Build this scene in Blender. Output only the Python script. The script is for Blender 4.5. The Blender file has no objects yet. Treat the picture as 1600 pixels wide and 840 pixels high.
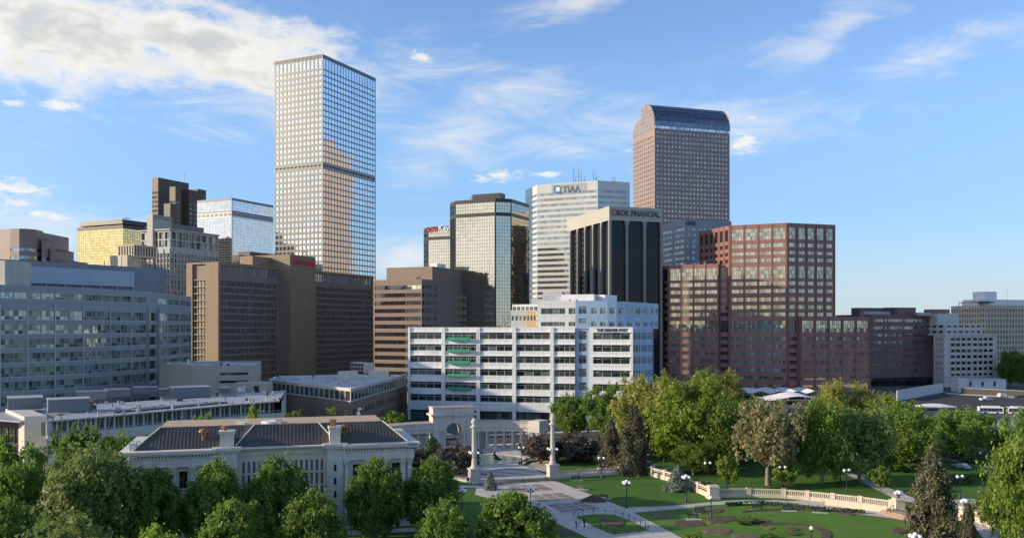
import bpy, math, random
from mathutils import Vector, Matrix
R = math.radians
random.seed(7)
SC = bpy.context.scene
COL = SC.collection

# ------------------------------------------------------------------ camera
F, HX, HY, H = 1380.0, 800.0, 510.0, 38.0      # focal length / horizon of the photograph in its own pixels, eye height (m)
cam_d = bpy.data.cameras.new('camera'); cam = bpy.data.objects.new('camera', cam_d); COL.objects.link(cam)
cam.location = (0, 0, H); cam.rotation_euler = (R(90), 0, 0)
cam_d.sensor_width = 36; cam_d.lens = 36*F/1600; cam_d.shift_y = (HY-420)/1600
cam_d.clip_start = 0.5; cam_d.clip_end = 20000
SC.camera = cam

# ------------------------------------------------------------------ light: evening sun low on the left, sky with broken cloud
SUN_AZ, SUN_EL = -97.0, 17.0                    # degrees from the view axis (negative = left), above the horizon
sun_dir = Vector((math.sin(R(SUN_AZ))*math.cos(R(SUN_EL)), math.cos(R(SUN_AZ))*math.cos(R(SUN_EL)), math.sin(R(SUN_EL))))
sl = bpy.data.lights.new('sun', 'SUN'); sl.energy = 3.3; sl.angle = R(0.6); sl.color = (1.0, 0.82, 0.58)
so = bpy.data.objects.new('sun', sl); COL.objects.link(so)
so.rotation_euler = (-sun_dir).to_track_quat('-Z', 'Y').to_euler(); so.location = (-200, 0, 200)

W = bpy.data.worlds.new('World'); SC.world = W; W.use_nodes = True
SKY_STRENGTH = 0.15
def build_sky():
    nt = W.node_tree; N = nt.nodes; L = nt.links
    N.clear()
    def mt(op, a, b=None, c=None, clamp=False):
        n = N.new('ShaderNodeMath'); n.operation = op; n.use_clamp = clamp
        for i, v in enumerate((a, b, c)):
            if v is None: continue
            if isinstance(v, (int, float)): n.inputs[i].default_value = v
            else: L.new(v, n.inputs[i])
        return n.outputs[0]
    out = N.new('ShaderNodeOutputWorld'); bg = N.new('ShaderNodeBackground'); bg.inputs[1].default_value = SKY_STRENGTH
    L.new(bg.outputs[0], out.inputs[0])
    sky = N.new('ShaderNodeTexSky'); sky.sky_type = 'NISHITA'; sky.sun_disc = False
    sky.sun_elevation = R(SUN_EL); sky.sun_rotation = R(SUN_AZ)
    sky.altitude = 1600; sky.air_density = 0.85; sky.dust_density = 0.0; sky.ozone_density = 2.6
    tc = N.new('ShaderNodeTexCoord'); sp = N.new('ShaderNodeSeparateXYZ'); L.new(tc.outputs['Generated'], sp.inputs[0])
    x, y, z = sp.outputs
    az = mt('ARCTAN2', x, y); el = mt('ARCSINE', z)
    def noise(scale, zs, detail, rough, off=0.0, dist=0.0, ys=1.0):
        mp = N.new('ShaderNodeMapping'); mp.inputs['Scale'].default_value = (1, ys, zs); mp.inputs['Location'].default_value = (off, off*.7, 0)
        L.new(tc.outputs['Generated'], mp.inputs[0])
        n = N.new('ShaderNodeTexNoise'); n.inputs['Scale'].default_value = scale; n.inputs['Detail'].default_value = detail
        n.inputs['Roughness'].default_value = rough; n.inputs['Distortion'].default_value = dist
        L.new(mp.outputs[0], n.inputs['Vector']); return n.outputs['Fac']
    def ellipse(px, py, rx, ry, rot=0.0):
        a0 = math.atan((px-HX)/F); e0 = math.atan((HY-py)/F*math.cos(a0)); c, s = math.cos(R(rot)), math.sin(R(rot))
        da = mt('SUBTRACT', az, a0); de = mt('SUBTRACT', el, e0)
        p = mt('ADD', mt('MULTIPLY', da, c*F/rx*math.cos(a0)**-1*0.9), mt('MULTIPLY', de, s*F/rx))
        q = mt('ADD', mt('MULTIPLY', da, -s*F/ry), mt('MULTIPLY', de, c*F/ry))
        d = mt('SQRT', mt('ADD', mt('MULTIPLY', p, p), mt('MULTIPLY', q, q)))
        return mt('SUBTRACT', 1.0, d)                                   # 1 at the centre, 0 at the rim, negative outside
    def ell_deg(a, e, ra, re):
        p = mt('MULTIPLY', mt('SUBTRACT', az, R(a)), 1/R(ra)); q = mt('MULTIPLY', mt('SUBTRACT', el, R(e)), 1/R(re))
        return mt('SUBTRACT', 1.0, mt('SQRT', mt('ADD', mt('MULTIPLY', p, p), mt('MULTIPLY', q, q))))
    def smooth(v, lo, hi):
        n = N.new('ShaderNodeMapRange'); n.interpolation_type = 'SMOOTHSTEP'; n.inputs[1].default_value = lo; n.inputs[2].default_value = hi
        L.new(v, n.inputs[0]); return n.outputs[0]
    def mx(*vs):
        r = vs[0]
        for v in vs[1:]: r = mt('MAXIMUM', r, v)
        return r
    def mix(f, a, b):
        n = N.new('ShaderNodeMix'); n.data_type = 'RGBA'
        if isinstance(f, (int, float)): n.inputs[0].default_value = f
        else: L.new(f, n.inputs[0])
        for k, v in ((6, a), (7, b)):
            if isinstance(v, tuple): n.inputs[k].default_value = v+(1,)
            else: L.new(v, n.inputs[k])
        return n.outputs[2]
    n_big = noise(7.0, 2.0, 6, .60, 3.1, .3)
    n_fine = noise(26.0, 2.2, 4, .62, 1.3, .4)
    n_puff = noise(48.0, 2.4, 4, .65, 2.2, .6)
    n_str = noise(9.0, 3.4, 5, .62, 7.7, .8)
    n_low = noise(2.6, 2.6, 2, .5, 5.2)
    # heavy cloud bank, and the same kind of cloud elsewhere round the horizon
    bank = mx(ellipse(60, 30, 330, 100, -4), ellipse(310, 62, 270, 80, -10), ellipse(395, 118, 130, 42, -8), ell_deg(-70, 24, 40, 12), ell_deg(-122, 11, 42, 16))   # the bank runs on westwards, under and past the sun
    puffs = mx(ellipse(100, 166, 42, 13), ellipse(22, 297, 90, 24), ellipse(785, 273, 62, 15), ellipse(1165, 222, 44, 30, 12), ellipse(976, 236, 24, 13),
               ellipse(850, 272, 34, 8), ellipse(30, 316, 40, 10), ellipse(88, 340, 52, 17), ellipse(430, 40, 60, 20), ellipse(1175, 184, 20, 5), ellipse(660, 90, 60, 16), ellipse(20, 160, 30, 8), ellipse(55, 332, 20, 8))
    side = mt('MULTIPLY', smooth(mt('ABSOLUTE', az), 0.72, 1.0), mt('SUBTRACT', mt('MULTIPLY', n_low, 2.6), 1.45))   # beyond both sides of the frame and behind
    side = mt('SUBTRACT', mt('MULTIPLY', side, smooth(el, 0.9, 0.25)), mt('SUBTRACT', 1.0, smooth(mt('ABSOLUTE', az), 0.58, 0.95)))
    dn = mt('ADD', mt('MULTIPLY', mt('SUBTRACT', n_big, .5), 1.7), mt('MULTIPLY', mt('SUBTRACT', n_fine, .5), .75))
    body = mt('ADD', mx(mt('MULTIPLY', bank, 1.25), side), mt('MULTIPLY', dn, 1.15))
    d1 = mt('MULTIPLY', smooth(body, -.02, .68), .97)
    d2 = mt('MULTIPLY', smooth(mt('ADD', mt('ADD', mt('MULTIPLY', puffs, 1.0), mt('MULTIPLY', dn, 1.3)), mt('MULTIPLY', mt('SUBTRACT', n_puff, .5), 2.2)), 0.28, 1.25), mt('MULTIPLY', smooth(puffs, -.7, .1), .92))
    wisps = mx(ellipse(745, 190, 190, 85, 28), ellipse(900, 5, 150, 30, 12), ellipse(1310, 45, 130, 50, 25), ellipse(1430, 95, 130, 34, 12), ellipse(1560, 45, 90, 25, -10),
               ellipse(900, 235, 200, 36, -8), ellipse(640, 400, 130, 52), ellipse(640, 410, 100, 40), ellipse(60, 350, 230, 60), ellipse(90, 375, 160, 45), ellipse(1100, 190, 300, 60), ellipse(500, 150, 260, 90, 10))
    d3 = mt('MULTIPLY', smooth(mt('ADD', wisps, mt('MULTIPLY', mt('SUBTRACT', n_str, .5), 2.6)), .0, 1.35), .62)
    thin = mt('MULTIPLY', smooth(n_str, .52, .9), .12)
    dens = mx(d1, d2, d3, thin)
    # thick parts are grey, rims and thin parts bright and a little warm
    shade = smooth(mt('ADD', body, mt('MULTIPLY', mt('SUBTRACT', n_fine, .5), .9)), .35, 1.25)
    ccol = mix(shade, CLOUD_LIT, CLOUD_GREY)
    dt = N.new('ShaderNodeVectorMath'); dt.operation = 'DOT_PRODUCT'; L.new(tc.outputs['Generated'], dt.inputs[0]); dt.inputs[1].default_value = tuple(sun_dir)
    vm = N.new('ShaderNodeVectorMath'); vm.operation = 'SCALE'; L.new(ccol, vm.inputs[0]); L.new(mt('ADD', 1.0, mt('MULTIPLY', smooth(dt.outputs['Value'], .35, 1.0), .9)), vm.inputs['Scale'])   # cloud near the sun glows
    ccol = vm.outputs[0]
    dens = mt('MULTIPLY', dens, smooth(el, -.01, .05))
    warm = smooth(dt.outputs['Value'], .25, .95)                          # summer haze low in the sky, all round, golden towards the sun
    base = mix(mt('MULTIPLY', smooth(el, .34, .10), .68), sky.outputs[0], mix(warm, (1.05, 1.92, 3.05), (3.6, 3.2, 2.7)))
    base = mix(mt('MULTIPLY', smooth(el, .13, .0), .88), base, mix(warm, (2.2, 2.55, 2.70), (4.3, 3.6, 2.5)))
    L.new(mix(dens, base, ccol), bg.inputs[0])
CLOUD_LIT, CLOUD_GREY = (3.7, 3.6, 3.35), (2.45, 2.50, 2.52)
build_sky()
W.cycles.sampling_method = 'MANUAL'; W.cycles.sample_map_resolution = 256

SC.view_settings.view_transform = 'Standard'; SC.view_settings.look = 'None'
SC.view_settings.exposure = 0.82; SC.view_settings.gamma = 1.0; SC.view_settings.use_curve_mapping = False
SC.cycles.max_bounces = 6; SC.cycles.diffuse_bounces = 3; SC.cycles.glossy_bounces = 3; SC.cycles.transmission_bounces = 4; SC.cycles.transparent_max_bounces = 8
SC.cycles.use_denoising = True; SC.cycles.sample_clamp_indirect = 6.0
# ------------------------------------------------------------------ placing helpers
def V2(x, y): return Vector((x, y))
def pt(px, Y): return V2((px-HX)/F*Y, Y)                        # plan point seen in photo column px at depth Y
def gp(px, py):                                                # plan point of a ground pixel
    Y = F*H/(py-HY); return V2((px-HX)/F*Y, Y)
def zp(py, Y): return H-(py-HY)/F*Y                             # height of photo row py at depth Y
def hit(C, d, px):                                              # distance from C along d until photo column px
    k = (px-HX)/F; return (k*C.y-C.x)/(d.x-k*d.y)
A_ = V2(.4207, .9072); B_ = V2(.9072, -.4207)                   # downtown grid: SE fronts run along A_, SW fronts along B_ (left to right)
N_ = V2(-.310, .951); E_ = V2(.951, .310); S_ = -N_             # park grid: S fronts run along E_, W fronts along S_
def nrm(d): return V2(d.y, -d.x)

# ------------------------------------------------------------------ materials
MATS = {}
def newmat(name):
    m = bpy.data.materials.new(name); m.use_nodes = True; nt = m.node_tree; nt.nodes.clear()
    o = nt.nodes.new('ShaderNodeOutputMaterial'); b = nt.nodes.new('ShaderNodeBsdfPrincipled'); nt.links.new(b.outputs[0], o.inputs[0])
    MATS[name] = m; return m, nt, b, o
def _mixrgb(nt, f, a, b, mode='MIX'):
    n = nt.nodes.new('ShaderNodeMix'); n.data_type = 'RGBA'; n.blend_type = mode
    for k, v in ((0, f), (6, a), (7, b)):
        if isinstance(v, (int, float)): n.inputs[k].default_value = v
        elif isinstance(v, tuple): n.inputs[k].default_value = v+(1,) if len(v) == 3 else v
        else: nt.links.new(v, n.inputs[k])
    return n.outputs[2]
def _noise(nt, vec, scale, detail=4, rough=.6):
    n = nt.nodes.new('ShaderNodeTexNoise'); n.inputs['Scale'].default_value = scale; n.inputs['Detail'].default_value = detail; n.inputs['Roughness'].default_value = rough
    nt.links.new(vec, n.inputs['Vector']); return n.outputs['Fac']
def _ramp(nt, v, lo, hi):
    n = nt.nodes.new('ShaderNodeMapRange'); n.inputs[1].default_value = lo; n.inputs[2].default_value = hi; nt.links.new(v, n.inputs[0]); return n.outputs[0]
def mul(c, k): return tuple(min(1, x*k) for x in c)
def matte(name, col, rough=.8, var=.16, scale=.25, spec=.4, metal=0.0, streak=0.12, joints=None, bump=0.0, islands=0.0, col2=None, fine=6.0):
    """stone, concrete, metal panels, paint: two scales of tone variation, vertical weather streaks, optional panel joints (along, width, height, shade)"""
    m, nt, b, o = newmat(name); L = nt.links
    g = nt.nodes.new('ShaderNodeNewGeometry'); P = g.outputs['Position']
    c = _mixrgb(nt, _ramp(nt, _noise(nt, P, scale), .3, .7), mul(col, 1-var), mul(col2 or col, 1+var))
    n2 = _ramp(nt, _noise(nt, P, scale*fine, 3), .25, .75)
    f = nt.nodes.new('ShaderNodeMix'); f.data_type = 'RGBA'; f.blend_type = 'MULTIPLY'; f.inputs[0].default_value = 1
    L.new(c, f.inputs[6]); L.new(_mixrgb(nt, n2, (1-var*.7,)*3, (1, 1, 1)), f.inputs[7]); c = f.outputs[2]
    if streak:
        mp = nt.nodes.new('ShaderNodeMapping'); mp.inputs['Scale'].default_value = (1, 1, .06); L.new(P, mp.inputs[0])
        s = _ramp(nt, _noise(nt, mp.outputs[0], 1.1, 3), .42, .75)
        f = nt.nodes.new('ShaderNodeMix'); f.data_type = 'RGBA'; f.blend_type = 'MULTIPLY'; f.inputs[0].default_value = 1
        L.new(c, f.inputs[6]); L.new(_mixrgb(nt, s, (1, 1, 1), (1-streak,)*3), f.inputs[7]); c = f.outputs[2]
    if joints:
        dj, jw, jh, js = joints[:4]
        dt = nt.nodes.new('ShaderNodeVectorMath'); dt.operation = 'DOT_PRODUCT'; L.new(P, dt.inputs[0]); dt.inputs[1].default_value = (dj.x, dj.y, 0)
        sp = nt.nodes.new('ShaderNodeSeparateXYZ'); L.new(P, sp.inputs[0]); cb = nt.nodes.new('ShaderNodeCombineXYZ')
        L.new(dt.outputs['Value'], cb.inputs[0])
        if len(joints) > 5:                                              # joints of a floor, not of a wall
            d2 = nt.nodes.new('ShaderNodeVectorMath'); d2.operation = 'DOT_PRODUCT'; L.new(P, d2.inputs[0]); d2.inputs[1].default_value = (-dj.y, dj.x, 0); L.new(d2.outputs['Value'], cb.inputs[1])
        else: L.new(sp.outputs[2], cb.inputs[1])
        br = nt.nodes.new('ShaderNodeTexBrick'); L.new(cb.outputs[0], br.inputs['Vector']); br.offset = joints[4] if len(joints) > 4 else .5
        br.inputs['Color1'].default_value = (1, 1, 1, 1); br.inputs['Color2'].default_value = (1-js*.25,)*3+(1,); br.inputs['Mortar'].default_value = (1-js,)*3+(1,)
        br.inputs['Scale'].default_value = 1; br.inputs['Brick Width'].default_value = jw; br.inputs['Row Height'].default_value = jh; br.inputs['Mortar Size'].default_value = min(jw, jh)*.05; br.inputs['Mortar Smooth'].default_value = .3
        f = nt.nodes.new('ShaderNodeMix'); f.data_type = 'RGBA'; f.blend_type = 'MULTIPLY'; f.inputs[0].default_value = 1
        L.new(c, f.inputs[6]); L.new(br.outputs[0], f.inputs[7]); c = f.outputs[2]
    if islands:
        oi = nt.nodes.new('ShaderNodeObjectInfo'); ad = nt.nodes.new('ShaderNodeMath'); ad.operation = 'ADD'; L.new(oi.outputs['Random'], ad.inputs[0]); L.new(g.outputs['Random Per Island'], ad.inputs[1])
        fr = nt.nodes.new('ShaderNodeMath'); fr.operation = 'FRACT'; L.new(ad.outputs[0], fr.inputs[0])
        f = nt.nodes.new('ShaderNodeMix'); f.data_type = 'RGBA'; f.blend_type = 'MULTIPLY'; f.inputs[0].default_value = 1
        L.new(c, f.inputs[6]); L.new(_mixrgb(nt, fr.outputs[0], (1-islands,)*3, (1+islands*.4,)*3), f.inputs[7]); c = f.outputs[2]
    L.new(c, b.inputs['Base Color']); b.inputs['Roughness'].default_value = rough; b.inputs['Metallic'].default_value = metal
    b.inputs['Specular IOR Level'].default_value = spec
    if bump:
        bp = nt.nodes.new('ShaderNodeBump'); bp.inputs['Strength'].default_value = .6; bp.inputs['Distance'].default_value = bump
        L.new(_noise(nt, P, scale*12, 4), bp.inputs['Height']); L.new(bp.outputs[0], b.inputs['Normal'])
    return m
def glass(name, col=(.02, .025, .03), metal=0.0, rough=.04, ior=1.6, wave=.0, var=.5, blinds=0.0, blind_col=(.42, .40, .34)):
    """window glass: each pane differs a little, some have blinds drawn behind them, old panes reflect unevenly"""
    m, nt, b, o = newmat(name); L = nt.links
    g = nt.nodes.new('ShaderNodeNewGeometry'); oi = nt.nodes.new('ShaderNodeObjectInfo')
    ad = nt.nodes.new('ShaderNodeMath'); ad.operation = 'ADD'; L.new(oi.outputs['Random'], ad.inputs[0]); L.new(g.outputs['Random Per Island'], ad.inputs[1])
    fr = nt.nodes.new('ShaderNodeMath'); fr.operation = 'FRACT'; L.new(ad.outputs[0], fr.inputs[0]); r = fr.outputs[0]
    c = _mixrgb(nt, r, mul(col, 1-var), mul(col, 1+var))
    if blinds:
        w = nt.nodes.new('ShaderNodeTexWhiteNoise'); w.noise_dimensions = '1D'; L.new(r, w.inputs['W'])
        t = nt.nodes.new('ShaderNodeMath'); t.operation = 'LESS_THAN'; L.new(w.outputs['Value'], t.inputs[0]); t.inputs[1].default_value = blinds
        c = _mixrgb(nt, t.outputs[0], c, blind_col)
    L.new(c, b.inputs['Base Color']); b.inputs['Metallic'].default_value = metal; b.inputs['Roughness'].default_value = rough; b.inputs['IOR'].default_value = ior
    if wave:
        bp = nt.nodes.new('ShaderNodeBump'); bp.inputs['Strength'].default_value = 1; bp.inputs['Distance'].default_value = wave
        L.new(_noise(nt, g.outputs['Position'], .45, 2), bp.inputs['Height']); L.new(bp.outputs[0], b.inputs['Normal'])
    return m

# ------------------------------------------------------------------ mesh builder
class MB:
    def __init__(s): s.v = []; s.f = []; s.m = []
    def face(s, pts, mi=0):
        n = len(s.v); s.v.extend([tuple(p) for p in pts]); s.f.append(tuple(range(n, n+len(pts)))); s.m.append(mi)
    def box(s, x0, x1, y0, y1, z0, z1, mi=0, M=None):
        c = [(x0, y0, z0), (x1, y0, z0), (x1, y1, z0), (x0, y1, z0), (x0, y0, z1), (x1, y0, z1), (x1, y1, z1), (x0, y1, z1)]
        if M: c = [tuple(M @ Vector(p)) for p in c]
        n = len(s.v); s.v.extend(c)
        for f in ((0, 3, 2, 1), (4, 5, 6, 7), (0, 1, 5, 4), (1, 2, 6, 5), (2, 3, 7, 6), (3, 0, 4, 7)):
            s.f.append(tuple(n+i for i in f)); s.m.append(mi)
        return s
    def fbox(s, p0, d, x0, x1, o0, o1, z0, z1, mi=0):             # box on a facade: along d, outward o, height z
        n = nrm(d); M = Matrix(((d.x, n.x, 0, p0.x), (d.y, n.y, 0, p0.y), (0, 0, 1, 0), (0, 0, 0, 1)))
        # (d, n, z) is left handed, so feed it mirrored
        c = [(x0, o1, z0), (x1, o1, z0), (x1, o0, z0), (x0, o0, z0), (x0, o1, z1), (x1, o1, z1), (x1, o0, z1), (x0, o0, z1)]
        c = [tuple(M @ Vector(p)) for p in c]; k = len(s.v); s.v.extend(c)
        for f in ((0, 3, 2, 1), (4, 5, 6, 7), (0, 1, 5, 4), (1, 2, 6, 5), (2, 3, 7, 6), (3, 0, 4, 7)):
            s.f.append(tuple(k+i for i in f)); s.m.append(mi)
        return s
    def prism(s, poly, z0, z1, mi=0, top=True, bottom=False, mt=None):   # poly counter-clockwise from above
        n = len(poly)
        for i in range(n):
            a, b = poly[i], poly[(i+1) % n]
            s.face([(a[0], a[1], z0), (b[0], b[1], z0), (b[0], b[1], z1), (a[0], a[1], z1)], mi)
        if top: s.face([(p[0], p[1], z1) for p in poly], mi if mt is None else mt)
        if bottom: s.face([(p[0], p[1], z0) for p in reversed(poly)], mi)
        return s
    def sheet(s, poly, z, mi=0): s.face([(p[0], p[1], z) for p in poly], mi); return s
    def tube(s, p, q, r0, r1=None, n=8, mi=0, cap=True):
        p = Vector(p); q = Vector(q); r1 = r0 if r1 is None else r1
        ax = (q-p); ax = ax.normalized() if ax.length > 1e-9 else Vector((0, 0, 1))
        u = ax.cross(Vector((0, 0, 1)) if abs(ax.z) < .9 else Vector((1, 0, 0))).normalized(); w = ax.cross(u)
        k = len(s.v)
        for c, r in ((p, r0), (q, r1)):
            for i in range(n):
                a = 2*math.pi*i/n; s.v.append(tuple(c+u*(r*math.cos(a))+w*(r*math.sin(a))))
        for i in range(n):
            j = (i+1) % n; s.f.append((k+i, k+j, k+n+j, k+n+i)); s.m.append(mi)
        if cap: s.f.append(tuple(k+n+i for i in range(n))); s.m.append(mi); s.f.append(tuple(k+i for i in reversed(range(n)))); s.m.append(mi)
        return s
    def lathe(s, c, prof, n=16, mi=0):
        k = len(s.v)
        for r, z in prof:
            for i in range(n):
                a = 2*math.pi*i/n; s.v.append((c[0]+r*math.cos(a), c[1]+r*math.sin(a), c[2]+z))
        for j in range(len(prof)-1):
            for i in range(n):
                i2 = (i+1) % n; s.f.append((k+j*n+i, k+j*n+i2, k+(j+1)*n+i2, k+(j+1)*n+i)); s.m.append(mi)
        s.f.append(tuple(k+(len(prof)-1)*n+i for i in range(n))); s.m.append(mi)
        return s
    def ball(s, c, r, n=10, mi=0, sz=1.0):
        return s.lathe(c, [(max(.001, r*math.sin(math.pi*j/8)), -r*sz*math.cos(math.pi*j/8)) for j in range(9)], n, mi)
    def mesh(s, name, mats, smooth=False):
        me = bpy.data.meshes.new(name); me.from_pydata(s.v, [], s.f)
        for m in (mats if isinstance(mats, (list, tuple)) else [mats]): me.materials.append(m)
        if max(s.m, default=0): me.polygons.foreach_set('material_index', s.m)
        if smooth: me.polygons.foreach_set('use_smooth', [True]*len(s.f))
        me.update(); return me
    def build(s, name, mats, parent=None, smooth=False, kind=None, label=None):
        if not s.f: return None
        return place(s.mesh(name, mats, smooth), name, parent, kind=kind, label=label)

WM = {}
def place(me, name, parent=None, M=None, kind=None, label=None):
    """a mesh object whose data are in world coordinates (or placed by M), hung under its thing"""
    o = bpy.data.objects.new(name, me); COL.objects.link(o)
    M = M or Matrix(); WM[o.name] = M; o.matrix_basis = M
    if parent is not None:
        o.parent = parent; o.matrix_parent_inverse = WM[parent.name].inverted()
    if kind: o['kind'] = kind
    if label: o['label'] = label
    return o
def tag(o, label, cat, group=None):
    o['label'] = label; o['category'] = cat
    if group: o['group'] = group
    return o
def thing(name, label, cat, loc=(0, 0, 0), group=None, rz=0.0):
    o = bpy.data.objects.new(name, None); COL.objects.link(o); o.empty_display_size = 1
    o.location = loc; o.rotation_euler = (0, 0, rz); WM[o.name] = Matrix.Translation(loc) @ Matrix.Rotation(rz, 4, 'Z')
    return tag(o, label, cat, group)
def lpart(mb, name, mats, root, smooth=False, kind=None):          # a part modelled in its thing's own coordinates
    me = mb.mesh(name, mats, smooth); o = bpy.data.objects.new(name, me); COL.objects.link(o); o.parent = root; WM[o.name] = WM[root.name].copy()
    if kind: o['kind'] = kind
    return o
def lsub(mb, name, mats, part, smooth=False):
    return lpart(mb, name, mats, part, smooth)
def copy_tree(o, parent=None):
    c = o.copy(); COL.objects.link(c); c.parent = parent; WM[c.name] = WM[o.name].copy()
    for ch in list(o.children): copy_tree(ch, c)
    return c
def clone(src, loc, rz, label, sc=None):
    c = copy_tree(src); c.location = loc; c.rotation_euler = (0, 0, rz); c['label'] = label
    if sc: c.scale = sc
    return c
def struct(mb, name, mats): return mb.build(name, mats, kind='structure')

# ------------------------------------------------------------------ facades: a wall with real openings, reveals and panes
def cols_even(L, n, frac, m0=0.0, m1=0.0):
    p = (L-m0-m1)/n; g = p*(1-frac)/2
    return [(m0+i*p+g, m0+(i+1)*p-g) for i in range(n)]
def rows_even(z0, n, pitch, lo, h): return [(z0+i*pitch+lo, z0+i*pitch+lo+h) for i in range(n)]
def facade(wall, p0, d, L, z0, z1, xo, zo, rec=.3, pane=None, mi=0, skip=None, reveal=True, mr=None):
    n = nrm(d); mr = mi if mr is None else mr
    def P(x, z, o=0.0): return (p0.x+d.x*x+n.x*o, p0.y+d.y*x+n.y*o, z)
    def q(xa, xb, za, zb, m=mi):
        if xb-xa > 1e-4 and zb-za > 1e-4: wall.face([P(xa, za), P(xb, za), P(xb, zb), P(xa, zb)], m)
    zc = z0
    for j, (za, zb) in enumerate(sorted(zo)):
        q(0, L, zc, za); zc = zb; xc = 0
        for i, (xa, xb) in enumerate(xo):
            if skip and skip(i, j): continue
            q(xc, xa, za, zb); xc = xb
            if reveal:
                wall.face([P(xa, za), P(xb, za), P(xb, za, -rec), P(xa, za, -rec)], mr); wall.face([P(xa, zb, -rec), P(xb, zb, -rec), P(xb, zb), P(xa, zb)], mr)
                wall.face([P(xa, za, -rec), P(xa, zb, -rec), P(xa, zb), P(xa, za)], mr); wall.face([P(xb, za), P(xb, zb), P(xb, zb, -rec), P(xb, za, -rec)], mr)
            if pane: pane(p0, d, xa, xb, za, zb, rec, i, j)
        q(xc, L, za, zb)
    q(0, L, zc, z1)
def joined(mb, nx=1, nz=1, jit=.012, mi=0, gap=.05, bar=None):
    """panes of one building collected in one mesh; every pane hangs a hair out of true, as real ones do"""
    def f(p0, d, xa, xb, za, zb, rec, i, j):
        n = nrm(d)
        for a in range(nx):
            for b in range(nz):
                x0 = xa+(xb-xa)*a/nx+(gap if a else 0); x1 = xa+(xb-xa)*(a+1)/nx-(gap if a < nx-1 else 0)
                w0 = za+(zb-za)*b/nz+(gap if b else 0); w1 = za+(zb-za)*(b+1)/nz-(gap if b < nz-1 else 0)
                jx, jz = random.uniform(-jit, jit), random.uniform(-jit, jit); c = []
                for (x, z, o) in ((x0, w0, -jx-jz), (x1, w0, jx-jz), (x1, w1, jx+jz), (x0, w1, -jx+jz)):
                    o = o-rec; c.append((p0.x+d.x*x+n.x*o, p0.y+d.y*x+n.y*o, z))
                mb.face(c, mi)
        if bar is not None and (nx > 1 or nz > 1):                       # the dark bars behind the gaps
            o = -rec-.06; bar.face([(p0.x+d.x*x+n.x*o, p0.y+d.y*x+n.y*o, z) for x, z in ((xa, za), (xb, za), (xb, zb), (xa, zb))], 0)
    return f
PANE_CACHE = {}
def windows(root, gm, fm, nx=1, nz=1, bar=.07, name='window', tilt=.004, heights=None):
    """each window an object of its own: panes between real bars; alike windows share their mesh"""
    def f(p0, d, xa, xb, za, zb, rec, i, j):
        w, h = round(xb-xa, 2), round(zb-za, 2); key = (w, h, nx, nz, gm.name, fm.name, bar, heights)
        me = PANE_CACHE.get(key)
        if me is None:
            mb = MB(); zs = [0]+[h*t for t in (heights or [k/nz for k in range(1, nz)])]+[h]
            for a in range(nx):
                for b in range(len(zs)-1):
                    x0, x1, w0, w1 = w*a/nx, w*(a+1)/nx, zs[b], zs[b+1]; jx, jz = random.uniform(-.008, .008), random.uniform(-.008, .008)
                    mb.face([(x0, jx+jz, w0), (x1, -jx+jz, w0), (x1, -jx-jz, w1), (x0, jx-jz, w1)], 0)
            for a in range(nx+1): x = w*a/nx; mb.box(max(0, x-bar/2), min(w, x+bar/2), -.07, .02, 0, h, 1)
            for zz in zs: mb.box(bar/2, w-bar/2, -.06, .02, max(0, zz-bar/2), min(h, zz+bar/2), 1)
            me = mb.mesh(name, [gm, fm]); PANE_CACHE[key] = me
        n = nrm(d); px, py = p0.x+d.x*xa-n.x*rec, p0.y+d.y*xa-n.y*rec
        M = Matrix(((d.x, -n.x, 0, px), (d.y, -n.y, 0, py), (0, 0, 1, za), (0, 0, 0, 1)))
        place(me, name, root, M @ Matrix.Rotation(random.uniform(-tilt, tilt), 4, 'X') @ Matrix.Rotation(random.uniform(-tilt, tilt), 4, 'Z'))
    return f
def text_mesh(s, size, depth=.15, bold=.0):
    cu = bpy.data.curves.new('lettering', 'FONT'); cu.body = s; cu.size = size; cu.extrude = depth; cu.offset = bold; cu.align_x = 'LEFT'; cu.resolution_u = 3
    o = bpy.data.objects.new('lettering', cu); COL.objects.link(o); bpy.context.view_layer.update()
    me = bpy.data.meshes.new_from_object(o.evaluated_get(bpy.context.evaluated_depsgraph_get()))
    bpy.data.objects.remove(o); bpy.data.curves.remove(cu); return me
def lettering(s, p0, d, x0, x1, zb, height, m, root, name='sign_lettering', bold=.0, out=.2, vertical=False):
    """words standing on a facade, stretched to run from x0 to x1 along it"""
    me = text_mesh(s, 1.0, .1, bold); me.materials.clear(); me.materials.append(m)
    xs = [v.co.x for v in me.vertices]; ys = [v.co.y for v in me.vertices]; a, b, c, e = min(xs), max(xs), min(ys), max(ys)
    n = nrm(d)
    for v in me.vertices:
        x = x0+(v.co.x-a)/(b-a)*(x1-x0); z = zb+(v.co.y-c)/(e-c)*height; o = out+v.co.z
        v.co = (p0.x+d.x*x+n.x*o, p0.y+d.y*x+n.y*o, z)
    me.update(); return place(me, name, root)
def poly_ccw(pts):
    a = sum(pts[i][0]*pts[(i+1) % len(pts)][1]-pts[(i+1) % len(pts)][0]*pts[i][1] for i in range(len(pts)))
    return pts if a > 0 else list(reversed(pts))
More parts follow.
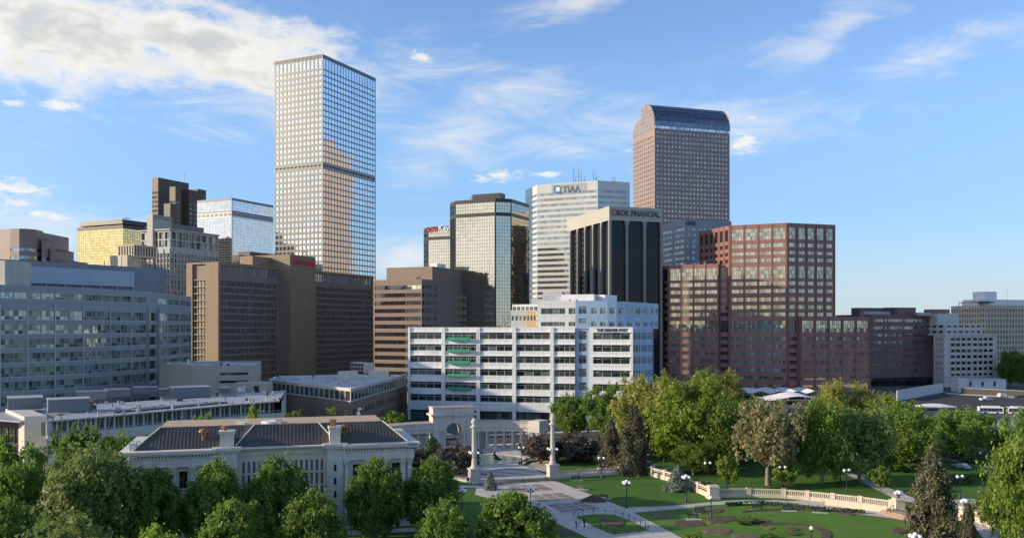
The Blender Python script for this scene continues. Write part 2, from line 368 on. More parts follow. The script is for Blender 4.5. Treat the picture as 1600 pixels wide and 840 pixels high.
def roof(root, poly, z, m, parapet=None, name='roof', th=.5, pm=None):
    """flat roof a step below the wall top, with a parapet ring when asked for"""
    poly = poly_ccw([V2(*p) for p in poly]); mb = MB(); zr = z-(parapet or 0)
    mb.sheet(poly, zr, 0)
    if parapet:
        n = len(poly); ins = []
        for i in range(n):
            a, b, c = poly[i-1], poly[i], poly[(i+1) % n]; e1 = (b-a).normalized(); e2 = (c-b).normalized(); n1 = V2(-e1.y, e1.x); n2 = V2(-e2.y, e2.x)
            bs = (n1+n2); k = th/max(.3, (1+n1.dot(n2))/2)/2; ins.append(b+bs*k)
        for i in range(n):
            a, b, c, d = poly[i], poly[(i+1) % n], ins[(i+1) % n], ins[i]
            mb.face([(a.x, a.y, z), (b.x, b.y, z), (c.x, c.y, z), (d.x, d.y, z)], 1)
            mb.face([(d.x, d.y, z), (c.x, c.y, z), (c.x, c.y, zr), (d.x, d.y, zr)], 1)
    return mb.build(name, [m, pm or m], root)
def clutter(root, poly, z, n, seed, name='roof_clutter'):
    """vents, pipes and small units too small to tell apart, strewn over a roof"""
    rnd = random.Random(seed); poly = [V2(*p) for p in poly]; mb = MB(); x0, x1 = min(p.x for p in poly), max(p.x for p in poly); y0, y1 = min(p.y for p in poly), max(p.y for p in poly); k = 0
    def inside(p):
        c = False
        for a, b in zip(poly, poly[1:]+poly[:1]):
            if (a.y > p.y) != (b.y > p.y) and p.x < (b.x-a.x)*(p.y-a.y)/(b.y-a.y)+a.x: c = not c
        return c
    while k < n:
        p = V2(rnd.uniform(x0, x1), rnd.uniform(y0, y1)); k += 1
        if not inside(p): continue
        t = rnd.random()
        if t < .35: mb.tube((p.x, p.y, z), (p.x, p.y, z+rnd.uniform(.5, 1.3)), rnd.uniform(.1, .3), None, 8, rnd.randrange(3))
        elif t < .7: w, d, h = rnd.uniform(.5, 1.6), rnd.uniform(.5, 1.4), rnd.uniform(.4, 1.2); mb.box(p.x-w/2, p.x+w/2, p.y-d/2, p.y+d/2, z, z+h, rnd.randrange(3))
        else:
            a = rnd.uniform(0, 3.14); L = rnd.uniform(2, 7); q = p+V2(math.cos(a), math.sin(a))*L
            if inside(q): mb.tube((p.x, p.y, z+.2), (q.x, q.y, z+.2), .09, None, 6, rnd.randrange(3))
    return mb.build(name, [m_steel, m_alu, m_bar], root, kind='stuff')
def blank(wall, p0, d, L, z0, z1, mi=0): facade(wall, p0, d, L, z0, z1, [], [], mi=mi)
# ------------------------------------------------------------------ shared building materials
m_roof = matte('roof_gravel', (.40, .39, .37), .95, .2, .3, streak=0)
m_white_roof = matte('white_membrane_roof', (.50, .51, .52), .7, .14, .2, streak=0)
m_bar = matte('dark_mullion', (.035, .037, .04), .5, .1, 1, streak=0)
m_alu = matte('aluminium', (.52, .53, .54), .45, .08, 1, streak=0, metal=.3)
m_white = matte('white_paint', (.74, .75, .75), .55, .06, .4, streak=.06)
m_steel = matte('galvanised_steel', (.38, .39, .40), .5, .15, .8, streak=.1, metal=.5)
m_black = matte('black_metal', (.02, .02, .022), .45, .1, 1, streak=0)
def box_fp(C, dl, l, dr, r): return [C-dl*l, C, C+dr*r, C+dr*r-dl*l]
def close_back(wall, poly, k, z0, z1, mi=0):                     # blank walls from vertex k round to the first
    n = len(poly)
    for i in range(k, n):
        a, b = poly[i], poly[(i+1) % n]; e = b-a; blank(wall, a, e.normalized(), e.length, z0, z1, mi)
def root_at(name, label, cat, p, group='downtown office blocks'): return thing(name, label, cat, (p[0], p[1], 0), group)
def antenna(root, p, z0, h, r=.12, name='antenna', cross=0):
    mb = MB(); mb.tube((p[0], p[1], z0), (p[0], p[1], z0+h), r, r*.6, 5)
    for k in range(cross):
        z = z0+h*(.55+.14*k); w = .8-.15*k; mb.box(p[0]-w, p[0]+w, p[1]-.12, p[1]+.12, z, z+.25)
    return mb.build(name, m_steel, root)

# 1 ---------------------------------------------------------------- tallest tower: pale granite grid of square mirror windows
def tower_republic():
    Y = 585; C = pt(504, Y); l = -hit(C, B_, 429); r = hit(C, A_, 587); zt = zp(84.5, Y)
    root = root_at('office_tower', 'tallest tower, pale grey grid of small square mirrored windows', 'tower', C)
    m = matte('pale_granite', (.215, .21, .195), .28, .05, .05, spec=.9, streak=.05, joints=(A_+B_, 3.33, 1.9, .14, 0.0))
    g = glass('silver_mirror_glass', (.66, .70, .72), 1.0, .05, wave=.014, var=.06)
    gd = glass('dark_louvre', (.02, .02, .02), 0, .4)
    wall, gl, dk = MB(), MB(), MB(); poly = box_fp(C, B_, l, A_, r); ph = 3.86
    top = zt-2.9
    zs = [(top-6.2, top)]; z = top-6.2-1.5; zd = 142.5
    while z-2.35 > 8:
        zs.append((z-2.35, z)); z -= ph
    dark = min(range(len(zs)), key=lambda i: abs(zs[i][0]-zd)); a, b = zs[dark]; zs[dark] = (a+.8, a+1.75); zs.sort()
    dz = zs.index((a+.8, a+1.75))
    def pane(p0, d, xa, xb, za, zb, rec, i, j):
        if j == dz: joined(dk)(p0, d, xa, xb, za, zb, rec+.3, i, j)
        else: joined(gl, 1, 4 if zb-za > 4 else 1, .007)(p0, d, xa, xb, za, zb, rec, i, j)
    facade(wall, poly[0], B_, l, 0, zt, cols_even(l, 12, .70, .5, .5), zs, .22, pane)
    zr = [q if j == dz else (q[0]-.28, q[1]+.28) for j, q in enumerate(zs)]
    facade(wall, poly[1], A_, r, 0, zt, cols_even(r, 19, .88, .5, .5), zr, .15, pane)
    close_back(wall, poly, 2, 0, zt)
    wall.build('wall', m, root); gl.build('window_grid', g, root, kind='stuff'); dk.build('louvre_band', gd, root, kind='stuff')
    roof(root, poly, zt-.02, m_roof, 1.2, pm=m)
    # fine fins along the parapet
    fins = MB()
    for p0, d, L in ((poly[0], B_, l), (poly[1], A_, r)):
        k = int(L/1.1)
        for i in range(k+1): fins.fbox(p0, d, max(.05, i*L/k-.12), min(L-.05, i*L/k+.12), 0, .18, top+.5, zt-.2)
    fins.build('parapet_fins', m, root, kind='stuff')
    for px, h in ((497, 5), (503, 3), (514, 3), (470, 2.2)):
        p = pt(px, Y+14); antenna(root, p, zt-1.2, h+1.2)
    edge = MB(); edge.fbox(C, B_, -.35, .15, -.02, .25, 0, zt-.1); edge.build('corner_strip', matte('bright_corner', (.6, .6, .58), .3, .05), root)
tower_republic()

# 2 ---------------------------------------------------------------- tower with the curved glass top
def tower_vault():
    Y = 700; C = pt(1023, Y); w = hit(C, N_, 988.7); r = hit(C, E_, 1140)
    root = root_at('office_tower', 'brown granite tower with a curved dark glass roof like an old till', 'tower', C)
    m = matte('brown_pink_granite', (.33, .235, .205), .5, .07, .06, streak=.05, joints=(E_, 3.4, 1.85, .16, 0.0))
    g = glass('vault_tower_glass', (.36, .345, .33), .6, .06, wave=.01, var=.22)
    gv = glass('vault_glass', (.16, .21, .27), .9, .08, var=.15)
    zs0 = zp(195.5, Y); zr = zp(164.5, Y+.38*w)
    # profile of the west end, s from south to north
    pr = [(0, zs0)]
    for k in range(1, 9):
        t = math.pi/2*k/8; pr.append((.40*w*(1-math.cos(t)), zs0+(zr-zs0)*math.sin(t)))
    s1 = .62*w; zsh = zp(186, Y+s1); zn = zp(214, Y+w)
    pr += [(s1, zr), (s1, zsh)]
    for k in range(1, 6):
        t = math.pi/2*k/5; pr.append((s1+(w-s1)*math.sin(t), zn+(zsh-zn)*math.cos(t)))
    wall, gl = MB(), MB(); ph = 3.67
    zs = []; z = zs0-4.2
    while z-2.0 > 10: zs.append((z-2.0, z)); z -= ph
    zs.sort(); pane = joined(gl, 1, 1, .006)
    facade(wall, C, E_, r, 0, zs0-2.4, cols_even(r, 20, .66, 1.2, 1.2), zs, .3, pane)
    W0 = C+N_*w; fp = [W0, C, C+E_*r, C+E_*r+N_*w]
    zlow = min(zn, zs0)-3
    rows_w = [q for q in zs if q[1] < zlow-.5]
    facade(wall, W0, S_, w, 0, zlow, cols_even(w, 10, .60, 1.2, 1.2), rows_w, .3, pane)
    # gable above, following the profile, with windows in steps
    e = C
    def G(s, z, o=0): q = C+N_*s; n = nrm(S_); return (q.x+n.x*o, q.y+n.y*o, z)
    wall.face([G(w, zlow), G(0, zlow)]+[G(s, z) for s, z in pr], 0)
    top_z = lambda s: max(z for z in [_interp(pr, s)])
    def _interp(p, s):
        best = 0
        for (a, za), (b, zb) in zip(p, p[1:]):
            if a <= s <= b and b > a: best = max(best, za+(zb-za)*(s-a)/(b-a))
        return best
    frames = MB(); z = zlow+1.2
    while z < zr-2.5:
        for xa, xb in cols_even(w, 10, .60, 1.2, 1.2):
            s0, s2 = w-xb, w-xa
            if min(_interp(pr, s0), _interp(pr, s2)) > z+2.6:
                gl.face([G(s2, z, .04), G(s0, z, .04), G(s0, z+2.0, .04), G(s2, z+2.0, .04)])
                frames.fbox(W0, S_, xa-.12, xb+.12, 0, .10, z-.14, z); frames.fbox(W0, S_, xa-.12, xb+.12, 0, .10, z+2.0, z+2.14)
        z += ph
    frames.build('window_trim', m, root, kind='stuff')
    # east gable and north wall
    q2 = C+E_*r
    wall.face([(q2.x, q2.y, 0)]+[((q2+N_*w).x, (q2+N_*w).y, 0)]+[((q2+N_*s).x, (q2+N_*s).y, z) for s, z in reversed(pr)], 0)
    blank(wall, C+E_*r+N_*w, -E_, r, 0, zn)
    # curved glazed vault with ribs
    vault, ribs = MB(), MB(); n = 30
    for k in range(8):
        (sa, za), (sb, zb) = pr[k], pr[k+1]
        for i in range(n):
            xa, xb = r*i/n+.06, r*(i+1)/n-.06
            a = C+E_*xa+N_*sa; b = C+E_*xb+N_*sa; c = C+E_*xb+N_*sb; d = C+E_*xa+N_*sb
            vault.face([(a.x, a.y, za+.03), (b.x, b.y, za+.03), (c.x, c.y, zb-.03), (d.x, d.y, zb-.03)])
        a = C+N_*sa; b = C+E_*r+N_*sa
        ribs.tube((a.x, a.y, za), (b.x, b.y, za), .12 if k % 2 else .2, None, 4)
    vault.build('vault_glazing', gv, root, kind='stuff'); ribs.build('vault_ribs', m_steel, root, kind='stuff')
    for s in (0, r):                                                  # edge arches
        mb = MB()
        for k in range(8):
            a = C+E_*s+N_*pr[k][0]; b = C+E_*s+N_*pr[k+1][0]; mb.tube((a.x, a.y, pr[k][1]), (b.x, b.y, pr[k+1][1]), .5, None, 6)
        mb.build('vault_edge', m, root)
    strip, bars = MB(), MB()                                           # bright glazed strip under the vault
    facade(bars, C, E_, r, zs0-2.4, zs0, cols_even(r, 40, .8), [(zs0-2.2, zs0-.15)], .1, joined(strip, 1, 1, .01))
    strip.build('clerestory_glazing', glass('pale_clerestory', (.62, .68, .74), .8, .08), root, kind='stuff'); bars.build('clerestory_bars', m_alu, root, kind='stuff')
    rf = MB()
    a = [C+N_*(.40*w), C+E_*r+N_*(.40*w), C+E_*r+N_*s1, C+N_*s1]; rf.sheet(a, zr)
    b = [C+N_*s1, C+E_*r+N_*s1]
    rf.face([(b[1].x, b[1].y, zsh), (b[0].x, b[0].y, zsh), (b[0].x, b[0].y, zr), (b[1].x, b[1].y, zr)])
    k0 = 10
    for (sa, za), (sb, zb) in zip(pr[k0:], pr[k0+1:]):
        p = [C+N_*sa, C+E_*r+N_*sa, C+E_*r+N_*sb, C+N_*sb]; rf.face([(p[0].x, p[0].y, za), (p[1].x, p[1].y, za), (p[2].x, p[2].y, zb), (p[3].x, p[3].y, zb)])
    rf.build('roof', m, root); wall.build('wall', m, root); gl.build('window_grid', g, root, kind='stuff')
tower_vault()

# 3 ---------------------------------------------------------------- white ribbon-window tower with the square blue emblem
def tower_white_ribbon():
    Y = 575; C = pt(934, Y); l = -hit(C, B_, 839); P0 = C-B_*l; lw = hit(P0, N_, 821); r = hit(C, E_, 984); zt = zp(282, Y)
    root = root_at('office_tower', 'white tower with ribbon windows and antennas on top, behind the dark pillared tower', 'tower', C)
    m = matte('white_metal_panel', (.60, .61, .60), .32, .04, .05, spec=.6, streak=.04, joints=(E_+B_, 1.6, 1.8, .12, 0.0))
    g = glass('ribbon_glass', (.30, .33, .34), .75, .05, wave=.01, var=.25)
    wall, gl, bars = MB(), MB(), MB(); poly = [P0+N_*lw, P0, C, C+E_*r, C+E_*r+N_*40, P0+N_*lw+V2(10, 30)]
    zs = []; z = zt-6.0
    while z-1.75 > 6: zs.append((z-1.75, z)); z -= 3.66
    zs.sort()
    facade(wall, poly[0], S_, lw, 0, zt, [(.1, lw-.4)], zs, .18, joined(gl, 4, 1, .012, bar=bars))
    facade(wall, poly[1], B_, l, 0, zt, [(.4, l-.4)], zs, .18, joined(gl, 18, 1, .012, bar=bars))
    facade(wall, poly[2], E_, r, 0, zt, [(.4, r-.3)], zs, .18, joined(gl, 10, 1, .012, bar=bars))
    close_back(wall, poly, 3, 0, zt)
    wall.build('wall', m, root); gl.build('ribbon_windows', g, root, kind='stuff'); bars.build('window_backing', m_bar, root, kind='stuff')
    roof(root, poly, zt-.02, m_roof, 1.4, pm=m)
    # sign: emblem and letters
    x = lambda px: l-(-hit(C, B_, px)); sg = matte('sign_slate', (.10, .15, .20), .5, .05, 1, streak=0); n = nrm(B_)
    zc = zp(297, Y+12)
    lettering('TIAA', poly[1], B_, x(879), x(907), zc-2.2, 4.6, sg, root, bold=.02)
    band = MB(); band.fbox(poly[1], B_, x(862), x(917), 0, .1, zc-1.6, zc+3.6); band.build('sign_band', matte('grey_sign_band', (.40, .41, .41), .5, .04, 1, streak=0), root)
    em = MB()
    def eq(x0, x1, z0, z1, o, mi, cut):
        c = [(x0, z0+cut), (x0+cut, z0), (x1, z0), (x1, z1-cut), (x1-cut, z1), (x0, z1)] if cut else [(x0, z0), (x1, z0), (x1, z1), (x0, z1)]
        q = [poly[1]+B_*a+n*o for a, b in c]; em.face([(p.x, p.y, b) for p, (a, b) in zip(q, c)], mi)
    xa, xb = x(865.5), x(877); eq(xa, xb, zc-2.4, zc+3.0, .25, 0, 1.2); eq(xa+1.3, xb-1.0, zc-1.2, zc+1.9, .29, 1, 0); eq(xa+1.9, xb-1.0, zc-.6, zc+1.9, .31, 2, 0)
    em.build('sign_emblem', [matte('emblem_blue', (.06, .20, .34), .5, .03, 1, streak=0), matte('emblem_light', (.25, .50, .68), .5, .03, 1, streak=0), matte('emblem_pale', (.72, .80, .84), .5, .03, 1, streak=0)], root)
    for k, (px, h) in enumerate(((896, 9), (899, 5), (904, 11), (908, 7), (913, 5), (921, 4), (927, 8), (931, 7), (933, 5), (957, 4), (960, 5))):
        antenna(root, pt(px, Y+10+k % 3*4), zt-1.4, h+1.4, .30, cross=k % 3)
    mb = MB(); p = pt(915, Y+20); mb.fbox(p, B_, -9, 9, -4, 4, zt-1.4, zt+1.6); mb.build('plant_room', m_steel, root)
tower_white_ribbon()

# 4 ---------------------------------------------------------------- dark tower with flared pale piers
def tower_piers():
    Y = 520; C = pt(952, Y); w = hit(C, N_, 879.5); r = hit(C, E_, 1035); zt = zp(322, Y); za = zt-8.2
    root = root_at('office_tower', 'dark glass tower between flared concrete piers, red octagon on its sign', 'tower', C)
    m = matte('buff_concrete', (.30, .295, .275), .6, .05, .06, streak=.08, joints=(E_-N_, 3.0, 2.7, .12, 0.0))
    g = glass('black_glass', (.008, .009, .012), 0, .03, 1.38, wave=.008, var=.4)
    W0 = C+N_*w; poly = [W0, C, C+E_*r, C+E_*r+N_*w]; wall, gl, bars = MB(), MB(), MB()
    for p0, d, L, nb in ((W0, S_, w, 6), (C, E_, r, 3)):
        facade(bars, p0-nrm(d)*1.6, d, L, 0, za+2, cols_even(L, nb*5, .93), rows_even(2, int(za/1.95), 1.95, .06, 1.83), .07, joined(gl, 1, 1, .006))
        blank(wall, p0, d, L, za, zt)
        wall.face([(*(p0+d*0), za), (*(p0-nrm(d)*1.7), za), (*(p0+d*L-nrm(d)*1.7), za), (*(p0+d*L), za)])
        pw = 1.4 if nb == 3 else 1.05
        for k in range(nb+1):                                            # each pier flares out under the attic
            xc = L*k/nb; pier = MB(); lo, hi = (-pw/2, pw/2)
            if k == 0: lo, hi = .0, pw*.8
            if k == nb: lo, hi = -pw*.8, .0
            n = nrm(d); prof = [(0, 0), (za-5, 0), (za-3, .12), (za-1.6, .38), (za-.6, .75), (za+.02, 1.15)]
            def PP(x, o, z): q = p0+d*x+n*o; return (q.x, q.y, z)
            for (z0, f0), (z1, f1) in zip(prof, prof[1:]):
                a0, b0 = xc+lo-(f0 if k else 0), xc+hi+(f0 if k < nb else 0); a1, b1 = xc+lo-(f1 if k else 0), xc+hi+(f1 if k < nb else 0)
                pier.face([PP(a0, -.004, z0), PP(b0, -.004, z0), PP(b1, -.004, z1), PP(a1, -.004, z1)])
                pier.face([PP(a0, -1.58, z0), PP(a0, -.004, z0), PP(a1, -.004, z1), PP(a1, -1.58, z1)])
                pier.face([PP(b0, -.004, z0), PP(b0, -1.58, z0), PP(b1, -1.58, z1), PP(b1, -.004, z1)])
            pier.build('pier', m, root)
    close_back(wall, poly, 2, 0, zt); wall.build('wall', matte('attic_concrete', (.44, .43, .395), .6, .05, .06, streak=.06, joints=(E_-N_, 3.0, 2.7, .12, 0.0)), root); gl.build('curtain_wall_panes', g, root, kind='stuff'); bars.build('mullions', m_black, root, kind='stuff')
    roof(root, poly, zt-.02, m_roof, 1.6, pm=m)
    sg = matte('sign_bronze', (.07, .075, .075), .5, .05, 1, streak=0); x = lambda px: hit(C, E_, px)
    lettering('BOK FINANCIAL', C, E_, x(964.5), x(1031), zp(336.5, Y), 3.6, sg, root, bold=.012)
    em = MB(); n = nrm(E_); xc, zc = x(959.6), zp(331.5, Y)
    for rad, o, mi in ((2.1, .22, 0), (1.35, .27, 1), (1.1, .31, 0), (.45, .35, 1)):
        em.face([(*(C+E_*(xc+rad*math.cos(R(22.5+45*k)))+n*o), zc+rad*math.sin(R(22.5+45*k))) for k in range(8)], mi)
    em.build('sign_emblem', [matte('emblem_red', (.36, .03, .05), .5, .04, 1, streak=0), m_white], root)
    mb = MB(); mb.fbox(C+N_*14, E_, 6, 20, -8, 0, zt-1.6, zt+2.2); mb.build('plant_room', m_steel, root)
tower_piers()

# 5, 6 ------------------------------------------------------------- twin black-framed mirror towers
m_tower_frame = matte('bronze_frame', (.055, .052, .048), .35, .1, .3, streak=0)
g_twin = glass('twin_mirror_glass', (.56, .53, .45), 1.0, .045, wave=.020, var=.05)
g_twin_dark = glass('twin_dark_glass', (.02, .022, .025), 0, .05, 1.8)
def tower_twin(label, Yc, pxs, ytop, yband, key):
    xw, xl, xc, xs, xe = pxs; C = pt(xc, Yc); l = -hit(C, B_, xl); P0 = C-B_*l; lw = hit(P0, N_, xw); zt = zp(ytop, Yc)
    root = root_at('office_tower', label, 'tower', C)
    rs = hit(C, E_, xs) if xs else 0; Q = C+E_*rs; ra = hit(Q, A_, xe) if xe else 22
    poly = [P0+N_*lw, P0, C] + ([Q] if xs else []) + [Q+A_*ra, Q+A_*ra-B_*20, P0+N_*lw+A_*18]
    gl, gd, bars = MB(), MB(), MB(); zb = zp(yband, Yc)
    zs = [q for q in rows_even(0, int((zt-.6)/1.83), 1.83, .07, 1.70)]
    zs = [q for q in zs if not (zb-1.3 < q[0] < zb+.5)]
    jn = joined(gl, 1, 1, .005)
    facade(bars, poly[0], S_, lw, 0, zt, cols_even(lw, max(2, int(lw/1.5)), .92), zs, .06, joined(gd, 1, 1, .01))
    facade(bars, P0, B_, l, 0, zt, cols_even(l, int(l/1.52), .93, .5, .5), zs, .06, jn)
    if xs: facade(bars, C, E_, rs, 0, zt, cols_even(rs, max(2, int(rs/1.52)), .93, .45, .45), zs, .06, jn)
    facade(bars, Q, A_, ra, 0, zt, cols_even(ra, int(ra/1.52), .93, .5, .5), zs, .06, jn)
    close_back(bars, poly, len(poly)-3, 0, zt)
    bars.build('frame_grid', m_tower_frame, root); gl.build('mirror_panes', g_twin, root, kind='stuff'); gd.build('dark_panes', g_twin_dark, root, kind='stuff')
    roof(root, poly, zt-.02, m_roof, .9, pm=m_tower_frame)
    if key:
        red = matte('key_red', (.45, .04, .03), .5, .04, 1, streak=0); x = lambda px: l+hit(C, B_, px); zc = zp(359, Yc+8)
        mb = MB(); n = nrm(B_)
        def ring(xc, zc, r0, r1, k=14):
            for i in range(k):
                a, b = 2*math.pi*i/k, 2*math.pi*(i+1)/k
                mb.face([(*(P0+B_*(xc+rr*math.cos(t))+n*.3), zc+rr*math.sin(t)) for rr, t in ((r0, a), (r1, a), (r1, b), (r0, b))])
        ring(x(673.2), zc, .9, 1.9); mb.fbox(P0, B_, x(675.8), x(683.5), .2, .35, zc-.45, zc+.45); mb.fbox(P0, B_, x(679.5), x(680.6), .2, .35, zc-1.6, zc-.45); mb.fbox(P0, B_, x(682), x(683.2), .2, .35, zc-1.4, zc-.45)
        mb.build('sign_key_emblem', red, root)
        lettering('KeyBank', P0, B_, x(685.5), x(685.5)+17, zc-2.0, 4.4, m_white, root, bold=.02)
    else:
        mb = MB(); p = C+N_*6-B_*4; mb.fbox(p, B_, -8, 9, -6, 0, zt-.9, zt+3.4); mb.build('plant_room', m_tower_frame, root)
        for k, (px, h) in enumerate(((736, 4), (740, 3), (746, 2))): antenna(root, pt(px, Yc+12), zt-.9, h+.9, .14, cross=1)
tower_twin('mirror glass tower with a dark key sign band, left of its taller twin', 520, (662, 668.5, 716, None, None), 352, 372, True)
tower_twin('tall gold reflecting glass tower with black frame behind the white newspaper building', 470, (703, 711, 774, 799, 827), 309.5, 334.5, False)

# 7 ---------------------------------------------------------------- grey tower with number
def tower_1660():
    Y = 600; C = pt(1070, Y); w = hit(C, N_, 1034); r = hit(C, E_, 1143); zt = zp(342.5, Y)
    root = root_at('office_block', 'blue grey office block numbered 1660 below the curved top tower', 'office block', C)
    m = matte('blue_grey_concrete', (.30, .32, .35), .6, .05, .06, streak=.05, joints=(E_, 3, 2, .1, 0.0))
    g = glass('block_1660_glass', (.20, .23, .27), .6, .06, var=.5)
    wall, gl, bars = MB(), MB(), MB(); W0 = C+N_*w; poly = [W0, C, C+E_*r, C+E_*r+N_*w]; zs = [(z, z+1.9) for z in [zt-7.4-3.95*k for k in range(24)] if z > 4][::-1]
    facade(wall, W0, S_, w, 0, zt, [(.8, w/2-.8), (w/2+.8, w-1.2)], zs, .25, joined(gl, 6, 1, .01, bar=bars))
    facade(wall, C, E_, r, 0, zt, cols_even(r, 8, .66, .8, .8), zs, .25, joined(gl, 2, 1, .01, bar=bars))
    close_back(wall, poly, 2, 0, zt); wall.build('wall', m, root); gl.build('window_grid', g, root, kind='stuff'); bars.build('window_backing', m_bar, root, kind='stuff'); roof(root, poly, zt-.02, m_roof, 1, pm=m)
    lettering('1660', C, E_, hit(C, E_, 1072), hit(C, E_, 1086.5), zp(351.5, Y), 3.0, matte('number_black', (.04, .04, .05), .5, .03, 1, streak=0), root, bold=.012)
tower_1660()

# far left group ---------------------------------------------------
def far_granite():
    Y = 520; zt = zp(358, Y)
    root = root_at('office_block', 'rounded brown granite block stepping down, at the left edge of the picture', 'office block', pt(40, Y))
    m = matte('brown_granite_far', (.27, .205, .185), .5, .06, .06, streak=.04, joints=(E_, 2.6, 2.6, .16, 0.0)); g = glass('far_blue_glass', (.22, .28, .36), .7, .05)
    wall, gl, bars = MB(), MB(), MB()
    def piece(pxY, zt, back, win=True, skip0=False):
        P = [pt(*q) for q in pxY]; poly = P+[P[-1]+V2(0, back), P[0]+V2(0, back)]
        zs = [(zt-13-4.6*k, zt-11.2-4.6*k) for k in range(18) if zt-13-4.6*k > 4][::-1]
        for i, (a, b) in enumerate(zip(P, P[1:])):
            e = b-a; d = e.normalized()
            facade(wall, a, d, e.length, 0, zt, [] if (i == 0 and skip0) or not win else [(.02, e.length-.02)], zs if win and not (i == 0 and skip0) else [], .3, joined(gl, max(1, int(e.length/1.8)), 1, .01, bar=bars))
        close_back(wall, poly, len(P)-1, 0, zt); return poly
    for args, nm in ((([(-40, 530), (16, 518), (30, 516), (45, 518), (58, 523), (66, 530), (69, 540)], zt, 30, True, True), 'roof'),
                     (([(65, 524), (72, 526), (77, 532), (79, 540)], zp(373, 528), 20), 'lower_roof'), (([(78, 530), (86, 532), (90, 540)], zp(388, 534), 20), 'lower_roof'), (([(89, 536), (115, 540)], zp(407, 538), 18, False), 'lower_roof')):
        poly = piece(*args); roof(root, poly, args[1]-.02, m_roof, .6, nm, pm=m)
    wall.build('wall', m, root); gl.build('ribbon_windows', g, root, kind='stuff'); bars.build('window_backing', m_bar, root, kind='stuff')
    antenna(root, pt(53, 530), zt-.6, 1.8)
far_granite()
def far_gold():
    Y = 640; C = pt(192, Y); l = -hit(C, B_, 121); r = hit(C, A_, 236); zt = zp(351, Y)
    root = root_at('office_tower', 'gold glass tower with a dark overhanging roof rim, far left', 'tower', C)
    m = matte('dark_bronze', (.07, .065, .055), .5, .08, .2, streak=0); g = glass('gold_glass', (.70, .56, .27), 1.0, .10, wave=.016, var=.16)
    bars, gl = MB(), MB(); poly = box_fp(C, B_, l, A_, r); zs = rows_even(0, int((zt-1)/1.95), 1.95, .1, 1.75)
    facade(bars, poly[0], B_, l, 0, zt, cols_even(l, int(l/2), .92), zs, .06, joined(gl, 1, 1, .006)); facade(bars, C, A_, r, 0, zt, cols_even(r, int(r/2), .92), zs, .06, joined(gl, 1, 1, .006))
    close_back(bars, poly, 2, 0, zt); bars.build('frame_grid', m, root); gl.build('gold_panes', g, root, kind='stuff'); roof(root, poly, zt-.02, m_roof, .5, pm=m)
    rim = MB(); ctr = sum(poly, V2(0, 0))/4; a = [ctr+(p-ctr)*.96 for p in poly]; b = [ctr+(p-ctr)*.90 for p in poly]
    for i in range(4): j = (i+1) % 4; rim.face([(*a[i], zt+1.0), (*a[j], zt+1.0), (*b[j], zt+4.3), (*b[i], zt+4.3)])
    rim.sheet(b, zt+4.3); rim.face([(*p, zt+1.0) for p in reversed(a)]); rim.build('roof_rim', m, root)
    post = MB()
    for i in range(4):
        for t in (.1, .35, .65, .9): q = a[i]+(a[(i+1) % 4]-a[i])*t; q = ctr+(q-ctr)*.97; post.tube((*q, zt-.5), (*q, zt+1.1), .3, None, 4)
    post.build('rim_posts', m, root, kind='stuff')
    for k in range(5): antenna(root, pt(193+2.2*k, Y+12), zt+4.3, 2.5+k % 2, .15, cross=1)
far_gold()
def far_dark():
    Y = 760; zt = zp(277, Y); z2 = zp(295, Y)
    root = root_at('office_tower', 'dark brown tower in stepped shafts with a mast, far left', 'tower', pt(270, Y))
    m = matte('dark_brown_granite', (.105, .075, .060), .5, .06, .05, streak=.03, joints=(A_, 4.2, 3.9, .25, 0.0)); g = glass('brown_tower_glass', (.10, .10, .10), .8, .06, var=.5)
    wall, gl, bars = MB(), MB(), MB()
    def shaft(C, l, r, zt, fl, fr, nm):
        poly = box_fp(C, B_, l, A_, r); zs = [(zt-14-3.9*k, zt-12.1-3.9*k) for k in range(45) if zt-14-3.9*k > 20][::-1]
        facade(wall, poly[0], B_, l, 0, zt, [(.3, l-.3)] if fl else [], zs if fl else [], .25, joined(gl, max(1, int(l/3)), 1, .01, bar=bars))
        facade(wall, C, A_, r, 0, zt, cols_even(r, max(1, int(r/5)), .55) if fr else [], zs if fr else [], .12, joined(gl, 1, 1, .01, bar=bars))
        close_back(wall, poly, 2, 0, zt); roof(root, poly, zt-.02, m_roof, .5, nm, pm=m)
    C1 = pt(247, Y); shaft(C1, -hit(C1, B_, 237.5), hit(C1, A_, 295), zt, 1, 0, 'roof')
    C2 = pt(274, Y-6); shaft(C2, -hit(C2, B_, 265), hit(C2, A_, 283), zp(293, Y), 1, 1, 'lower_roof')
    C3 = pt(266, Y-14); shaft(C3, -hit(C3, B_, 256), hit(C3, A_, 274), zp(321, Y), 1, 1, 'lower_roof')
    C4 = pt(295, Y+20); shaft(C4, 12, hit(C4, A_, 309), zp(296, Y+20), 0, 1, 'lower_roof'); C5 = pt(309, Y+40); shaft(C5, 10, hit(C5, A_, 322), zp(295, Y+40), 0, 1, 'lower_roof')
    wall.build('wall', m, root); gl.build('window_grid', g, root, kind='stuff'); bars.build('window_backing', m_bar, root, kind='stuff')
    antenna(root, pt(288.5, Y+12), zt-.5, 7, .2); antenna(root, pt(255, Y+12), zt-.5, 2, .2)
far_dark()
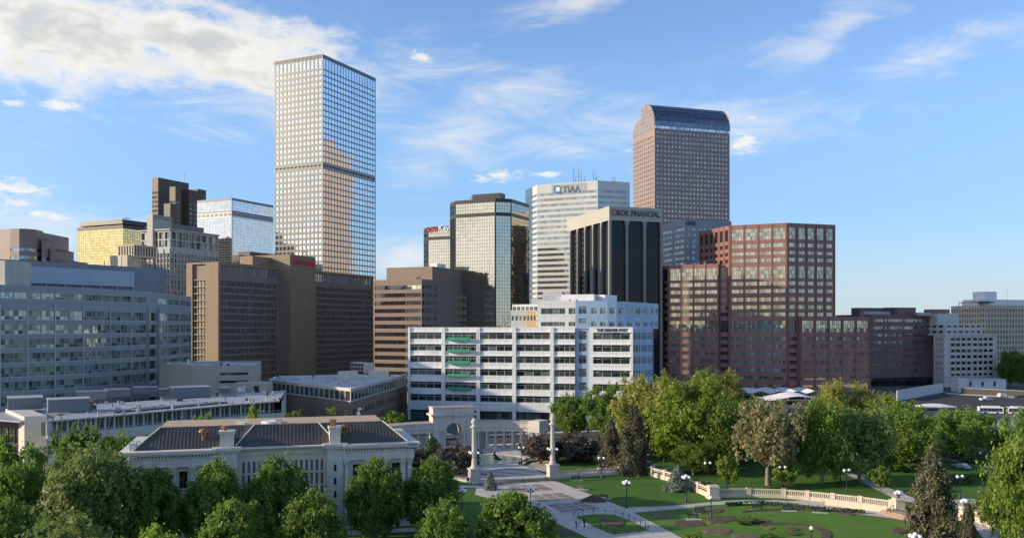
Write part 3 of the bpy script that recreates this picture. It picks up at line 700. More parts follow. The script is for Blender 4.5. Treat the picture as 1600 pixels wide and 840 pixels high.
def far_blue():
    Y = 700; C = pt(363, Y); l = -hit(C, B_, 308); r = hit(C, A_, 427); zt = zp(309, Y)
    root = root_at('office_tower', 'flat topped mirror tower with a dark louvre band, left of the tallest tower', 'tower', C)
    m = matte('silver_frame', (.22, .24, .26), .4, .05, .3, streak=0); g = glass('blue_mirror_glass', (.62, .66, .70), 1.0, .045, wave=.02, var=.10)
    bars, gl, dk = MB(), MB(), MB(); poly = box_fp(C, B_, l, A_, r); zb = zp(332, Y)
    zs = [q for q in rows_even(0, int((zt-.5)/2.0), 2.0, .08, 1.84) if not zb-3.4 < q[0] < zb+1.2]
    for p0, d, L in ((poly[0], B_, l), (C, A_, r)):
        facade(bars, p0, d, L, 0, zt, cols_even(L, int(L/1.55), .93), zs, .05, joined(gl, 1, 1, .006))
        facade(dk, p0+nrm(d)*.03, d, L, zb-3.2, zb+.6, cols_even(L, int(L/4.6), .8), [(zb-2.7, zb)], .5, None)
        blank(dk, p0-nrm(d)*.4+d*.4, d, L-.8, zb-3, zb+.4, 1)
    close_back(bars, poly, 2, 0, zt); bars.build('frame_grid', m, root); gl.build('mirror_panes', g, root, kind='stuff'); dk.build('louvre_band', [m_steel, m_black], root, kind='stuff'); roof(root, poly, zt-.02, m_roof, .6, pm=m)
    e = MB(); e.fbox(C, B_, -.5, .2, -.02, .3, 0, zt-.1); e.build('corner_strip', m_black, root)
    for px, h in ((361, 5), (363.5, 4), (368, 2)): antenna(root, pt(px, Y+12), zt-.6, h+.6, .15)
far_blue()
def far_white():
    Y = 560; C = pt(266, Y); l = -hit(C, B_, 220); r = hit(C, A_, 341); zt = zp(359, Y)
    root = root_at('office_tower', 'pale ribbed tower with a slab fin rising above its roof, numbered down its side', 'tower', C)
    m = matte('pale_concrete', (.46, .455, .43), .7, .06, .06, streak=.08); g = glass('ribbed_tower_glass', (.24, .28, .30), .6, .06, var=.7, blinds=.2, blind_col=(.5, .55, .56))
    wall, gl, bars = MB(), MB(), MB(); poly = box_fp(C, B_, l, A_, r); zc = zt-11
    for p0, d, L in ((poly[0], B_, l), (C, A_, r)):
        n = int(L/2.7); zs = rows_even(0, int(zc/3.4), 3.4, .35, 2.7)
        facade(wall, p0, d, L, 0, zc, cols_even(L, n, .55), zs, .45, joined(gl, 1, 1, .006))
        facade(wall, p0, d, L, zc, zt, cols_even(L, max(3, int(L/5)), .84), [(zc+.5, zc+4.6), (zc+5.4, zc+9.8)], 1.1, joined(gl, 2, 1, .012, bar=bars))
        sl = MB(); sl.fbox(p0, d, -.6, L+.6, -1, 1.0, zt, zt+.8); sl.build('cornice_slab', m, root)
        fin = MB()
        for i in range(n+1): fin.fbox(p0, d, max(.02, i*L/n-.25), min(L-.02, i*L/n+.25), 0, .55, 2, zc-(1 if i % 2 else 3.5))
        fin.build('fins', m, root, kind='stuff')
    close_back(wall, poly, 2, 0, zt); wall.build('wall', m, root); gl.build('window_grid', g, root, kind='stuff'); bars.build('window_backing', m_bar, root, kind='stuff'); roof(root, poly, zt+.8, m_roof, None)
    x = lambda px: l+hit(C, B_, px); t = MB(); zf = zp(336, Y+8); t.fbox(poly[0], B_, x(233), x(241.5), -14, 1.6, 0, zf); t.build('fin_tower', m, root)
    gz = MB(); gz.fbox(poly[0]+B_*x(241.5)+nrm(B_)*1.6, A_, 1, 14, .02, .12, zf-2.6, zf-.4); gz.build('fin_glazing', g, root)
    nb = matte('number_dark', (.05, .05, .05), .5, .03, 1, streak=0)
    for k, ch in enumerate('360'): lettering(ch, poly[0], B_, x(233)+1.2, x(241.5)-1.2, zp(402+9*k, Y+5), 2.9, nb, root, 'number', out=1.75)
    p = MB(); q = C-B_*14; p.fbox(q, A_, 3, hit(q, A_, 322), -8, -2, zt+.8, zt+6.5); p.build('plant_room', matte('grey_plant_room', (.22, .22, .22), .7, .08, .2), root)
far_white()
def far_small():
    Y = 520; C = pt(199, Y); l = -hit(C, B_, 172); r = hit(C, A_, 222); zt = zp(398, Y)
    root = root_at('office_block', 'small beige block with a slotted top storey below the gold tower', 'office block', C)
    m = matte('cream_block', (.52, .46, .36), .7, .06, .1); g = glass('small_block_glass', (.03, .03, .035)); wall, gl = MB(), MB(); poly = box_fp(C, B_, l, A_, r)
    for i, (a, d, L) in enumerate(((poly[0], B_, l), (C, A_, r))): blank(wall, a, d, L, 0, zt)
    close_back(wall, poly, 2, 0, zt); roof(root, poly, zt-.02, m_roof, .5, pm=m)
    C2 = C+A_*4-B_*-1; p2 = box_fp(C2, B_, l-1, A_, r+6); z2 = zp(381, Y)
    for a, d, L in ((p2[0], B_, l-1), (C2, A_, r+6)): facade(wall, a, d, L, zt-1, z2, cols_even(L, max(3, int(L/2.1)), .5), [(zt+.3, z2-.7)], .5, joined(gl))
    close_back(wall, p2, 2, zt-1, z2); roof(root, p2, z2-.02, m_roof, .5, 'upper_roof', pm=m)
    wall.build('wall', m, root); gl.build('slot_windows', g, root, kind='stuff')
    tb = MB(); tb.fbox(poly[0], B_, l*.48, l*.54, .02, .3, zt-7, zt-1); tb.fbox(poly[0], B_, l*.54+.5, l*.6+.5, .02, .3, zt-7, zt-1); tb.build('wall_ladder', m_steel, root)
far_small()
def dark_low():
    Y = 620; C = pt(374, Y); l = 6; r = hit(C, A_, 430); zt = zp(398, Y)
    root = root_at('office_block', 'low dark block between the hotel slab and the tallest tower', 'office block', C)
    m = matte('plum_black', (.05, .045, .055), .5, .06, .1); g = glass('dark_low_glass', (.02, .022, .03)); wall, gl = MB(), MB(); poly = box_fp(C, B_, l, A_, r)
    zs = rows_even(0, int(zt/3.7), 3.7, .8, 1.8)
    facade(wall, poly[0], B_, l, 0, zt, cols_even(l, 3, .6), zs, .2, joined(gl)); facade(wall, C, A_, r, 0, zt, cols_even(r, int(r/3), .7), zs, .2, joined(gl)); close_back(wall, poly, 2, 0, zt)
    wall.build('wall', m, root); gl.build('window_grid', g, root, kind='stuff'); roof(root, poly, zt-.02, m_roof, .5, pm=m)
    p = MB(); q = C+A_*14; p.fbox(q, A_, 0, 60, -14, -3, zt-.5, zp(390, Y)); p.build('plant_room', matte('plum_plant_room', (.14, .10, .10), .6, .06, .1), root)
dark_low()
# ------------------------------------------------------------------ middle row
# brown hotel slab
def hotel():
    Y = 455; C = pt(341, Y); l = -hit(C, B_, 291); zt = zp(408.7, Y); gA = lambda px: hit(C, A_, px)
    root = root_at('hotel_slab', 'long dark brown hotel slab with a tall blank shaft and red lettering', 'hotel', C)
    m = matte('tan_brown_precast', (.30, .225, .155), .75, .06, .08, streak=.08, joints=(A_-B_, 7.5, 1.7, .22, 0.0))
    m2 = matte('brown_precast_mullion', (.25, .21, .175), .7, .08, .2, streak=.06)
    g = glass('hotel_glass', (.035, .036, .04), 0, .08, 1.7, var=.6, blinds=.12, blind_col=(.20, .19, .17)); g2 = glass('hotel_end_glass', (.40, .38, .30), .8, .1, var=.25); gt = glass('hotel_top_glass', (.42, .45, .48), .7, .08, var=.3)
    wall, grid, gl, gtop = MB(), MB(), MB(), MB(); ph = 3.55
    t1, t2, t3 = gA(436), gA(493), gA(583.5); poly = [C-B_*l, C, C+A_*t3, C+A_*t3-B_*l]
    zs = rows_even(2, 17, ph, .5, 2.55); ztop = (zt-6.3, zt-1.2); zs = [q for q in zs if q[1] < ztop[0]-1]
    # end wall: two piers and a recessed strip of windows, each its own
    xa, xb = l*.19, l*.60
    facade(wall, poly[0], B_, l, 0, zt, [(xa, xb)], [(3, zt-.9)], 1.3, None)
    q0 = poly[0]+B_*xa-nrm(B_)*1.3
    end = MB(); facade(end, q0, B_, xb-xa, 3, zt-.9, cols_even(xb-xa, 4, .62), zs, .35, windows(root, g2, m2, 1, 1)); 
    facade(end, q0+nrm(B_)*.02, B_, xb-xa, ztop[0]-.4, zt-.9, cols_even(xb-xa, 4, .86), [ztop], .3, windows(root, g2, m2, 1, 1)); end.build('end_screen', m2, root)
    led = MB()
    for za, zb in zs: led.fbox(q0, B_, .05, xb-xa-.05, .01, .8, zb+.15, zb+.75)
    led.build('ledges', m, root, kind='stuff')
    # long front: fine precast grid, taller glazed top storey
    for a, b in ((0, t1), (t2, t3)):
        p0 = C+A_*a; L = b-a; e = 1.6
        facade(wall, p0, A_, L, 0, zt, [(e if a == 0 else .2, L-e)], [(2, zt-.7)], .5, None)
        q = p0-nrm(A_)*.5+A_*(e if a == 0 else .2); LL = L-e-(e if a == 0 else .2)
        facade(grid, q, A_, LL, 2, zt-6.8, cols_even(LL, int(LL/1.25), .62), zs, .35, joined(gl, 1, 1, .02))
        n = int(LL/2.35)
        facade(grid, q+nrm(A_)*.03, A_, LL, zt-6.8, zt-.7, cols_even(LL, n, .62), [(zt-6.2, zt-1.9)], .22, joined(gtop, 1, 1, .012))
        rail = MB(); rail.fbox(q, A_, 0, LL, .05, .55, zt-1.5, zt-.72); rail.build('cornice_rail', m, root)
    blank(wall, C+A_*t1, A_, t2-t1, 0, zt)
    close_back(wall, poly, 2, 0, zt)
    # blank shaft standing proud
    P1 = C+A_*t1; s = hit(P1, B_, 453); Q = P1+B_*s; r = hit(Q, A_, 493); zs2 = zp(397, Q.y)
    shaft = MB(); fp = [P1-B_*l*.8, Q, Q+A_*r, Q+A_*r-B_*(s+l*.8)]
    for a, d, L in ((fp[0], B_, s+l*.8), (Q, A_, r), (fp[2], -B_, s+l*.8), (fp[3], -A_, r)): blank(shaft, a, d, L, 0, zs2)
    shaft.build('shaft', m, root); roof(root, fp, zs2-.02, m_roof, .6, 'shaft_roof', pm=m)
    pent = MB(); p = C+A_*gA(404)-B_*6; z0 = zt-.5; fpp = hit(p, A_, 430)
    pent.fbox(p+A_*2, A_, 0, max(10, fpp), -9, 0, z0, zp(399, p.y)); pent.build('penthouse', m, root)
    red = matte('sign_red', (.72, .03, .06), .45, .04, 1, streak=0)
    lettering('Sheraton', Q, A_, hit(Q, A_, 458), hit(Q, A_, 492), zp(413.5, Q.y+6), 3.9, red, root, bold=.025)
    wall.build('wall', m, root); grid.build('precast_grid', m2, root); gl.build('window_grid', g, root, kind='stuff'); gtop.build('top_storey_windows', gt, root, kind='stuff'); roof(root, poly, zt-.02, m_roof, .6, pm=m)
    mb = MB(); q = Q+A_*(hit(Q, A_, 481))-B_*4
    for dx in (0, 2.6): mb.box(q.x+dx-.1, q.x+dx+.1, q.y-.1, q.y+.1, zs2-.6, zs2+2.6); mb.box(q.x+dx-.1, q.x+dx+.1, q.y+1.9, q.y+2.1, zs2-.6, zs2+2.6)
    mb.box(q.x-.1, q.x+2.7, q.y-.1, q.y+2.1, zs2+2.6, zs2+2.8); mb.box(q.x-.1, q.x+2.7, q.y-.1, q.y+.1, zs2+1.1, zs2+1.3); mb.build('roof_frame', m_black, root)
hotel()

# brown office block with ribbon windows
def brown_block():
    Y = 440; C = pt(659, Y); l = -hit(C, B_, 584); r = hit(C, A_, 731.5); zt = zp(435.5, Y); ph = 12.35*Y/F
    root = root_at('office_block', 'brown block with dark ribbon windows between the hotel slab and the mirror towers', 'office block', C)
    m = matte('rose_brown_concrete', (.25, .185, .15), .7, .05, .07, streak=.07, joints=(A_-B_, 4.4, 4.0, .12, 0.0)); fm = m_bar
    g = glass('brown_block_glass', (.02, .02, .022), 0, .04, 1.9, wave=.008, var=.5); g2 = glass('bay_glass', (.55, .52, .42), .9, .05, wave=.01, var=.15)
    wall = MB(); poly = box_fp(C, B_, l, A_, r); zs = sorted((zt-3.0-ph*k-2.05, zt-3.0-ph*k) for k in range(int((zt-6)/ph)))
    xs = l+hit(C, B_, 634); wa = windows(root, g, fm, 12, 1, .06); wb = windows(root, g2, fm, 3, 1, .08)
    facade(wall, poly[0], B_, l, 0, zt, [(.6, xs), (xs+.35, l-.3)], zs, .35, lambda *q: (wa if q[7] == 0 else wb)(*q))
    x1, x2 = hit(C, A_, 682), hit(C, A_, 712); wc = windows(root, g, fm, 3, 1, .08)
    zs2 = [q for q in zs if q[1] < zt-3.0]
    facade(wall, C, A_, r, 0, zt, [(.5, x1), (x2, r-.3)], zs, .35, wc, skip=lambda i, j: i == 1 and j == len(zs)-1)
    close_back(wall, poly, 2, 0, zt)
    # upper block set back, flush with the right wall
    q = hit(C, A_, 675.5); C2 = C+A_*q; z2 = zp(416, C2.y); l2 = -hit(C2, B_, 604); r2 = r-q; fp = box_fp(C2, B_, l2, A_, r2)
    blank(wall, fp[0], B_, l2, zt-1, z2); blank(wall, C2, A_, r2, zt, z2); close_back(wall, fp, 2, zt-1, z2)
    roof(root, poly, zt-.02, m_roof, .6, pm=m); roof(root, fp, z2-.02, m_roof, .6, 'upper_roof', pm=m)
    v = MB(); v.fbox(fp[0], B_, l2*.66, l2*.74, -.3, .03, zt+.5, zt+1.6); v.build('vent_opening', m_black, root)
    ac = MB(); ac.fbox(C2+A_*r2*.35-B_*5, A_, 0, 9, -4, 0, z2-.6, z2+2.6); ac.build('roof_unit', m_white, root)
    wall.build('wall', m, root)
brown_block()

# curved grey municipal block
m_webb = matte('blue_grey_precast', (.335, .345, .35), .6, .06, .08, streak=.06, joints=(V2(.3, .954), 2.4, 2.42, .20, 0.0))
def curved_block():
    zt = 52.0; Yf = lambda y: (zt-H)*F/(HY-y)
    pts = [V2(-222, 246), V2(-196, 268)]+[pt(px, Yf(y)) for px, y in ((0, 444.5), (43, 446), (86, 447.6), (130, 449.4), (172, 451.8), (205, 453.8), (229, 455.2), (246, 456.9), (262, 458.6), (281, 461), (299, 463.3))]
    root = root_at('curved_block', 'long curved blue grey office block with bands of windows at the left', 'office block', pts[4])
    g = glass('green_grey_glass', (.21, .265, .25), .45, .06, 1.8, wave=.008, var=.75, blinds=.3, blind_col=(.34, .42, .40)); fm = matte('window_frame_grey', (.36, .38, .39), .4, .05, 1, streak=0)
    ph = 4.84; zs = [(zt-4.5, zt-2.4)]+[(zt-11.6-ph*k, zt-8.5-ph*k) for k in range(8)]; zs = sorted(q for q in zs if q[0] > 2)
    wall = MB(); count = [0]; rest = MB(); bars = MB()
    for i, (a, b) in enumerate(zip(pts, pts[1:])):
        e = b-a; d = e.normalized(); L = e.length; near = i >= 2
        if i == len(pts)-5:                                         # stair slot: dark recessed bays
            facade(wall, a, d, L, 0, zt, [(L*.12, L*.88)], [q for q in zs if q[1] < zt-5], .8, windows(root, glass('slot_glass', (.015, .017, .02)), fm, 1, 1)); continue
        n = max(2, round(L/4.9))
        if near and i < len(pts)-5: xo = cols_even(L, n, .93, .1, .1); w = windows(root, g, fm, 3, 2, .09, 'window', .006, (.38,))
        elif near: xo = cols_even(L, max(1, n//3), .9, .3, .3); w = windows(root, g, fm, 6, 2, .10, 'window', .004, (.6,))
        else: xo = cols_even(L, n, .9); w = windows(root, g, fm, 3, 1, .1)
        facade(wall, a, d, L, 0, zt, xo, zs, .18, w)
    poly = pts+[pts[-1]+V2(-26, 4), V2(-262, 338), V2(-262, 250)]
    close_back(wall, poly, len(pts)-1, 0, zt); wall.build('wall', m_webb, root); roof(root, poly, zt-.02, m_roof, 1.0, pm=m_webb)
    # slim metal fins and sun-shade rails on the curved front
    for i, (a, b) in enumerate(zip(pts, pts[1:])):
        if not 1 <= i < len(pts)-5: continue
        e = b-a; d = e.normalized(); rail = MB(); rail.fbox(a, d, -.15, .15, .06, .30, 3, zt-6.5)
        rail.build('facade_fin', m_alu, root)
        for za, zb in zs[:-1]: rl = MB(); rl.fbox(a, d, .1, e.length-.1, .05, .20, za-.25, za-.05); rl.build('shade_rail', m_alu, root)
    sl = MB(); i = len(pts)-5; a, b = pts[i], pts[i+1]; d = (b-a).normalized(); L = (b-a).length
    sl.fbox(a, d, -.1, .35, .02, .9, 2, zt-6.5); sl.fbox(a, d, L-.35, L+.1, .02, .9, 2, zt-6.5); sl.build('stair_slot_fins', m_webb, root)
    # rooftop: screened plant
    scr = matte('pale_blue_screen', (.36, .43, .52), .4, .05, .1, spec=.5, streak=.03, joints=(V2(.3, .954), 2.6, 4.6, .10, 0.0)); pl = matte('grey_plant_wall', (.25, .265, .29), .7, .06, .1)
    z1 = zp(412, 325); p0 = pt(12, 318); p1 = pt(210, 358); d = (p1-p0).normalized(); L = (p1-p0).length
    s = MB(); s.fbox(p0, d, 0, L, -.3, 0, zp(443, 330), zp(417, 330)); s.build('plant_screen', scr, root)
    b = MB(); b.fbox(p0, d, -3, L+12, -22, -1.5, zt-1, z1+1.2); b.build('plant_house', pl, root)
    b = MB(); q = pt(233, 372); b.fbox(q, d, -3, hit(q, d, 258), -20, 0, zt-1, zp(420, 380)); b.build('lift_house', pl, root)
    b = MB(); q = pt(-40, 300); b.fbox(q, V2(.97, -.2).normalized(), 0, 9+3, -12, 0, zt-1, zp(409, 305)); b.build('stair_house', matte('cream_stair_house', (.50, .48, .42), .7, .05, .1), root)
    ps = MB()
    for k in range(8): x = L*k/7; ps.fbox(p0, d, max(0, x-.15), x+.15, -.9, -.4, zt-1, zp(418, 330)); 
    ps.build('screen_posts', m_alu, root, kind='stuff')
    for px in (70, 163, 212): antenna(root, pt(px, 345), z1+1, 1.6, .2, 'roof_vent')
curved_block()

# low curved annex with glazed top storey
def annex():
    zt = 16.0; Y_ = lambda y: (H-zt)*F/(y-HY)
    front = [pt(px, Y_(y)) for px, y in ((74, 659), (140, 654), (200, 648.5), (260, 643), (320, 637.5), (380, 632), (440, 627.5))]
    root = root_at('annex', 'low curved pale stone annex with a glazed top storey and terrace', 'office building', front[2])
    m = matte('annex_limestone', (.56, .545, .50), .75, .06, .1, streak=.10, joints=(V2(.8, .6), 2.6, 1.3, .10)); rm = matte('silver_roof', (.36, .385, .42), .45, .08, .1, streak=0)
    g = glass('annex_glass', (.05, .065, .065), .1, .05, 1.7, var=.7, blinds=.15, blind_col=(.22, .25, .24)); fm = m_alu
    wall, deck = MB(), MB(); back = [p+V2(-14, 62)*(.72) for p in front]
    for i, (a, b) in enumerate(zip(front, front[1:])):
        e = b-a; d = e.normalized(); L = e.length; n = nrm(d); s = 4.0                                    # the top storey stands back behind a terrace
        a2, b2 = a-n*s, b-n*s; L2 = (b2-a2).length
        facade(wall, a2, (b2-a2).normalized(), L2, 12.2, zt, cols_even(L2, 4, .92), [(12.6, zt-.35)], .25, windows(root, g, fm, 3, 1, .1))
        facade(wall, a, d, L, 0, 12.2, cols_even(L, 3, .90), [(3.8, 6.2), (8.4, 10.6)], .35, windows(root, g, fm, 4, 2, .1))
        q = [a, b, b2, a2]; deck.sheet(q, 12.204)
        rf = MB(); r0 = [a-n*1.3, b-n*1.3]; k0, k1 = back[i], back[i+1]
        rf.prism(poly_ccw([r0[0], r0[1], k1, k0]), zt-.1, zt+.22, bottom=True); rf.build('roof_panel', rm, root)
        pr = MB(); pr.fbox(a, d, 0, L, -.45, .02, 12.21, 12.9); pr.build('terrace_parapet', m, root)
        rail = MB(); rail.fbox(a, d, .05, L-.05, -.2, -.14, 13.5, 13.58)
        for k in range(9): rail.fbox(a, d, L*k/9+.1, L*k/9+.16, -.2, -.14, 12.9, 13.5)
        rail.build('terrace_railing', m_alu, root)
        for k in range(4):
            x = L*(k+.5)/4; pm = MB(); q = a2+d*x-n*-.25; pm.box(q.x-.2, q.x+.2, q.y-.2, q.y+.2, 12.21, zt-.16); pm.build('column', m_white, root)
    clutter(root, front+back[::-1], zt+.22, 150, 5)
    close = [back[-1], back[0]]; e = back[0]-back[-1]; blank(wall, back[-1], e.normalized(), e.length, 0, zt-.2); blank(wall, front[-1], (back[-1]-front[-1]).normalized(), (back[-1]-front[-1]).length, 0, zt-.2)
    blank(wall, back[0], (front[0]-back[0]).normalized(), (front[0]-back[0]).length, 0, zt-.2)
    wall.build('wall', m, root); deck.build('terrace_deck', m_roof, root)
    # stone pylon at the left end
    p0 = pt(38, 211); p1 = pt(73, 214); d = (p1-p0).normalized(); py = MB(); py.fbox(p0, d, 0, (p1-p0).length, -26, 0, 0, zp(650, 212)); py.build('stone_pylon', m, root)
    lw = MB(); q = pt(-60, 222); w2 = (p0-q).length; dd = (p0-q).normalized()
    facade(lw, q-nrm(dd)*3, dd, w2, 0, zp(652, 222), cols_even(w2, 9, .92), [(1, 4.5), (5.2, 8.6), (9.3, 13.2)], .2, windows(root, glass('annex_dark_glass', (.015, .018, .02)), m_bar, 1, 2, .12)); lw.build('glazed_link', m_bar, root)
    rf = MB(); rf.fbox(q, dd, -1, w2-.2, -34, 1.0, zp(652, 222), zp(652, 222)+.4); rf.build('link_roof', rm, root)
    # plant on the roof
    us = matte('louvred_unit', (.20, .21, .225), .55, .06, .3, streak=.05, joints=(V2(.8, .6), .9, 9, .3, 0.0))
    for px, py_, w, h, dep in ((75, 647, 9.5, 3.2, 6), (128, 643, 2.4, 2.2, 3), (270, 623, 11, 3.0, 7), (345, 616, 3, 1.7, 3), (120, 627, 8, 2.4, 5), (165, 622, 7, 2.2, 5), (210, 617, 7, 2.0, 5), (12, 643, 8, 3.0, 8), (250, 619, 5, 1.8, 4)):
        Yd = Y_(py_); p = pt(px, Yd); u = MB(); u.fbox(p, V2(.86, .5).normalized(), 0, w, -dep, 0, zt+.36, zt+.36+h); u.fbox(p, V2(.86, .5).normalized(), -.15, w+.15, -dep-.15, .15, zt+.36+h, zt+.56+h, 1); u.build('roof_unit', [us, m_alu], root)
    sol = MB(); a, b = front[2], front[5]; d = (b-a).normalized(); sol.fbox(a-nrm(d)*5.5, d, 0, (b-a).length, -4.5, 0, zt+.36, zt+.55); sol.build('dark_roof_strip', matte('dark_roof', (.07, .075, .085), .5, .1, .2, streak=0), root)
    tb = MB()
    for k in range(40):
        i = random.randrange(5); t = random.random(); a, b = front[i], front[i+1]; p = a+(b-a)*t-nrm((b-a).normalized())*random.uniform(1.2, 2.6)
        tb.box(p.x-.4, p.x+.4, p.y-.4, p.y+.4, 12.9, 13.0); tb.box(p.x-.06, p.x+.06, p.y-.06, p.y+.06, 12.21, 12.9)
    tb.build('terrace_tables', m_white, root, kind='stuff')
annex()

# beige windowless block behind the annex
def beige_block():
    Y = 312; C = pt(309, Y); zt = zp(571.5, Y); root = root_at('auditorium_block', 'windowless beige panelled block beside the curved grey building', 'office building', C)
    m = matte('beige_panel', (.44, .40, .345), .7, .05, .1, streak=.08, joints=(V2(.9, .3), 3.0, 2.0, .2, 0.0)); wall, gl = MB(), MB(); a = pt(249, 332); b = pt(402, 318); c = b+V2(-10, 40); d = a+V2(0, 22); poly = [a, C, b, c, d]
    e = C-a; blank(wall, a, e.normalized(), e.length, 0, zt); e = b-C; L = e.length
    facade(wall, C, e.normalized(), L, 0, zt, [(L*.36, L*.85)], [(zt-6.2, zt-5.3), (zt-3.4, zt-2.5)], .5, joined(gl, 5, 1)); close_back(wall, poly, 2, 0, zt)
    wall.build('wall', m, root); gl.build('slit_windows', glass('slit_glass', (.02, .02, .022)), root); roof(root, poly, zt-.02, m_white_roof, .5, pm=m); clutter(root, poly, zt-.52, 40, 7)
    q = pt(365, 300); u = MB(); u.fbox(q, V2(.99, .1).normalized(), 0, 11.5, -9, 0, 0, zp(598, 300)); u.build('low_wing', m, root)
    dr = MB(); dr.fbox(q, V2(.99, .1).normalized(), 6.6, 8.4, .01, .05, zp(598, 300)-3.4, zp(598, 300)-1.0); dr.build('louvre_door', m_black, root)
    dt = MB(); dt.fbox(q, V2(.99, .1).normalized(), 1.5, 3.2, .02, 1.2, zp(612, 300), zp(605, 300)); dt.tube((q.x+4, q.y-1, zp(612, 300)), (q.x+4, q.y-1, zp(602, 300)), .3, None, 8); dt.build('duct', m_white, root)
    an = MB(); an.tube((a.x+8, a.y+8, zt-.5), (a.x+8, a.y+8, zt+1.2), .4, None, 6); an.build('roof_vent', m_white, root)
beige_block()

# low brown building with glass clerestory
def low_brown():
    zt = 17.0; Y_ = lambda y: (H-zt)*F/(y-HY); C = pt(548, Y_(607.5)); a = pt(419, Y_(594)); b = pt(636, Y_(586)); d1 = (C-a).normalized(); d2 = (b-C).normalized(); l, r = (C-a).length, (b-C).length
    root = root_at('low_brown_building', 'low brown stone building with a white roof and clerestory glazing', 'office building', C)
    m = matte('brown_sandstone', (.235, .185, .135), .75, .06, .1, streak=.08, joints=(d1+d2, 3.2, 1.5, .18)); g = glass('clerestory_glass', (.10, .11, .10), .5, .06, var=.4); gw = glass('low_brown_glass', (.02, .02, .022)); fm = matte('cream_frame', (.50, .48, .42), .5, .05, 1, streak=0)
    wall = MB(); poly = [a, C, b, b+V2(-22, 3), a+V2(-4, 26)]; z0, z1 = 13.0, 16.2
    for p0, d, L, n in ((a, d1, l, 17), (C, d2, r, 19)):
        facade(wall, p0, d, L, z0-.3, zt, cols_even(L, n, .9, .2, .2), [(z0, z1)], .2, windows(root, g, fm, 1, 1, .14, 'clerestory_window'), mi=1)
        sl = MB(); sl.fbox(p0, d, 0, L, .01, .3, z0-.32, z0-.02); sl.build('string_course', fm, root)
    blank(wall, a, d1, l, 0, z0-.3)
    facade(wall, C, d2, r, 0, z0-.3, [q for k, q in enumerate(cols_even(r, 26, .5, 2, 1)) if k % 5 != 4], [(3.2, 5.6), (7.6, 10.0)], .3, windows(root, gw, m_bar, 1, 1, .06))
    close_back(wall, poly, 2, 0, zt); wall.build('wall', [m, fm], root)
    roof(root, poly, zt+.25, m_white_roof, .3, pm=m_white); clutter(root, poly, zt-.05, 60, 6)
    for px, py, rr, h in ((544, 592, 3.9, 3.2), (592, 589, 4.2, 2.9)):
        p = pt(px, Y_(py)); dm = MB(); dm.lathe((p.x, p.y, zt-.1), [(rr, 0), (rr, h), (rr*.96, h+.05)], 24); dm.build('roof_drum', matte('cream_drum', (.60, .57, .50), .6, .05, .3), root)
    p = pt(548, Y_(581)); cu = MB(); cu.fbox(p, d1, 0, 11.5, -5, 0, zt+.9, zt+4.6)
    for k in range(4):
        for j in range(2): cu.fbox(p, d1, .4+2.8*k, 2.8+2.8*k, .02, .06, zt+1.2+1.65*j, zt+2.5+1.65*j, 1)
    for k in (0.2, 11): cu.fbox(p, d1, k, k+.3, -4, -.2, zt-.1, zt+.9)
    cu.build('cooling_unit', [m_alu, m_bar], root)
    fl = MB(); p = pt(522, Y_(590))
    for k in range(5): fl.tube((p.x+1.7*k, p.y+random.uniform(-1, 1), zt-.05), (p.x+1.7*k, p.y, zt+1.4+k % 2), .25, None, 6)
    fl.build('roof_vents', m_alu, root, kind='stuff')
low_brown()

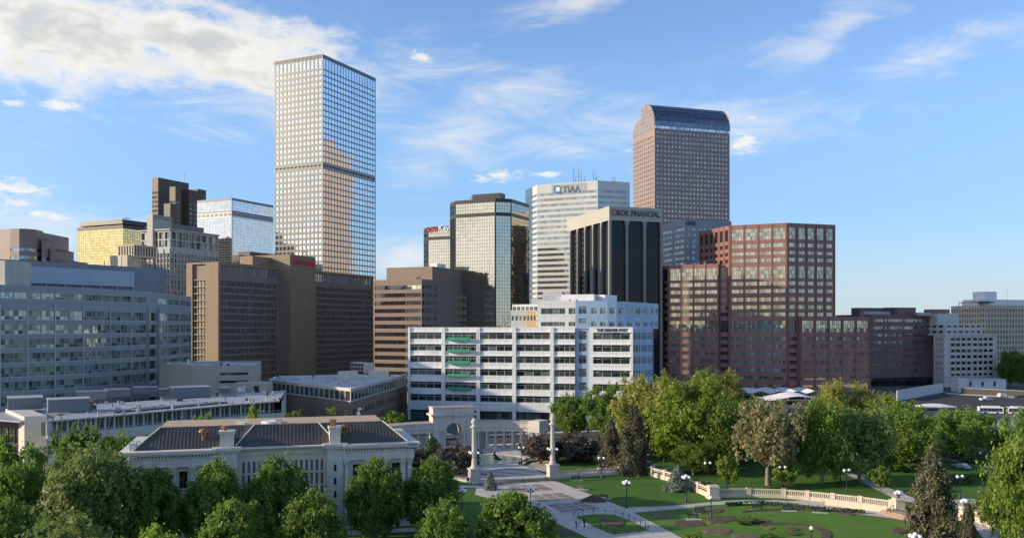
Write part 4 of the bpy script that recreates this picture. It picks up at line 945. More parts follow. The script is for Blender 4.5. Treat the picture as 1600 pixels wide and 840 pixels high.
# white newspaper building
def newspaper():
    P = pt(638, 362); d = V2(.9716, -.2365); x = lambda px: hit(P, d, px); zt = zp(511.5, 362)
    root = root_at('newspaper_building', 'white office building with green balconies and newspaper lettering', 'office building', P)
    m = matte('white_metal_cladding', (.78, .795, .80), .45, .03, .08, spec=.5, streak=.10, joints=(d, 2.6, 1.62, .28, 0.0)); mb_ = matte('sky_tinted_panel', (.33, .46, .64), .30, .03, .06, metal=.25, streak=.02, joints=(V2(.8, .6), 2.6, 2.43, .14, 0.0))  # second panel: blue of the reflected sky is put into its base colour
    g = glass('newspaper_glass', (.03, .045, .042), .1, .05, 1.7, wave=.006, var=.7, blinds=.12, blind_col=(.12, .16, .15)); gb = glass('newspaper_side_glass', (.16, .18, .17), .5, .06, var=.6); green = matte('green_balcony', (.055, .33, .20), .5, .06, .5, streak=.05)
    ph = 4.86; y0 = 302/3.81+450; zb = [zp(450+q/3.81, 357) for q in (302, 372, 441, 517, 596, 672)]; hh = 2.65
    rows = sorted((z, z+hh) for z in zb[:5]); low = (zb[5], zb[5]+2.7)
    bays = [(641, 690.5), (695.5, 744), (750.5, 800.5), (807, 859.5), (866, 898.3)]; wall = MB()
    w5 = windows(root, g, m_white, 4, 2, .12, 'window', .004, (.68,))
    X = [(x(a), x(b)) for a, b in bays]; L1 = x(898.6)
    facade(wall, P, d, L1, 4.2, zt, X, [(low[0], low[1])]+rows, .45, w5)
    pl = MB()
    for px in (638.8, 693, 747.5, 803.7, 862.5): q = x(px); pp = MB(); pp.fbox(P, d, max(.02, q-.75), q+.75, .01, .55, 0, zt+.1); pp.build('pilaster', m_white, root)
    for a, b in X:
        s = MB()
        for za, zb_ in rows+[low]: s.fbox(P, d, a-.1, b+.1, .05, .75, zb_+.02, zb_+.22)
        s.build('sun_shade', m_white, root)
    dk = MB(); facade(dk, P-nrm(d)*1.6, d, L1, 0, 4.3, cols_even(L1, 10, .85), [(.3, 3.6)], .2, windows(root, gb, m_bar, 3, 1)); dk.build('ground_floor', m_bar, root)
    # balconies of bay two
    a, b = X[1]
    for za, zb_ in rows:
        w = b-a; s = MB(); s.fbox(P, d, a+w*.12, b-w*.16, .15, 2.0, za-.55, za-.3); s.fbox(P, d, a+w*.12, b-w*.16, 1.9, 2.0, za-.3, za+.75); s.fbox(P, d, a+w*.12, a+w*.12+.1, .2, 1.9, za-.3, za+.75); s.fbox(P, d, b-w*.16-.1, b-w*.16, .2, 1.9, za-.3, za+.75); s.build('balcony', green, root)
        rl = MB()
        for k in range(8): q = a+w*(.02+.137*k); rl.fbox(P, d, q, q+.07, 1.0, 1.07, za-.2, zb_)
        rl.fbox(P, d, a, b, 1.0, 1.08, zb_-.1, zb_); rl.fbox(P, d, a, b, 1.0, 1.08, za+1.5, za+1.58); rl.build('balcony_frame', m_alu, root)
    # recessed sky-tinted strip, then the lettered front
    xs0, xs1, xs2 = L1, x(920), x(989); q0 = P+d*xs0-nrm(d)*1.0
    bl = MB(); zr = sorted((z, z+hh+.5) for z in zb[:5]); zu = zp(470, 350); W2 = xs1-xs0
    zup = [(zu-4.9*1-.2, zu-2.3), (zu-8.9, zu-7.0)]
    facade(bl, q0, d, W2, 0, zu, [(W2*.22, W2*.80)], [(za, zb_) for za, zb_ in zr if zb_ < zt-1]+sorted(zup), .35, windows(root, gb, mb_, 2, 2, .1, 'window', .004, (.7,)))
    blank(wall, P+d*xs1-nrm(d)*1.0, nrm(d), 1.0, 4, zt)
    L3 = xs2-xs1; p3 = P+d*xs1; facade(wall, p3, d, L3, 0, zt+.2, [(L3*.10, L3*.93)], rows+[low], .45, w5)
    pp = MB(); pp.fbox(p3, d, L3-.9, L3+.02, .01, .5, 0, zt+.2); pp.build('pilaster', m_white, root)
    for za, zb_ in rows:
        s = MB(); s.fbox(p3, d, L3*.09, L3*.94, .05, .75, zb_+.02, zb_+.22); s.build('sun_shade', m_white, root)
    lettering('THE DENVER POST', p3, d, L3*.18, L3*.88, zt-1.65, 1.3, m_black, root, bold=.015, out=.1)
    # curved right side, reflected sky put into its panel colour
    c0 = P+d*xs2; cur = [c0]
    for k in range(1, 6):
        ang = R(10+15*k); cur.append(cur[-1]+V2(math.cos(ang), math.sin(ang))*3.7)
    for a, b in zip(cur, cur[1:]):
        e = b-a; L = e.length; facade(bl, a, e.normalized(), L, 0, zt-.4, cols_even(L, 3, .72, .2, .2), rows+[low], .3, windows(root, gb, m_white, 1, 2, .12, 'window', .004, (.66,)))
    back = [cur[-1]+V2(-2, 34), P+d*8+V2(4, 44), P+V2(4, 40)]
    poly = [P, p3]+cur+back
    for a, b in zip(poly[len(poly)-4:], poly[len(poly)-3:]+[P]): e = b-a; blank(wall, a, e.normalized(), e.length, 0, zt)
    roof(root, [P, P+d*L1, q0, p3]+cur+back, zt-.02-.4, m_white_roof, None); cp = MB(); cp.fbox(P, d, 0, L1, -.6, .02, zt-.4, zt+.15); cp.build('coping', m_white, root)
    # upper storeys set back: white front and long curved sky-tinted front
    u0 = P+d*x(838)-nrm(d)*2.2; L4 = xs0-x(838); zu0 = zt-.5; uw = MB(); r2 = sorted([(zu-5.2, zu-2.9), (zu-10.0, zu-8.3)])
    facade(uw, u0, d, L4, zu0, zu, [(L4*.09, L4*.72), (L4*.81, L4*.98)], [q for q in r2 if q[0] > zu0], .35, windows(root, g, m_white, 4, 1, .1)); blank(uw, u0-nrm(d)*18, nrm(d), 18, zu0, zu)
    cu = [P+d*xs1-nrm(d)*1.0]; ang0 = -13.7
    for k in range(9): ang = R(ang0+max(0, k-1)*9.5); cu.append(cu[-1]+V2(math.cos(ang), math.sin(ang))*3.55)
    for i, (a, b) in enumerate(zip(cu, cu[1:])):
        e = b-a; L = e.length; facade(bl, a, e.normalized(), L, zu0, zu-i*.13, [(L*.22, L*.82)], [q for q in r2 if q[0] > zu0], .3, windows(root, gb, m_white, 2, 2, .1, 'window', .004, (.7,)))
    zu2 = zu-1.2; bk = [cu[-1]+V2(-6, 22), u0-nrm(d)*22]
    blank(uw, cu[-1], (bk[0]-cu[-1]).normalized(), (bk[0]-cu[-1]).length, zu0, zu2); blank(uw, bk[0], (bk[1]-bk[0]).normalized(), (bk[1]-bk[0]).length, zu0, zu2)
    roof(root, [u0, P+d*xs0-nrm(d)*2.2]+cu+bk, zu2, m_white_roof, None, 'upper_roof')
    uw.build('upper_wall', m, root); wall.build('wall', m, root); bl.build('sky_tinted_wall', mb_, root)
    # plant rooms on the roof and the low wing behind
    for px0, px1, Y, y1, y0 in ((877, 928, 360, 460, 474), (850, 890, 366, 462, 476), (830, 880, 372, 467, 480), (848, 878, 376, 456, 470), (928, 945, 362, 461, 474)):
        a, b = pt(px0, Y), pt(px1, Y-(4 if px1 > 900 else 2)); e = b-a; s = MB(); s.fbox(a, e.normalized(), 0, e.length, -8, 0, zp(y0, Y)-1.5, zp(y1, Y)); s.build('plant_room', m_white if px1 > 900 else matte('grey_plant_white', (.52, .53, .54), .6, .05, .2), root)
    pk = matte('tan_panel', (.46, .34, .19), .7, .05, .1); wb = MB(); a, b = pt(798, 372), pt(838, 368); e = b-a; dd = e.normalized(); L = e.length; z1 = zp(476, 372)
    facade(wb, a, dd, L*.62, zt-6, z1-2.6, cols_even(L*.62, 4, .6), [(z1-6.6, z1-4.6)], .2, windows(root, g, m_white, 1, 1, .08)); wb.build('rear_wing_wall', matte('grey_rear_panel', (.40, .42, .43), .6, .05, .1), root)
    wt = MB(); facade(wt, a+dd*L*.62, dd, L*.38, zt-6, z1-2.6, cols_even(L*.38, 3, .6), [(z1-6.6, z1-4.6)], .2, windows(root, g, m_white, 1, 1, .08)); wt.build('tan_wall', pk, root)
    wt = MB(); facade(wt, a-nrm(dd)*2, dd, L, z1-3, z1, cols_even(L, 6, .8), [(z1-2.4, z1-.7)], .2, windows(root, g, m_white, 2, 1, .08)); wt.fbox(a, dd, 0, L, -12, .3, z1-2.62, z1-2.4); wt.fbox(a-nrm(dd)*2, dd, 0, L, -12, .2, z1, z1+.2); wt.build('rear_wing_top', m_white, root)
    hv = MB()
    for k in range(7): p = pt(884+3.4*k, 352); hv.box(p.x-.35, p.x+.35, p.y-.35, p.y+.35, zu2-.02, zu2+.9+.5*(k % 3)); 
    hv.build('roof_equipment', m_steel, root, kind='stuff')
newspaper()
# ------------------------------------------------------------------ red granite complex, one building of stepped blocks
def red_complex():
    Y = 500; C = pt(1230, Y); zt = zp(348, Y); root = root_at('red_granite_building', 'large stepped red granite office building behind the park trees', 'office building', C)
    m = matte('red_granite', (.275, .135, .115), .45, .06, .07, spec=.5, streak=.04, joints=(E_+B_, 3.2, 1.6, .10, 0.0)); fm = m_bar
    g = glass('red_block_glass', (.40, .38, .31), .85, .05, wave=.014, var=.38); gd = glass('red_block_dark_glass', (.02, .02, .022), 0, .05, 1.8); gb = glass('red_block_band', (.05, .055, .055), .3, .08)
    Yr = 507; Z = lambda q: zp(330+q/2.9, Yr)
    T = [(78, 130, 2), (147, 165, 1), (183, 198, 1), (213, 230, 1), (250, 305, 2), (318, 336, 1), (353, 370, 1), (390, 408, 1), (425, 443, 1), (458, 475, 1), (495, 547, 2), (568, 584, 1), (602, 618, 1), (637, 653, 1), (673, 690, 1), (709, 725, 1), (745, 761, 1), (783, 800, 1)]
    rows = sorted((Z(b), Z(a)) for a, b, k in T)
    wn = windows(root, g, fm, 5, 1, .06); wt = windows(root, g, gb, 5, 3, .10, 'window', .003, (.36, .66)); wd = windows(root, gd, fm, 2, 1, .07)
    def pane(*q): (wt if q[5]-q[4] > 4.5 else wn)(*q)
    wall = MB(); piers = []
    def front(p0, d, L, z1, n, frac, m0=.5, m1=.5, zmin=-1, dark=False, z0=0):
        zs = [q for q in rows if q[1] < z1-1.2 and q[0] > zmin]
        xo = cols_even(L, n, frac, m0, m1); facade(wall, p0, d, L, z0, z1, xo, zs, .4, wd if dark else pane)
        for k in range(n+1):                                            # projecting ribs between the bays
            x = m0+(L-m0-m1)*k/n; r = MB(); r.fbox(p0, d, max(.02, x-.45), min(L-.02, x-.10), .01, .22, z0, z1-.1); r.fbox(p0, d, max(.02, x+.10), min(L-.02, x+.45), .01, .22, z0, z1-.1); r.build('rib', m, root)
    l = -hit(C, B_, 1140); P0 = C-B_*l; w = hit(P0, N_, 1092); r = hit(C, E_, 1305)
    front(P0+N_*w, S_, w, zt-.02, 6, .55, dark=True, z0=20); front(P0, B_, l, zt, 4, .84); front(C, E_, r, zt, 5, .74, z0=0)
    poly = [P0+N_*w, P0, C, C+E_*r, C+E_*r+N_*(w+10)]; close_back(wall, poly, 3, 20, zt); roof(root, poly, zt-.02, m_roof, 1.0, pm=m)
    # lower left block
    z2 = zp(414, 528); l2 = -hit(C, B_, 1044.5); Q0 = C-B_*l2; wq = hit(Q0, N_, 1035); q1 = -hit(C, B_, 1123)
    front(Q0+N_*wq, S_, wq, z2, 1, .7, dark=True); front(Q0, B_, l2-q1, z2, 4, .86)
    S0 = C-B_*q1-nrm(B_)*2.2; front(S0, B_, q1-l, z2-.6, 1, .8, .2, .2, dark=True); blank(wall, C-B_*q1, nrm(B_)*-1, 2.2, 0, z2); blank(wall, C-B_*l-nrm(B_)*2.2, nrm(B_), 2.2, 0, z2)
    fp = [Q0+N_*wq, Q0, C-B_*q1, S0, C-B_*l-nrm(B_)*2.2, P0+N_*30, Q0+N_*30]; roof(root, fp, z2-.02, m_roof, .6, 'lower_roof', pm=m); blank(wall, fp[-1], -N_*-1*-1, (30-wq), 0, z2)
    # lower right block, a little in front of the shaft
    z3 = zp(494, Y); o = nrm(E_)*2.5; xa, xb = hit(C+o, E_, 1251), hit(C+o, E_, 1360); D0 = C+E_*xa+o
    front(D0, E_, xb-xa, z3, 5, .84, .4, .6); blank(wall, D0-o, o.normalized(), 2.5, 0, z3)
    front(C+E_*.3+nrm(E_)*.4, E_, xa-.3, z3-.4, 1, .82, .3, .1, dark=True); 
    De = D0+E_*(xb-xa); blank(wall, De, N_, 40, 0, z3); fp = [D0, De, De+N_*40, D0+N_*40]; roof(root, fp, z3-.02, m_roof, .7, 'lower_roof', pm=m); blank(wall, De+N_*40, -E_, xb-xa, 0, z3)
    wall.build('wall', m, root)
    pk = MB()
    for k in range(9): p = C-B_*(l2-6-4*k)+N_*8; pk.box(p.x-.6, p.x+.6, p.y-.6, p.y+.6, z2-.6, z2+.8+(k % 3)*.5)
    pk.build('roof_equipment', m_steel, root, kind='stuff'); antenna(root, C+E_*14+N_*10, zt-1, 3)
red_complex()

def maroon_block():
    Y = 560; P = pt(1361, Y); L = hit(P, E_, 1459.5); zt = zp(491, Y); root = root_at('office_block', 'flat maroon block with mirrored ribbon windows right of the red granite building', 'office block', P)
    m = matte('maroon_concrete', (.20, .115, .105), .55, .05, .08, streak=.06, joints=(E_, 4, 2.1, .08, 0.0)); g = glass('maroon_block_glass', (.26, .27, .30), .75, .05, wave=.012, var=.25); gd = glass('maroon_dark_glass', (.02, .022, .026), .1, .06, 1.7)
    wall = MB(); rows = [(zp(430+(q+17)/3.65, Y), zp(430+q/3.65, Y)) for q in (248, 290, 332, 373, 415, 457, 499, 541, 585)]; rows.sort(); w = windows(root, g, m_bar, 7, 1, .06); wd = windows(root, gd, m_bar, 7, 1, .06)
    facade(wall, P, E_, L, 3.5, zt, cols_even(L, 4, .97, 1, 1), rows, .3, lambda *q: (wd if q[8] == 0 else w)(*q)); poly = [P, P+E_*L, P+E_*L+N_*34, P+N_*34]; close_back(wall, poly, 1, 0, zt)
    wall.build('wall', m, root); roof(root, poly, zt-.02, m_roof, .7, pm=m)
    gf = MB(); facade(gf, P-nrm(E_)*2.5, E_, L, 0, 3.6, cols_even(L, 6, .9), [(.2, 3.2)], .3, windows(root, gd, m_bar, 2, 1)); gf.build('ground_floor', m_bar, root)
    for a, b, y, dp in ((1343, 1387, 480.5, 14), (1392, 1416, 480, 16), (1402, 1431, 480, 12)):
        p = pt(a, Y+dp); s = MB(); s.fbox(p, E_, 0, hit(p, E_, b), -8, 0, zt-8, zp(y, Y+dp)); s.build('plant_room', m, root)
    for k, (a, b, y) in enumerate(((1350, 1391, 486), (1434, 1456, 488))): p = pt(a, Y+6); s = MB(); s.fbox(p, E_, 0, hit(p, E_, b), -4, 0, zt-6 if a < 1360 else zt-.7, zp(y, Y+6)); s.build('roof_unit', m_steel, root)
maroon_block()

def deco_block():
    Y = 556; C = pt(1475.5, Y); w = hit(C, N_, 1458.5); r = hit(C, E_, 1556.5); root = root_at('deco_office_block', 'white stepped masonry office block with dark punched windows', 'office block', C)
    m = matte('white_masonry', (.56, .55, .53), .75, .05, .15, streak=.12); m2 = matte('grey_spandrel', (.38, .38, .38), .7, .05, .2); g = glass('deco_glass', (.016, .018, .024), 0, .06, 1.6, var=.5, blinds=.15, blind_col=(.10, .11, .12)); k = Y/F
    Zq = lambda q: zp(430+q/3.65, Y); wall = MB(); zt = Zq(335); W0 = C+N_*w; w1 = windows(root, g, m_bar, 1, 2, .1)
    mid = sorted([(Zq(q+17), Zq(q)) for q in (387, 422, 456, 491, 526, 561)]); top = [(Zq(372), Zq(355))]; low = sorted([(Zq(q+18), Zq(q)) for q in (597, 632)])
    xo = [(hit(C, E_, 1300+q/3.65)) for q in (675, 706, 737, 768, 803, 833, 863, 893, 918)]; ww = 3.6
    cols = [(x-.1, x+ww+ (0)) for x in xo[:-1]]
    facade(wall, C, E_, r, 0, zt, [(c[0]+.2, c[1]) for c in cols], low+mid+top, .4, lambda *q: w1(*q))
    facade(wall, W0, S_, w, 0, zt, cols_even(w, 3, .36, 1, 1), low+mid+top, .4, w1); poly = [W0, C, C+E_*r, C+E_*r+N_*w]; close_back(wall, poly, 2, 0, zt); roof(root, poly, zt-.02, m_roof, .6, pm=m)
    pr = MB()
    for c in cols: pr.fbox(C, E_, c[0]-.35, c[0]+.05, .01, .45, mid[0][0]-1, mid[-1][1]+.8)
    pr.build('piers', m, root, kind='stuff')
    for za, zb in ((zt-.7, zt-.1), (low[-1][1]+2.0, low[-1][1]+2.6)):
        s = MB(); s.fbox(C, E_, -.3, r+.3, -.1, .5, za, zb); s.build('cornice', m, root)
    # setbacks
    def step(px0, px1, y1, dp, qs, nm):
        z1 = Zq(y1); p = pt(1300+px0/3.65, Y+dp); L = hit(p, E_, 1300+px1/3.65); d2 = 18; wl = MB(); zr = sorted((Zq(q+13), Zq(q)) for q in qs)
        facade(wl, p, E_, L, zt-1, z1, cols_even(L, max(2, int(L/5)), .68, .8, .8), zr, .3, w1); facade(wl, p+N_*d2, S_, d2, zt-1, z1, cols_even(d2, 3, .6, .8, .8), zr, .3, w1); fp = [p+N_*d2, p, p+E_*L, p+E_*L+N_*d2]; close_back(wl, fp, 2, zt-1, z1); wl.build('setback', m, root); roof(root, fp, z1-.02, m_roof, .4, nm, pm=m)
    step(645, 858, 276, 5, (284, 316), 'setback_roof'); step(600, 725, 215, 12, (), 'setback_roof')
    u = MB(); p = pt(1458, Y+16); u.fbox(p, E_, 0, hit(p, E_, 1484), -8, 0, zt-1, Zq(190)); u.build('brick_penthouse', matte('brick_penthouse_wall', (.30, .19, .14), .8, .08, .3), root)
    wall.build('wall', m, root)
deco_block()

def beige_tower():
    Y = 680; C = pt(1543, Y); w = hit(C, N_, 1486); r = 60; zt = zp(476.5, Y); root = root_at('office_block', 'cream office block with rows of small windows and white penthouse, far right', 'office block', C)
    m = matte('cream_concrete', (.52, .46, .35), .7, .05, .1, streak=.06); g = glass('cream_block_glass', (.02, .022, .026), 0, .06, 1.6); wall, gl = MB(), MB(); W0 = C+N_*w; zs = sorted((zt-2.6-4.15*k-2.6, zt-2.6-4.15*k) for k in range(11))
    facade(wall, W0, S_, w, 0, zt, cols_even(w, 14, .42), zs, .4, joined(gl)); facade(wall, C, E_, r, 0, zt, cols_even(r, 20, .42), zs, .4, joined(gl)); poly = [W0, C, C+E_*r, C+E_*r+N_*w]; close_back(wall, poly, 2, 0, zt); wall.build('wall', m, root); gl.build('window_grid', g, root, kind='stuff'); roof(root, poly, zt-.02, m_roof, .6, pm=m)
    s = MB(); s.fbox(C+N_*8, E_, 0, 46, -16, 0, zt-.6, zp(467, Y)); s.build('penthouse', m_white, root); s = MB(); s.fbox(C+N_*14, E_, 12, 24, -12, 0, zt, zp(455, Y+14)); s.build('upper_penthouse', m_white, root)
    s = MB(); s.fbox(W0+N_*-4, S_, 4, w-2, -3, 0, zt+2.3, zt+2.8); s.fbox(C+E_*0, E_, -6, 11, -9, -3, zt+2.3, zt+2.8)
    for k in range(7): s.fbox(W0, S_, 6+k*(w-10)/7, 6.3+k*(w-10)/7, -2, -1.6, zt-.6, zt+2.3)
    s.build('terrace_canopy', m_black, root); antenna(root, C+E_*26+N_*6, zt, 13, .12)
beige_tower()

# low white walls, bus station and car park on the right
def station():
    m = matte('white_tent_fabric', (.78, .80, .84), .6, .04, .1, streak=.03); root = thing('bus_station_canopy', 'white billowing fabric canopy of the bus station behind the trees', 'canopy', (*pt(1190, 470), 0))
    def tent(x0, x1, Ya, Yb, zb, amp, n, nm='canopy_roof'):
        mb = MB(); nx, ny = n*8, 6; k0 = len(mb.v); g = []
        for j in range(ny+1):
            for i in range(nx+1):
                t, u = i/nx, j/ny; Y = Ya+(Yb-Ya)*u; p = pt(x0+(x1-x0)*t, Ya); z = zb+amp*math.sin(math.pi*n*t)**2*(.3+.7*math.sin(math.pi*min(1, .15+u*.7)))
                mb.v.append((p.x, Y, z))
        for j in range(ny):
            for i in range(nx): a = k0+j*(nx+1)+i; mb.f.append((a, a+1, a+nx+2, a+nx+1)); mb.m.append(0)
        n0 = len(mb.v)                                                    # underside, so that the fabric has thickness
        for v in list(mb.v): mb.v.append((v[0], v[1], v[2]-.12))
        for f in list(mb.f): mb.f.append(tuple(n0+i for i in reversed(f))); mb.m.append(0)
        mb.build(nm, m, root, True)
        for t in [q/n for q in range(n+1)]:
            for Y in (Ya+1, Yb-1): p = pt(x0+(x1-x0)*t, Ya); c = MB(); c.tube((p.x, Y, 0), (p.x, Y, zb+.05), .18, None, 6); c.build('canopy_post', m_alu, root)
    tent(1088, 1288, 462, 492, zp(612.5, 470), 1.9, 7); tent(1200, 1296, 430, 452, zp(625.5, 430), 3.4, 1)
    st = thing('bus_shelter', 'flat white shelter roof on one thick post beside the bus lanes', 'shelter', (*pt(1452, 404), 0)); mb = MB(); Y = 404; a, b = pt(1436, Y), pt(1490, Y); z = zp(634, Y)
    for k in range(6):
        x0, x1 = a.x+(b.x-a.x)*k/6, a.x+(b.x-a.x)*(k+1)/6; h0, h1 = [.9*math.sin(math.pi*q/6)**.7 if q not in (0, 6) else 0 for q in (k, k+1)]
        mb.face([(x0, Y-3, z), (x1, Y-3, z), (x1, Y+4, z+h1), (x0, Y+4, z+h0)]); mb.face([(x0, Y-3, z-.3), (x0, Y+4, z-.3), (x1, Y+4, z-.3), (x1, Y-3, z-.3)]); mb.face([(x0, Y-3, z-.3), (x1, Y-3, z-.3), (x1, Y-3, z), (x0, Y-3, z)]); mb.face([(x1, Y+4, z-.3), (x0, Y+4, z-.3), (x0, Y+4, z+h0), (x1, Y+4, z+h1)])
    for x, s in ((a.x, -1), (b.x, 1)): mb.face([(x, Y-3, z-.3), (x, Y-3, z), (x, Y+4, z), (x, Y+4, z-.3)] if s < 0 else [(x, Y-3, z), (x, Y-3, z-.3), (x, Y+4, z-.3), (x, Y+4, z)])
    mb.build('shelter_roof', m, st); c = MB(); p = pt(1477, Y); c.box(p.x-.7, p.x+.7, Y-.7, Y+.7, 0, z-.3); c.build('post', m_white, st)
    c = MB(); p = pt(1440, Y); c.box(p.x-.2, p.x+.2, Y-.2, Y+.2, 0, z-.3); c.build('post', m_white, st)
    def wall_(name, label, pts, h, col, caps=None, lamps=0):
        t = thing(name, label, 'wall', (*pts[0], 0)); w = MB()
        for a, b in zip(pts, pts[1:]): e = b-a; w.fbox(a, e.normalized(), 0, e.length, -.4, 0, 0, h)
        w.build('wall', matte(name+'_paint', col, .75, .07, .2, streak=.12), t)
        if lamps:
            a, b = pts[0], pts[1]; e = b-a
            for k in range(lamps): l = MB(); l.fbox(a, e.normalized(), e.length*(k+.5)/lamps-.3, e.length*(k+.5)/lamps+.3, .02, .35, h*.25, h*.25+.4); l.build('wall_lamp', m_white, t)
        cp = MB()
        for a, b in zip(pts, pts[1:]): e = b-a; cp.fbox(a, e.normalized(), -.05, e.length+.05, -.46, .06, h+.004, h+.15)
        cp.build('coping', m_alu, t)
    wall_('white_wall', 'long low white wall along the car park beneath the maroon block', [gp(1402, 626), gp(1474, 612.5)], 5.2, (.56, .57, .57), lamps=8)
    wall_('dark_wall', 'low dark fence wall at the back of the car park', [gp(1502, 614), gp(1600, 619)], 3.0, (.07, .06, .055))
    t = thing('low_white_building', 'low white flat roofed building in front of the stepped masonry block', 'building', (*pt(1510, 510), 0)); a, b = pt(1509, 512), pt(1572, 512); w = MB(); gl = MB()
    w.fbox(a, V2(1, 0), 0, b.x-a.x, -10, 0, 0, zp(593, 512)); w.fbox(pt(1498, 510), V2(1, 0), 0, 5, -9, 0, 0, zp(591, 510)); w.build('wall', matte('low_white_paint', (.60, .63, .66), .7, .05, .2), t)
    for k in range(3): d = MB(); d.fbox(a, V2(1, 0), 2+7*k, 3.4+7*k, .01, .05, 3.5, 6.2); d.build('window', glass('low_white_glass', (.03, .04, .05)), t)
    rf = MB(); rf.fbox(a, V2(1, 0), -.3, b.x-a.x+.3, -10.3, .3, zp(593, 512), zp(593, 512)+.3); rf.build('roof', m_alu, t)
station()
# ------------------------------------------------------------------ stone hall in the foreground (columns, hipped metal roof)
m_lime = matte('limestone', (.66, .645, .61), .8, .06, .25, streak=.16, joints=(E_, 1.6, .62, .14), bump=.01)
m_lime2 = matte('warm_limestone', (.66, .62, .54), .8, .06, .3, streak=.14, bump=.01)
m_metal_roof = matte('dark_seamed_metal', (.092, .084, .080), .75, .18, .3, streak=.2)
def stone_hall():
    e = V2(.9655, .2603); n = V2(-.2603, .9655); P = pt(203, 156.5); Q = pt(640, 170.0); e = (Q-P).normalized(); n = V2(-e.y, e.x); L = (Q-P).length; zc = 15.9; D = 21.0; nn = nrm(e)
    root = thing('stone_hall', 'pale stone classical hall with a dark hipped metal roof, foreground left', 'hall', (*P, 0))
    g = glass('hall_glass', (.02, .024, .026), 0, .05, 1.6); gb = glass('hall_blind_glass', (.24, .23, .21), 0, .3, 1.4, var=.25, blinds=.12, blind_col=(.08, .10, .12)); fm = matte('hall_window_frame', (.10, .10, .095), .6, .05, 1, streak=0)
    xp = lambda px: hit(P, e, px)
    zb = 12.9                                                              # wall top under the entablature
    a1, a2, a3, a4 = .6, xp(340)-.2, xp(368)+.3, 0; b1, b2 = xp(511), xp(536)
    wall = MB(); wo = windows(root, g, fm, 2, 2, .12, 'window', .004, (.6,)); wn = windows(root, gb, fm, 1, 1, .05)
    # end pavilions: big windows between attached columns
    def pavilion(x0, x1, nbay):
        W = x1-x0; p0 = P+e*x0; xo = cols_even(W, nbay, .44, .8, .8); facade(wall, p0, e, W, 0, zb, xo, [(2.2, 7.2), (8.9, 12.0)], .6, wo)
        for k in range(nbay+1):
            xc = .8+(W-1.6)*k/nbay
            for off in ((0,) if 0 < k < nbay else ((-.45, .75) if k == nbay else (-.05,))):
                q = p0+e*(xc+off)+nn*.25; c = MB(); c.lathe((q.x, q.y, 1.6), [(.62, 0), (.62, .25), (.50, .35), (.50, 3.5), (.44, 9.9)], 14); c.build('column', m_lime, root, True)
                h = MB(); h.lathe((q.x, q.y, 11.5), [(.44, 0), (.52, .15), (.46, .3), (.72, 1.0), (.62, 1.05), (.80, 1.25), (.80, 1.40)], 12); h.build('capital', m_lime2, root)
        for (xa, xb) in xo:
            for z in (2.0, 8.7): s = MB(); s.fbox(p0, e, xa-.2, xb+.2, -.2, .22, z, z+.2); s.build('sill', m_lime, root)
        b = MB(); b.fbox(p0, e, -.05, W+.05, .02, 1.0, 0, 1.6); b.build('plinth', m_lime, root)
    pavilion(0, a2, 4); pavilion(b2, L, 3)
    # chimney piers between pavilion and middle
    for xa, xb, hh, cap in ((a2, a3, 19.0, 'round'), (b1, b2, 19.2, 'square')):
        W = xb-xa; p0 = P+e*xa; pr = MB(); facade(pr, p0+nn*.5, e, W, 0, 15.2, [(W*.42, W*.58)], [(3.3, 4.6), (5.9, 7.2), (8.4, 9.7), (10.9, 12.2)], .4, windows(root, g, fm, 1, 1, .06), mi=0)
        pr.fbox(p0, e, 0, W, -3, .49, 15.1, 15.2); blank(pr, p0+nn*.5-n*-3.5, nn, 3.5, 0, 15.2); blank(pr, p0+e*W+nn*.5, -nn, 3.5, 0, 15.2); pr.build('pier_block', m_lime, root)
        co = MB(); co.fbox(p0, e, -.5, W+.5, -2.6, 1.0, 15.22, 15.6); co.fbox(p0, e, -.8, W+.8, -2.6, 1.3, 15.604, 16.1); co.build('pier_cornice', m_lime, root)
        st = MB(); st.fbox(p0, e, W*.16, W*.84, -2.3, .1, 16.104, hh-.5); st.fbox(p0, e, W*.10, W*.90, -2.5, .3, hh-.5, hh); st.build('chimney', m_lime2, root)
        c = p0+e*W*.4+nn*-1.1; pot = MB()
        if cap == 'round': pot.lathe((c.x, c.y, hh), [(.35, 0), (.35, .4), (.7, .45), (.7, .65), (.2, .9)], 10)
        else: pot.box(c.x-.5, c.x+.5, c.y-.5, c.y+.5, hh, hh+1.3)
        pot.build('chimney_pot', matte('terracotta_'+cap, (.30, .15, .09), .8, .1, 2), root)
    # middle: narrow window strips in a flat front set back
    W = b1-a3; p0 = P+e*a3-nn*.9; mid = MB(); xo = cols_even(W, 16, .50, .6, .4)
    facade(mid, p0, e, W, 0, 14.3, xo, [(1.0, 3.1), (3.5, 5.6), (6.0, 8.1), (8.5, 10.6), (11.0, 13.1)], .35, wn); mid.build('middle_wall', m_lime2, root)
    for z in (3.3, 5.8, 8.3, 10.8):
        s = MB(); s.fbox(p0, e, .2, W-.2, .01, .16, z-.08, z+.08); s.build('string_course', m_lime, root)
    ent = MB(); ent.fbox(p0, e, 0, W, -.8, .35, 14.304, 15.3); ent.fbox(p0, e, 0, W, -.8, .8, 15.304, zc); ent.build('middle_entablature', m_lime2, root)
    # entablature of the pavilions: frieze, dentils, cornice
    for x0, x1, lo, hi in ((0, a2, 1.0, .0), (b2, L, 0, 1.0)):
        q = P+e*x0; W = x1-x0; en = MB(); en.fbox(q, e, -lo*.25, W+hi*.25, -.6, .75, zb, zb+1.5); en.fbox(q, e, -lo*.5, W+hi*.5, -.6, 1.0, zb+1.504, zb+1.75); en.fbox(q, e, -lo*1.0, W+hi*1.0, -.6, 1.5, zb+2.2, zb+2.5); en.fbox(q, e, -lo*1.25, W+hi*1.25, -.6, 1.8, zb+2.504, zc); en.build('entablature', m_lime, root)
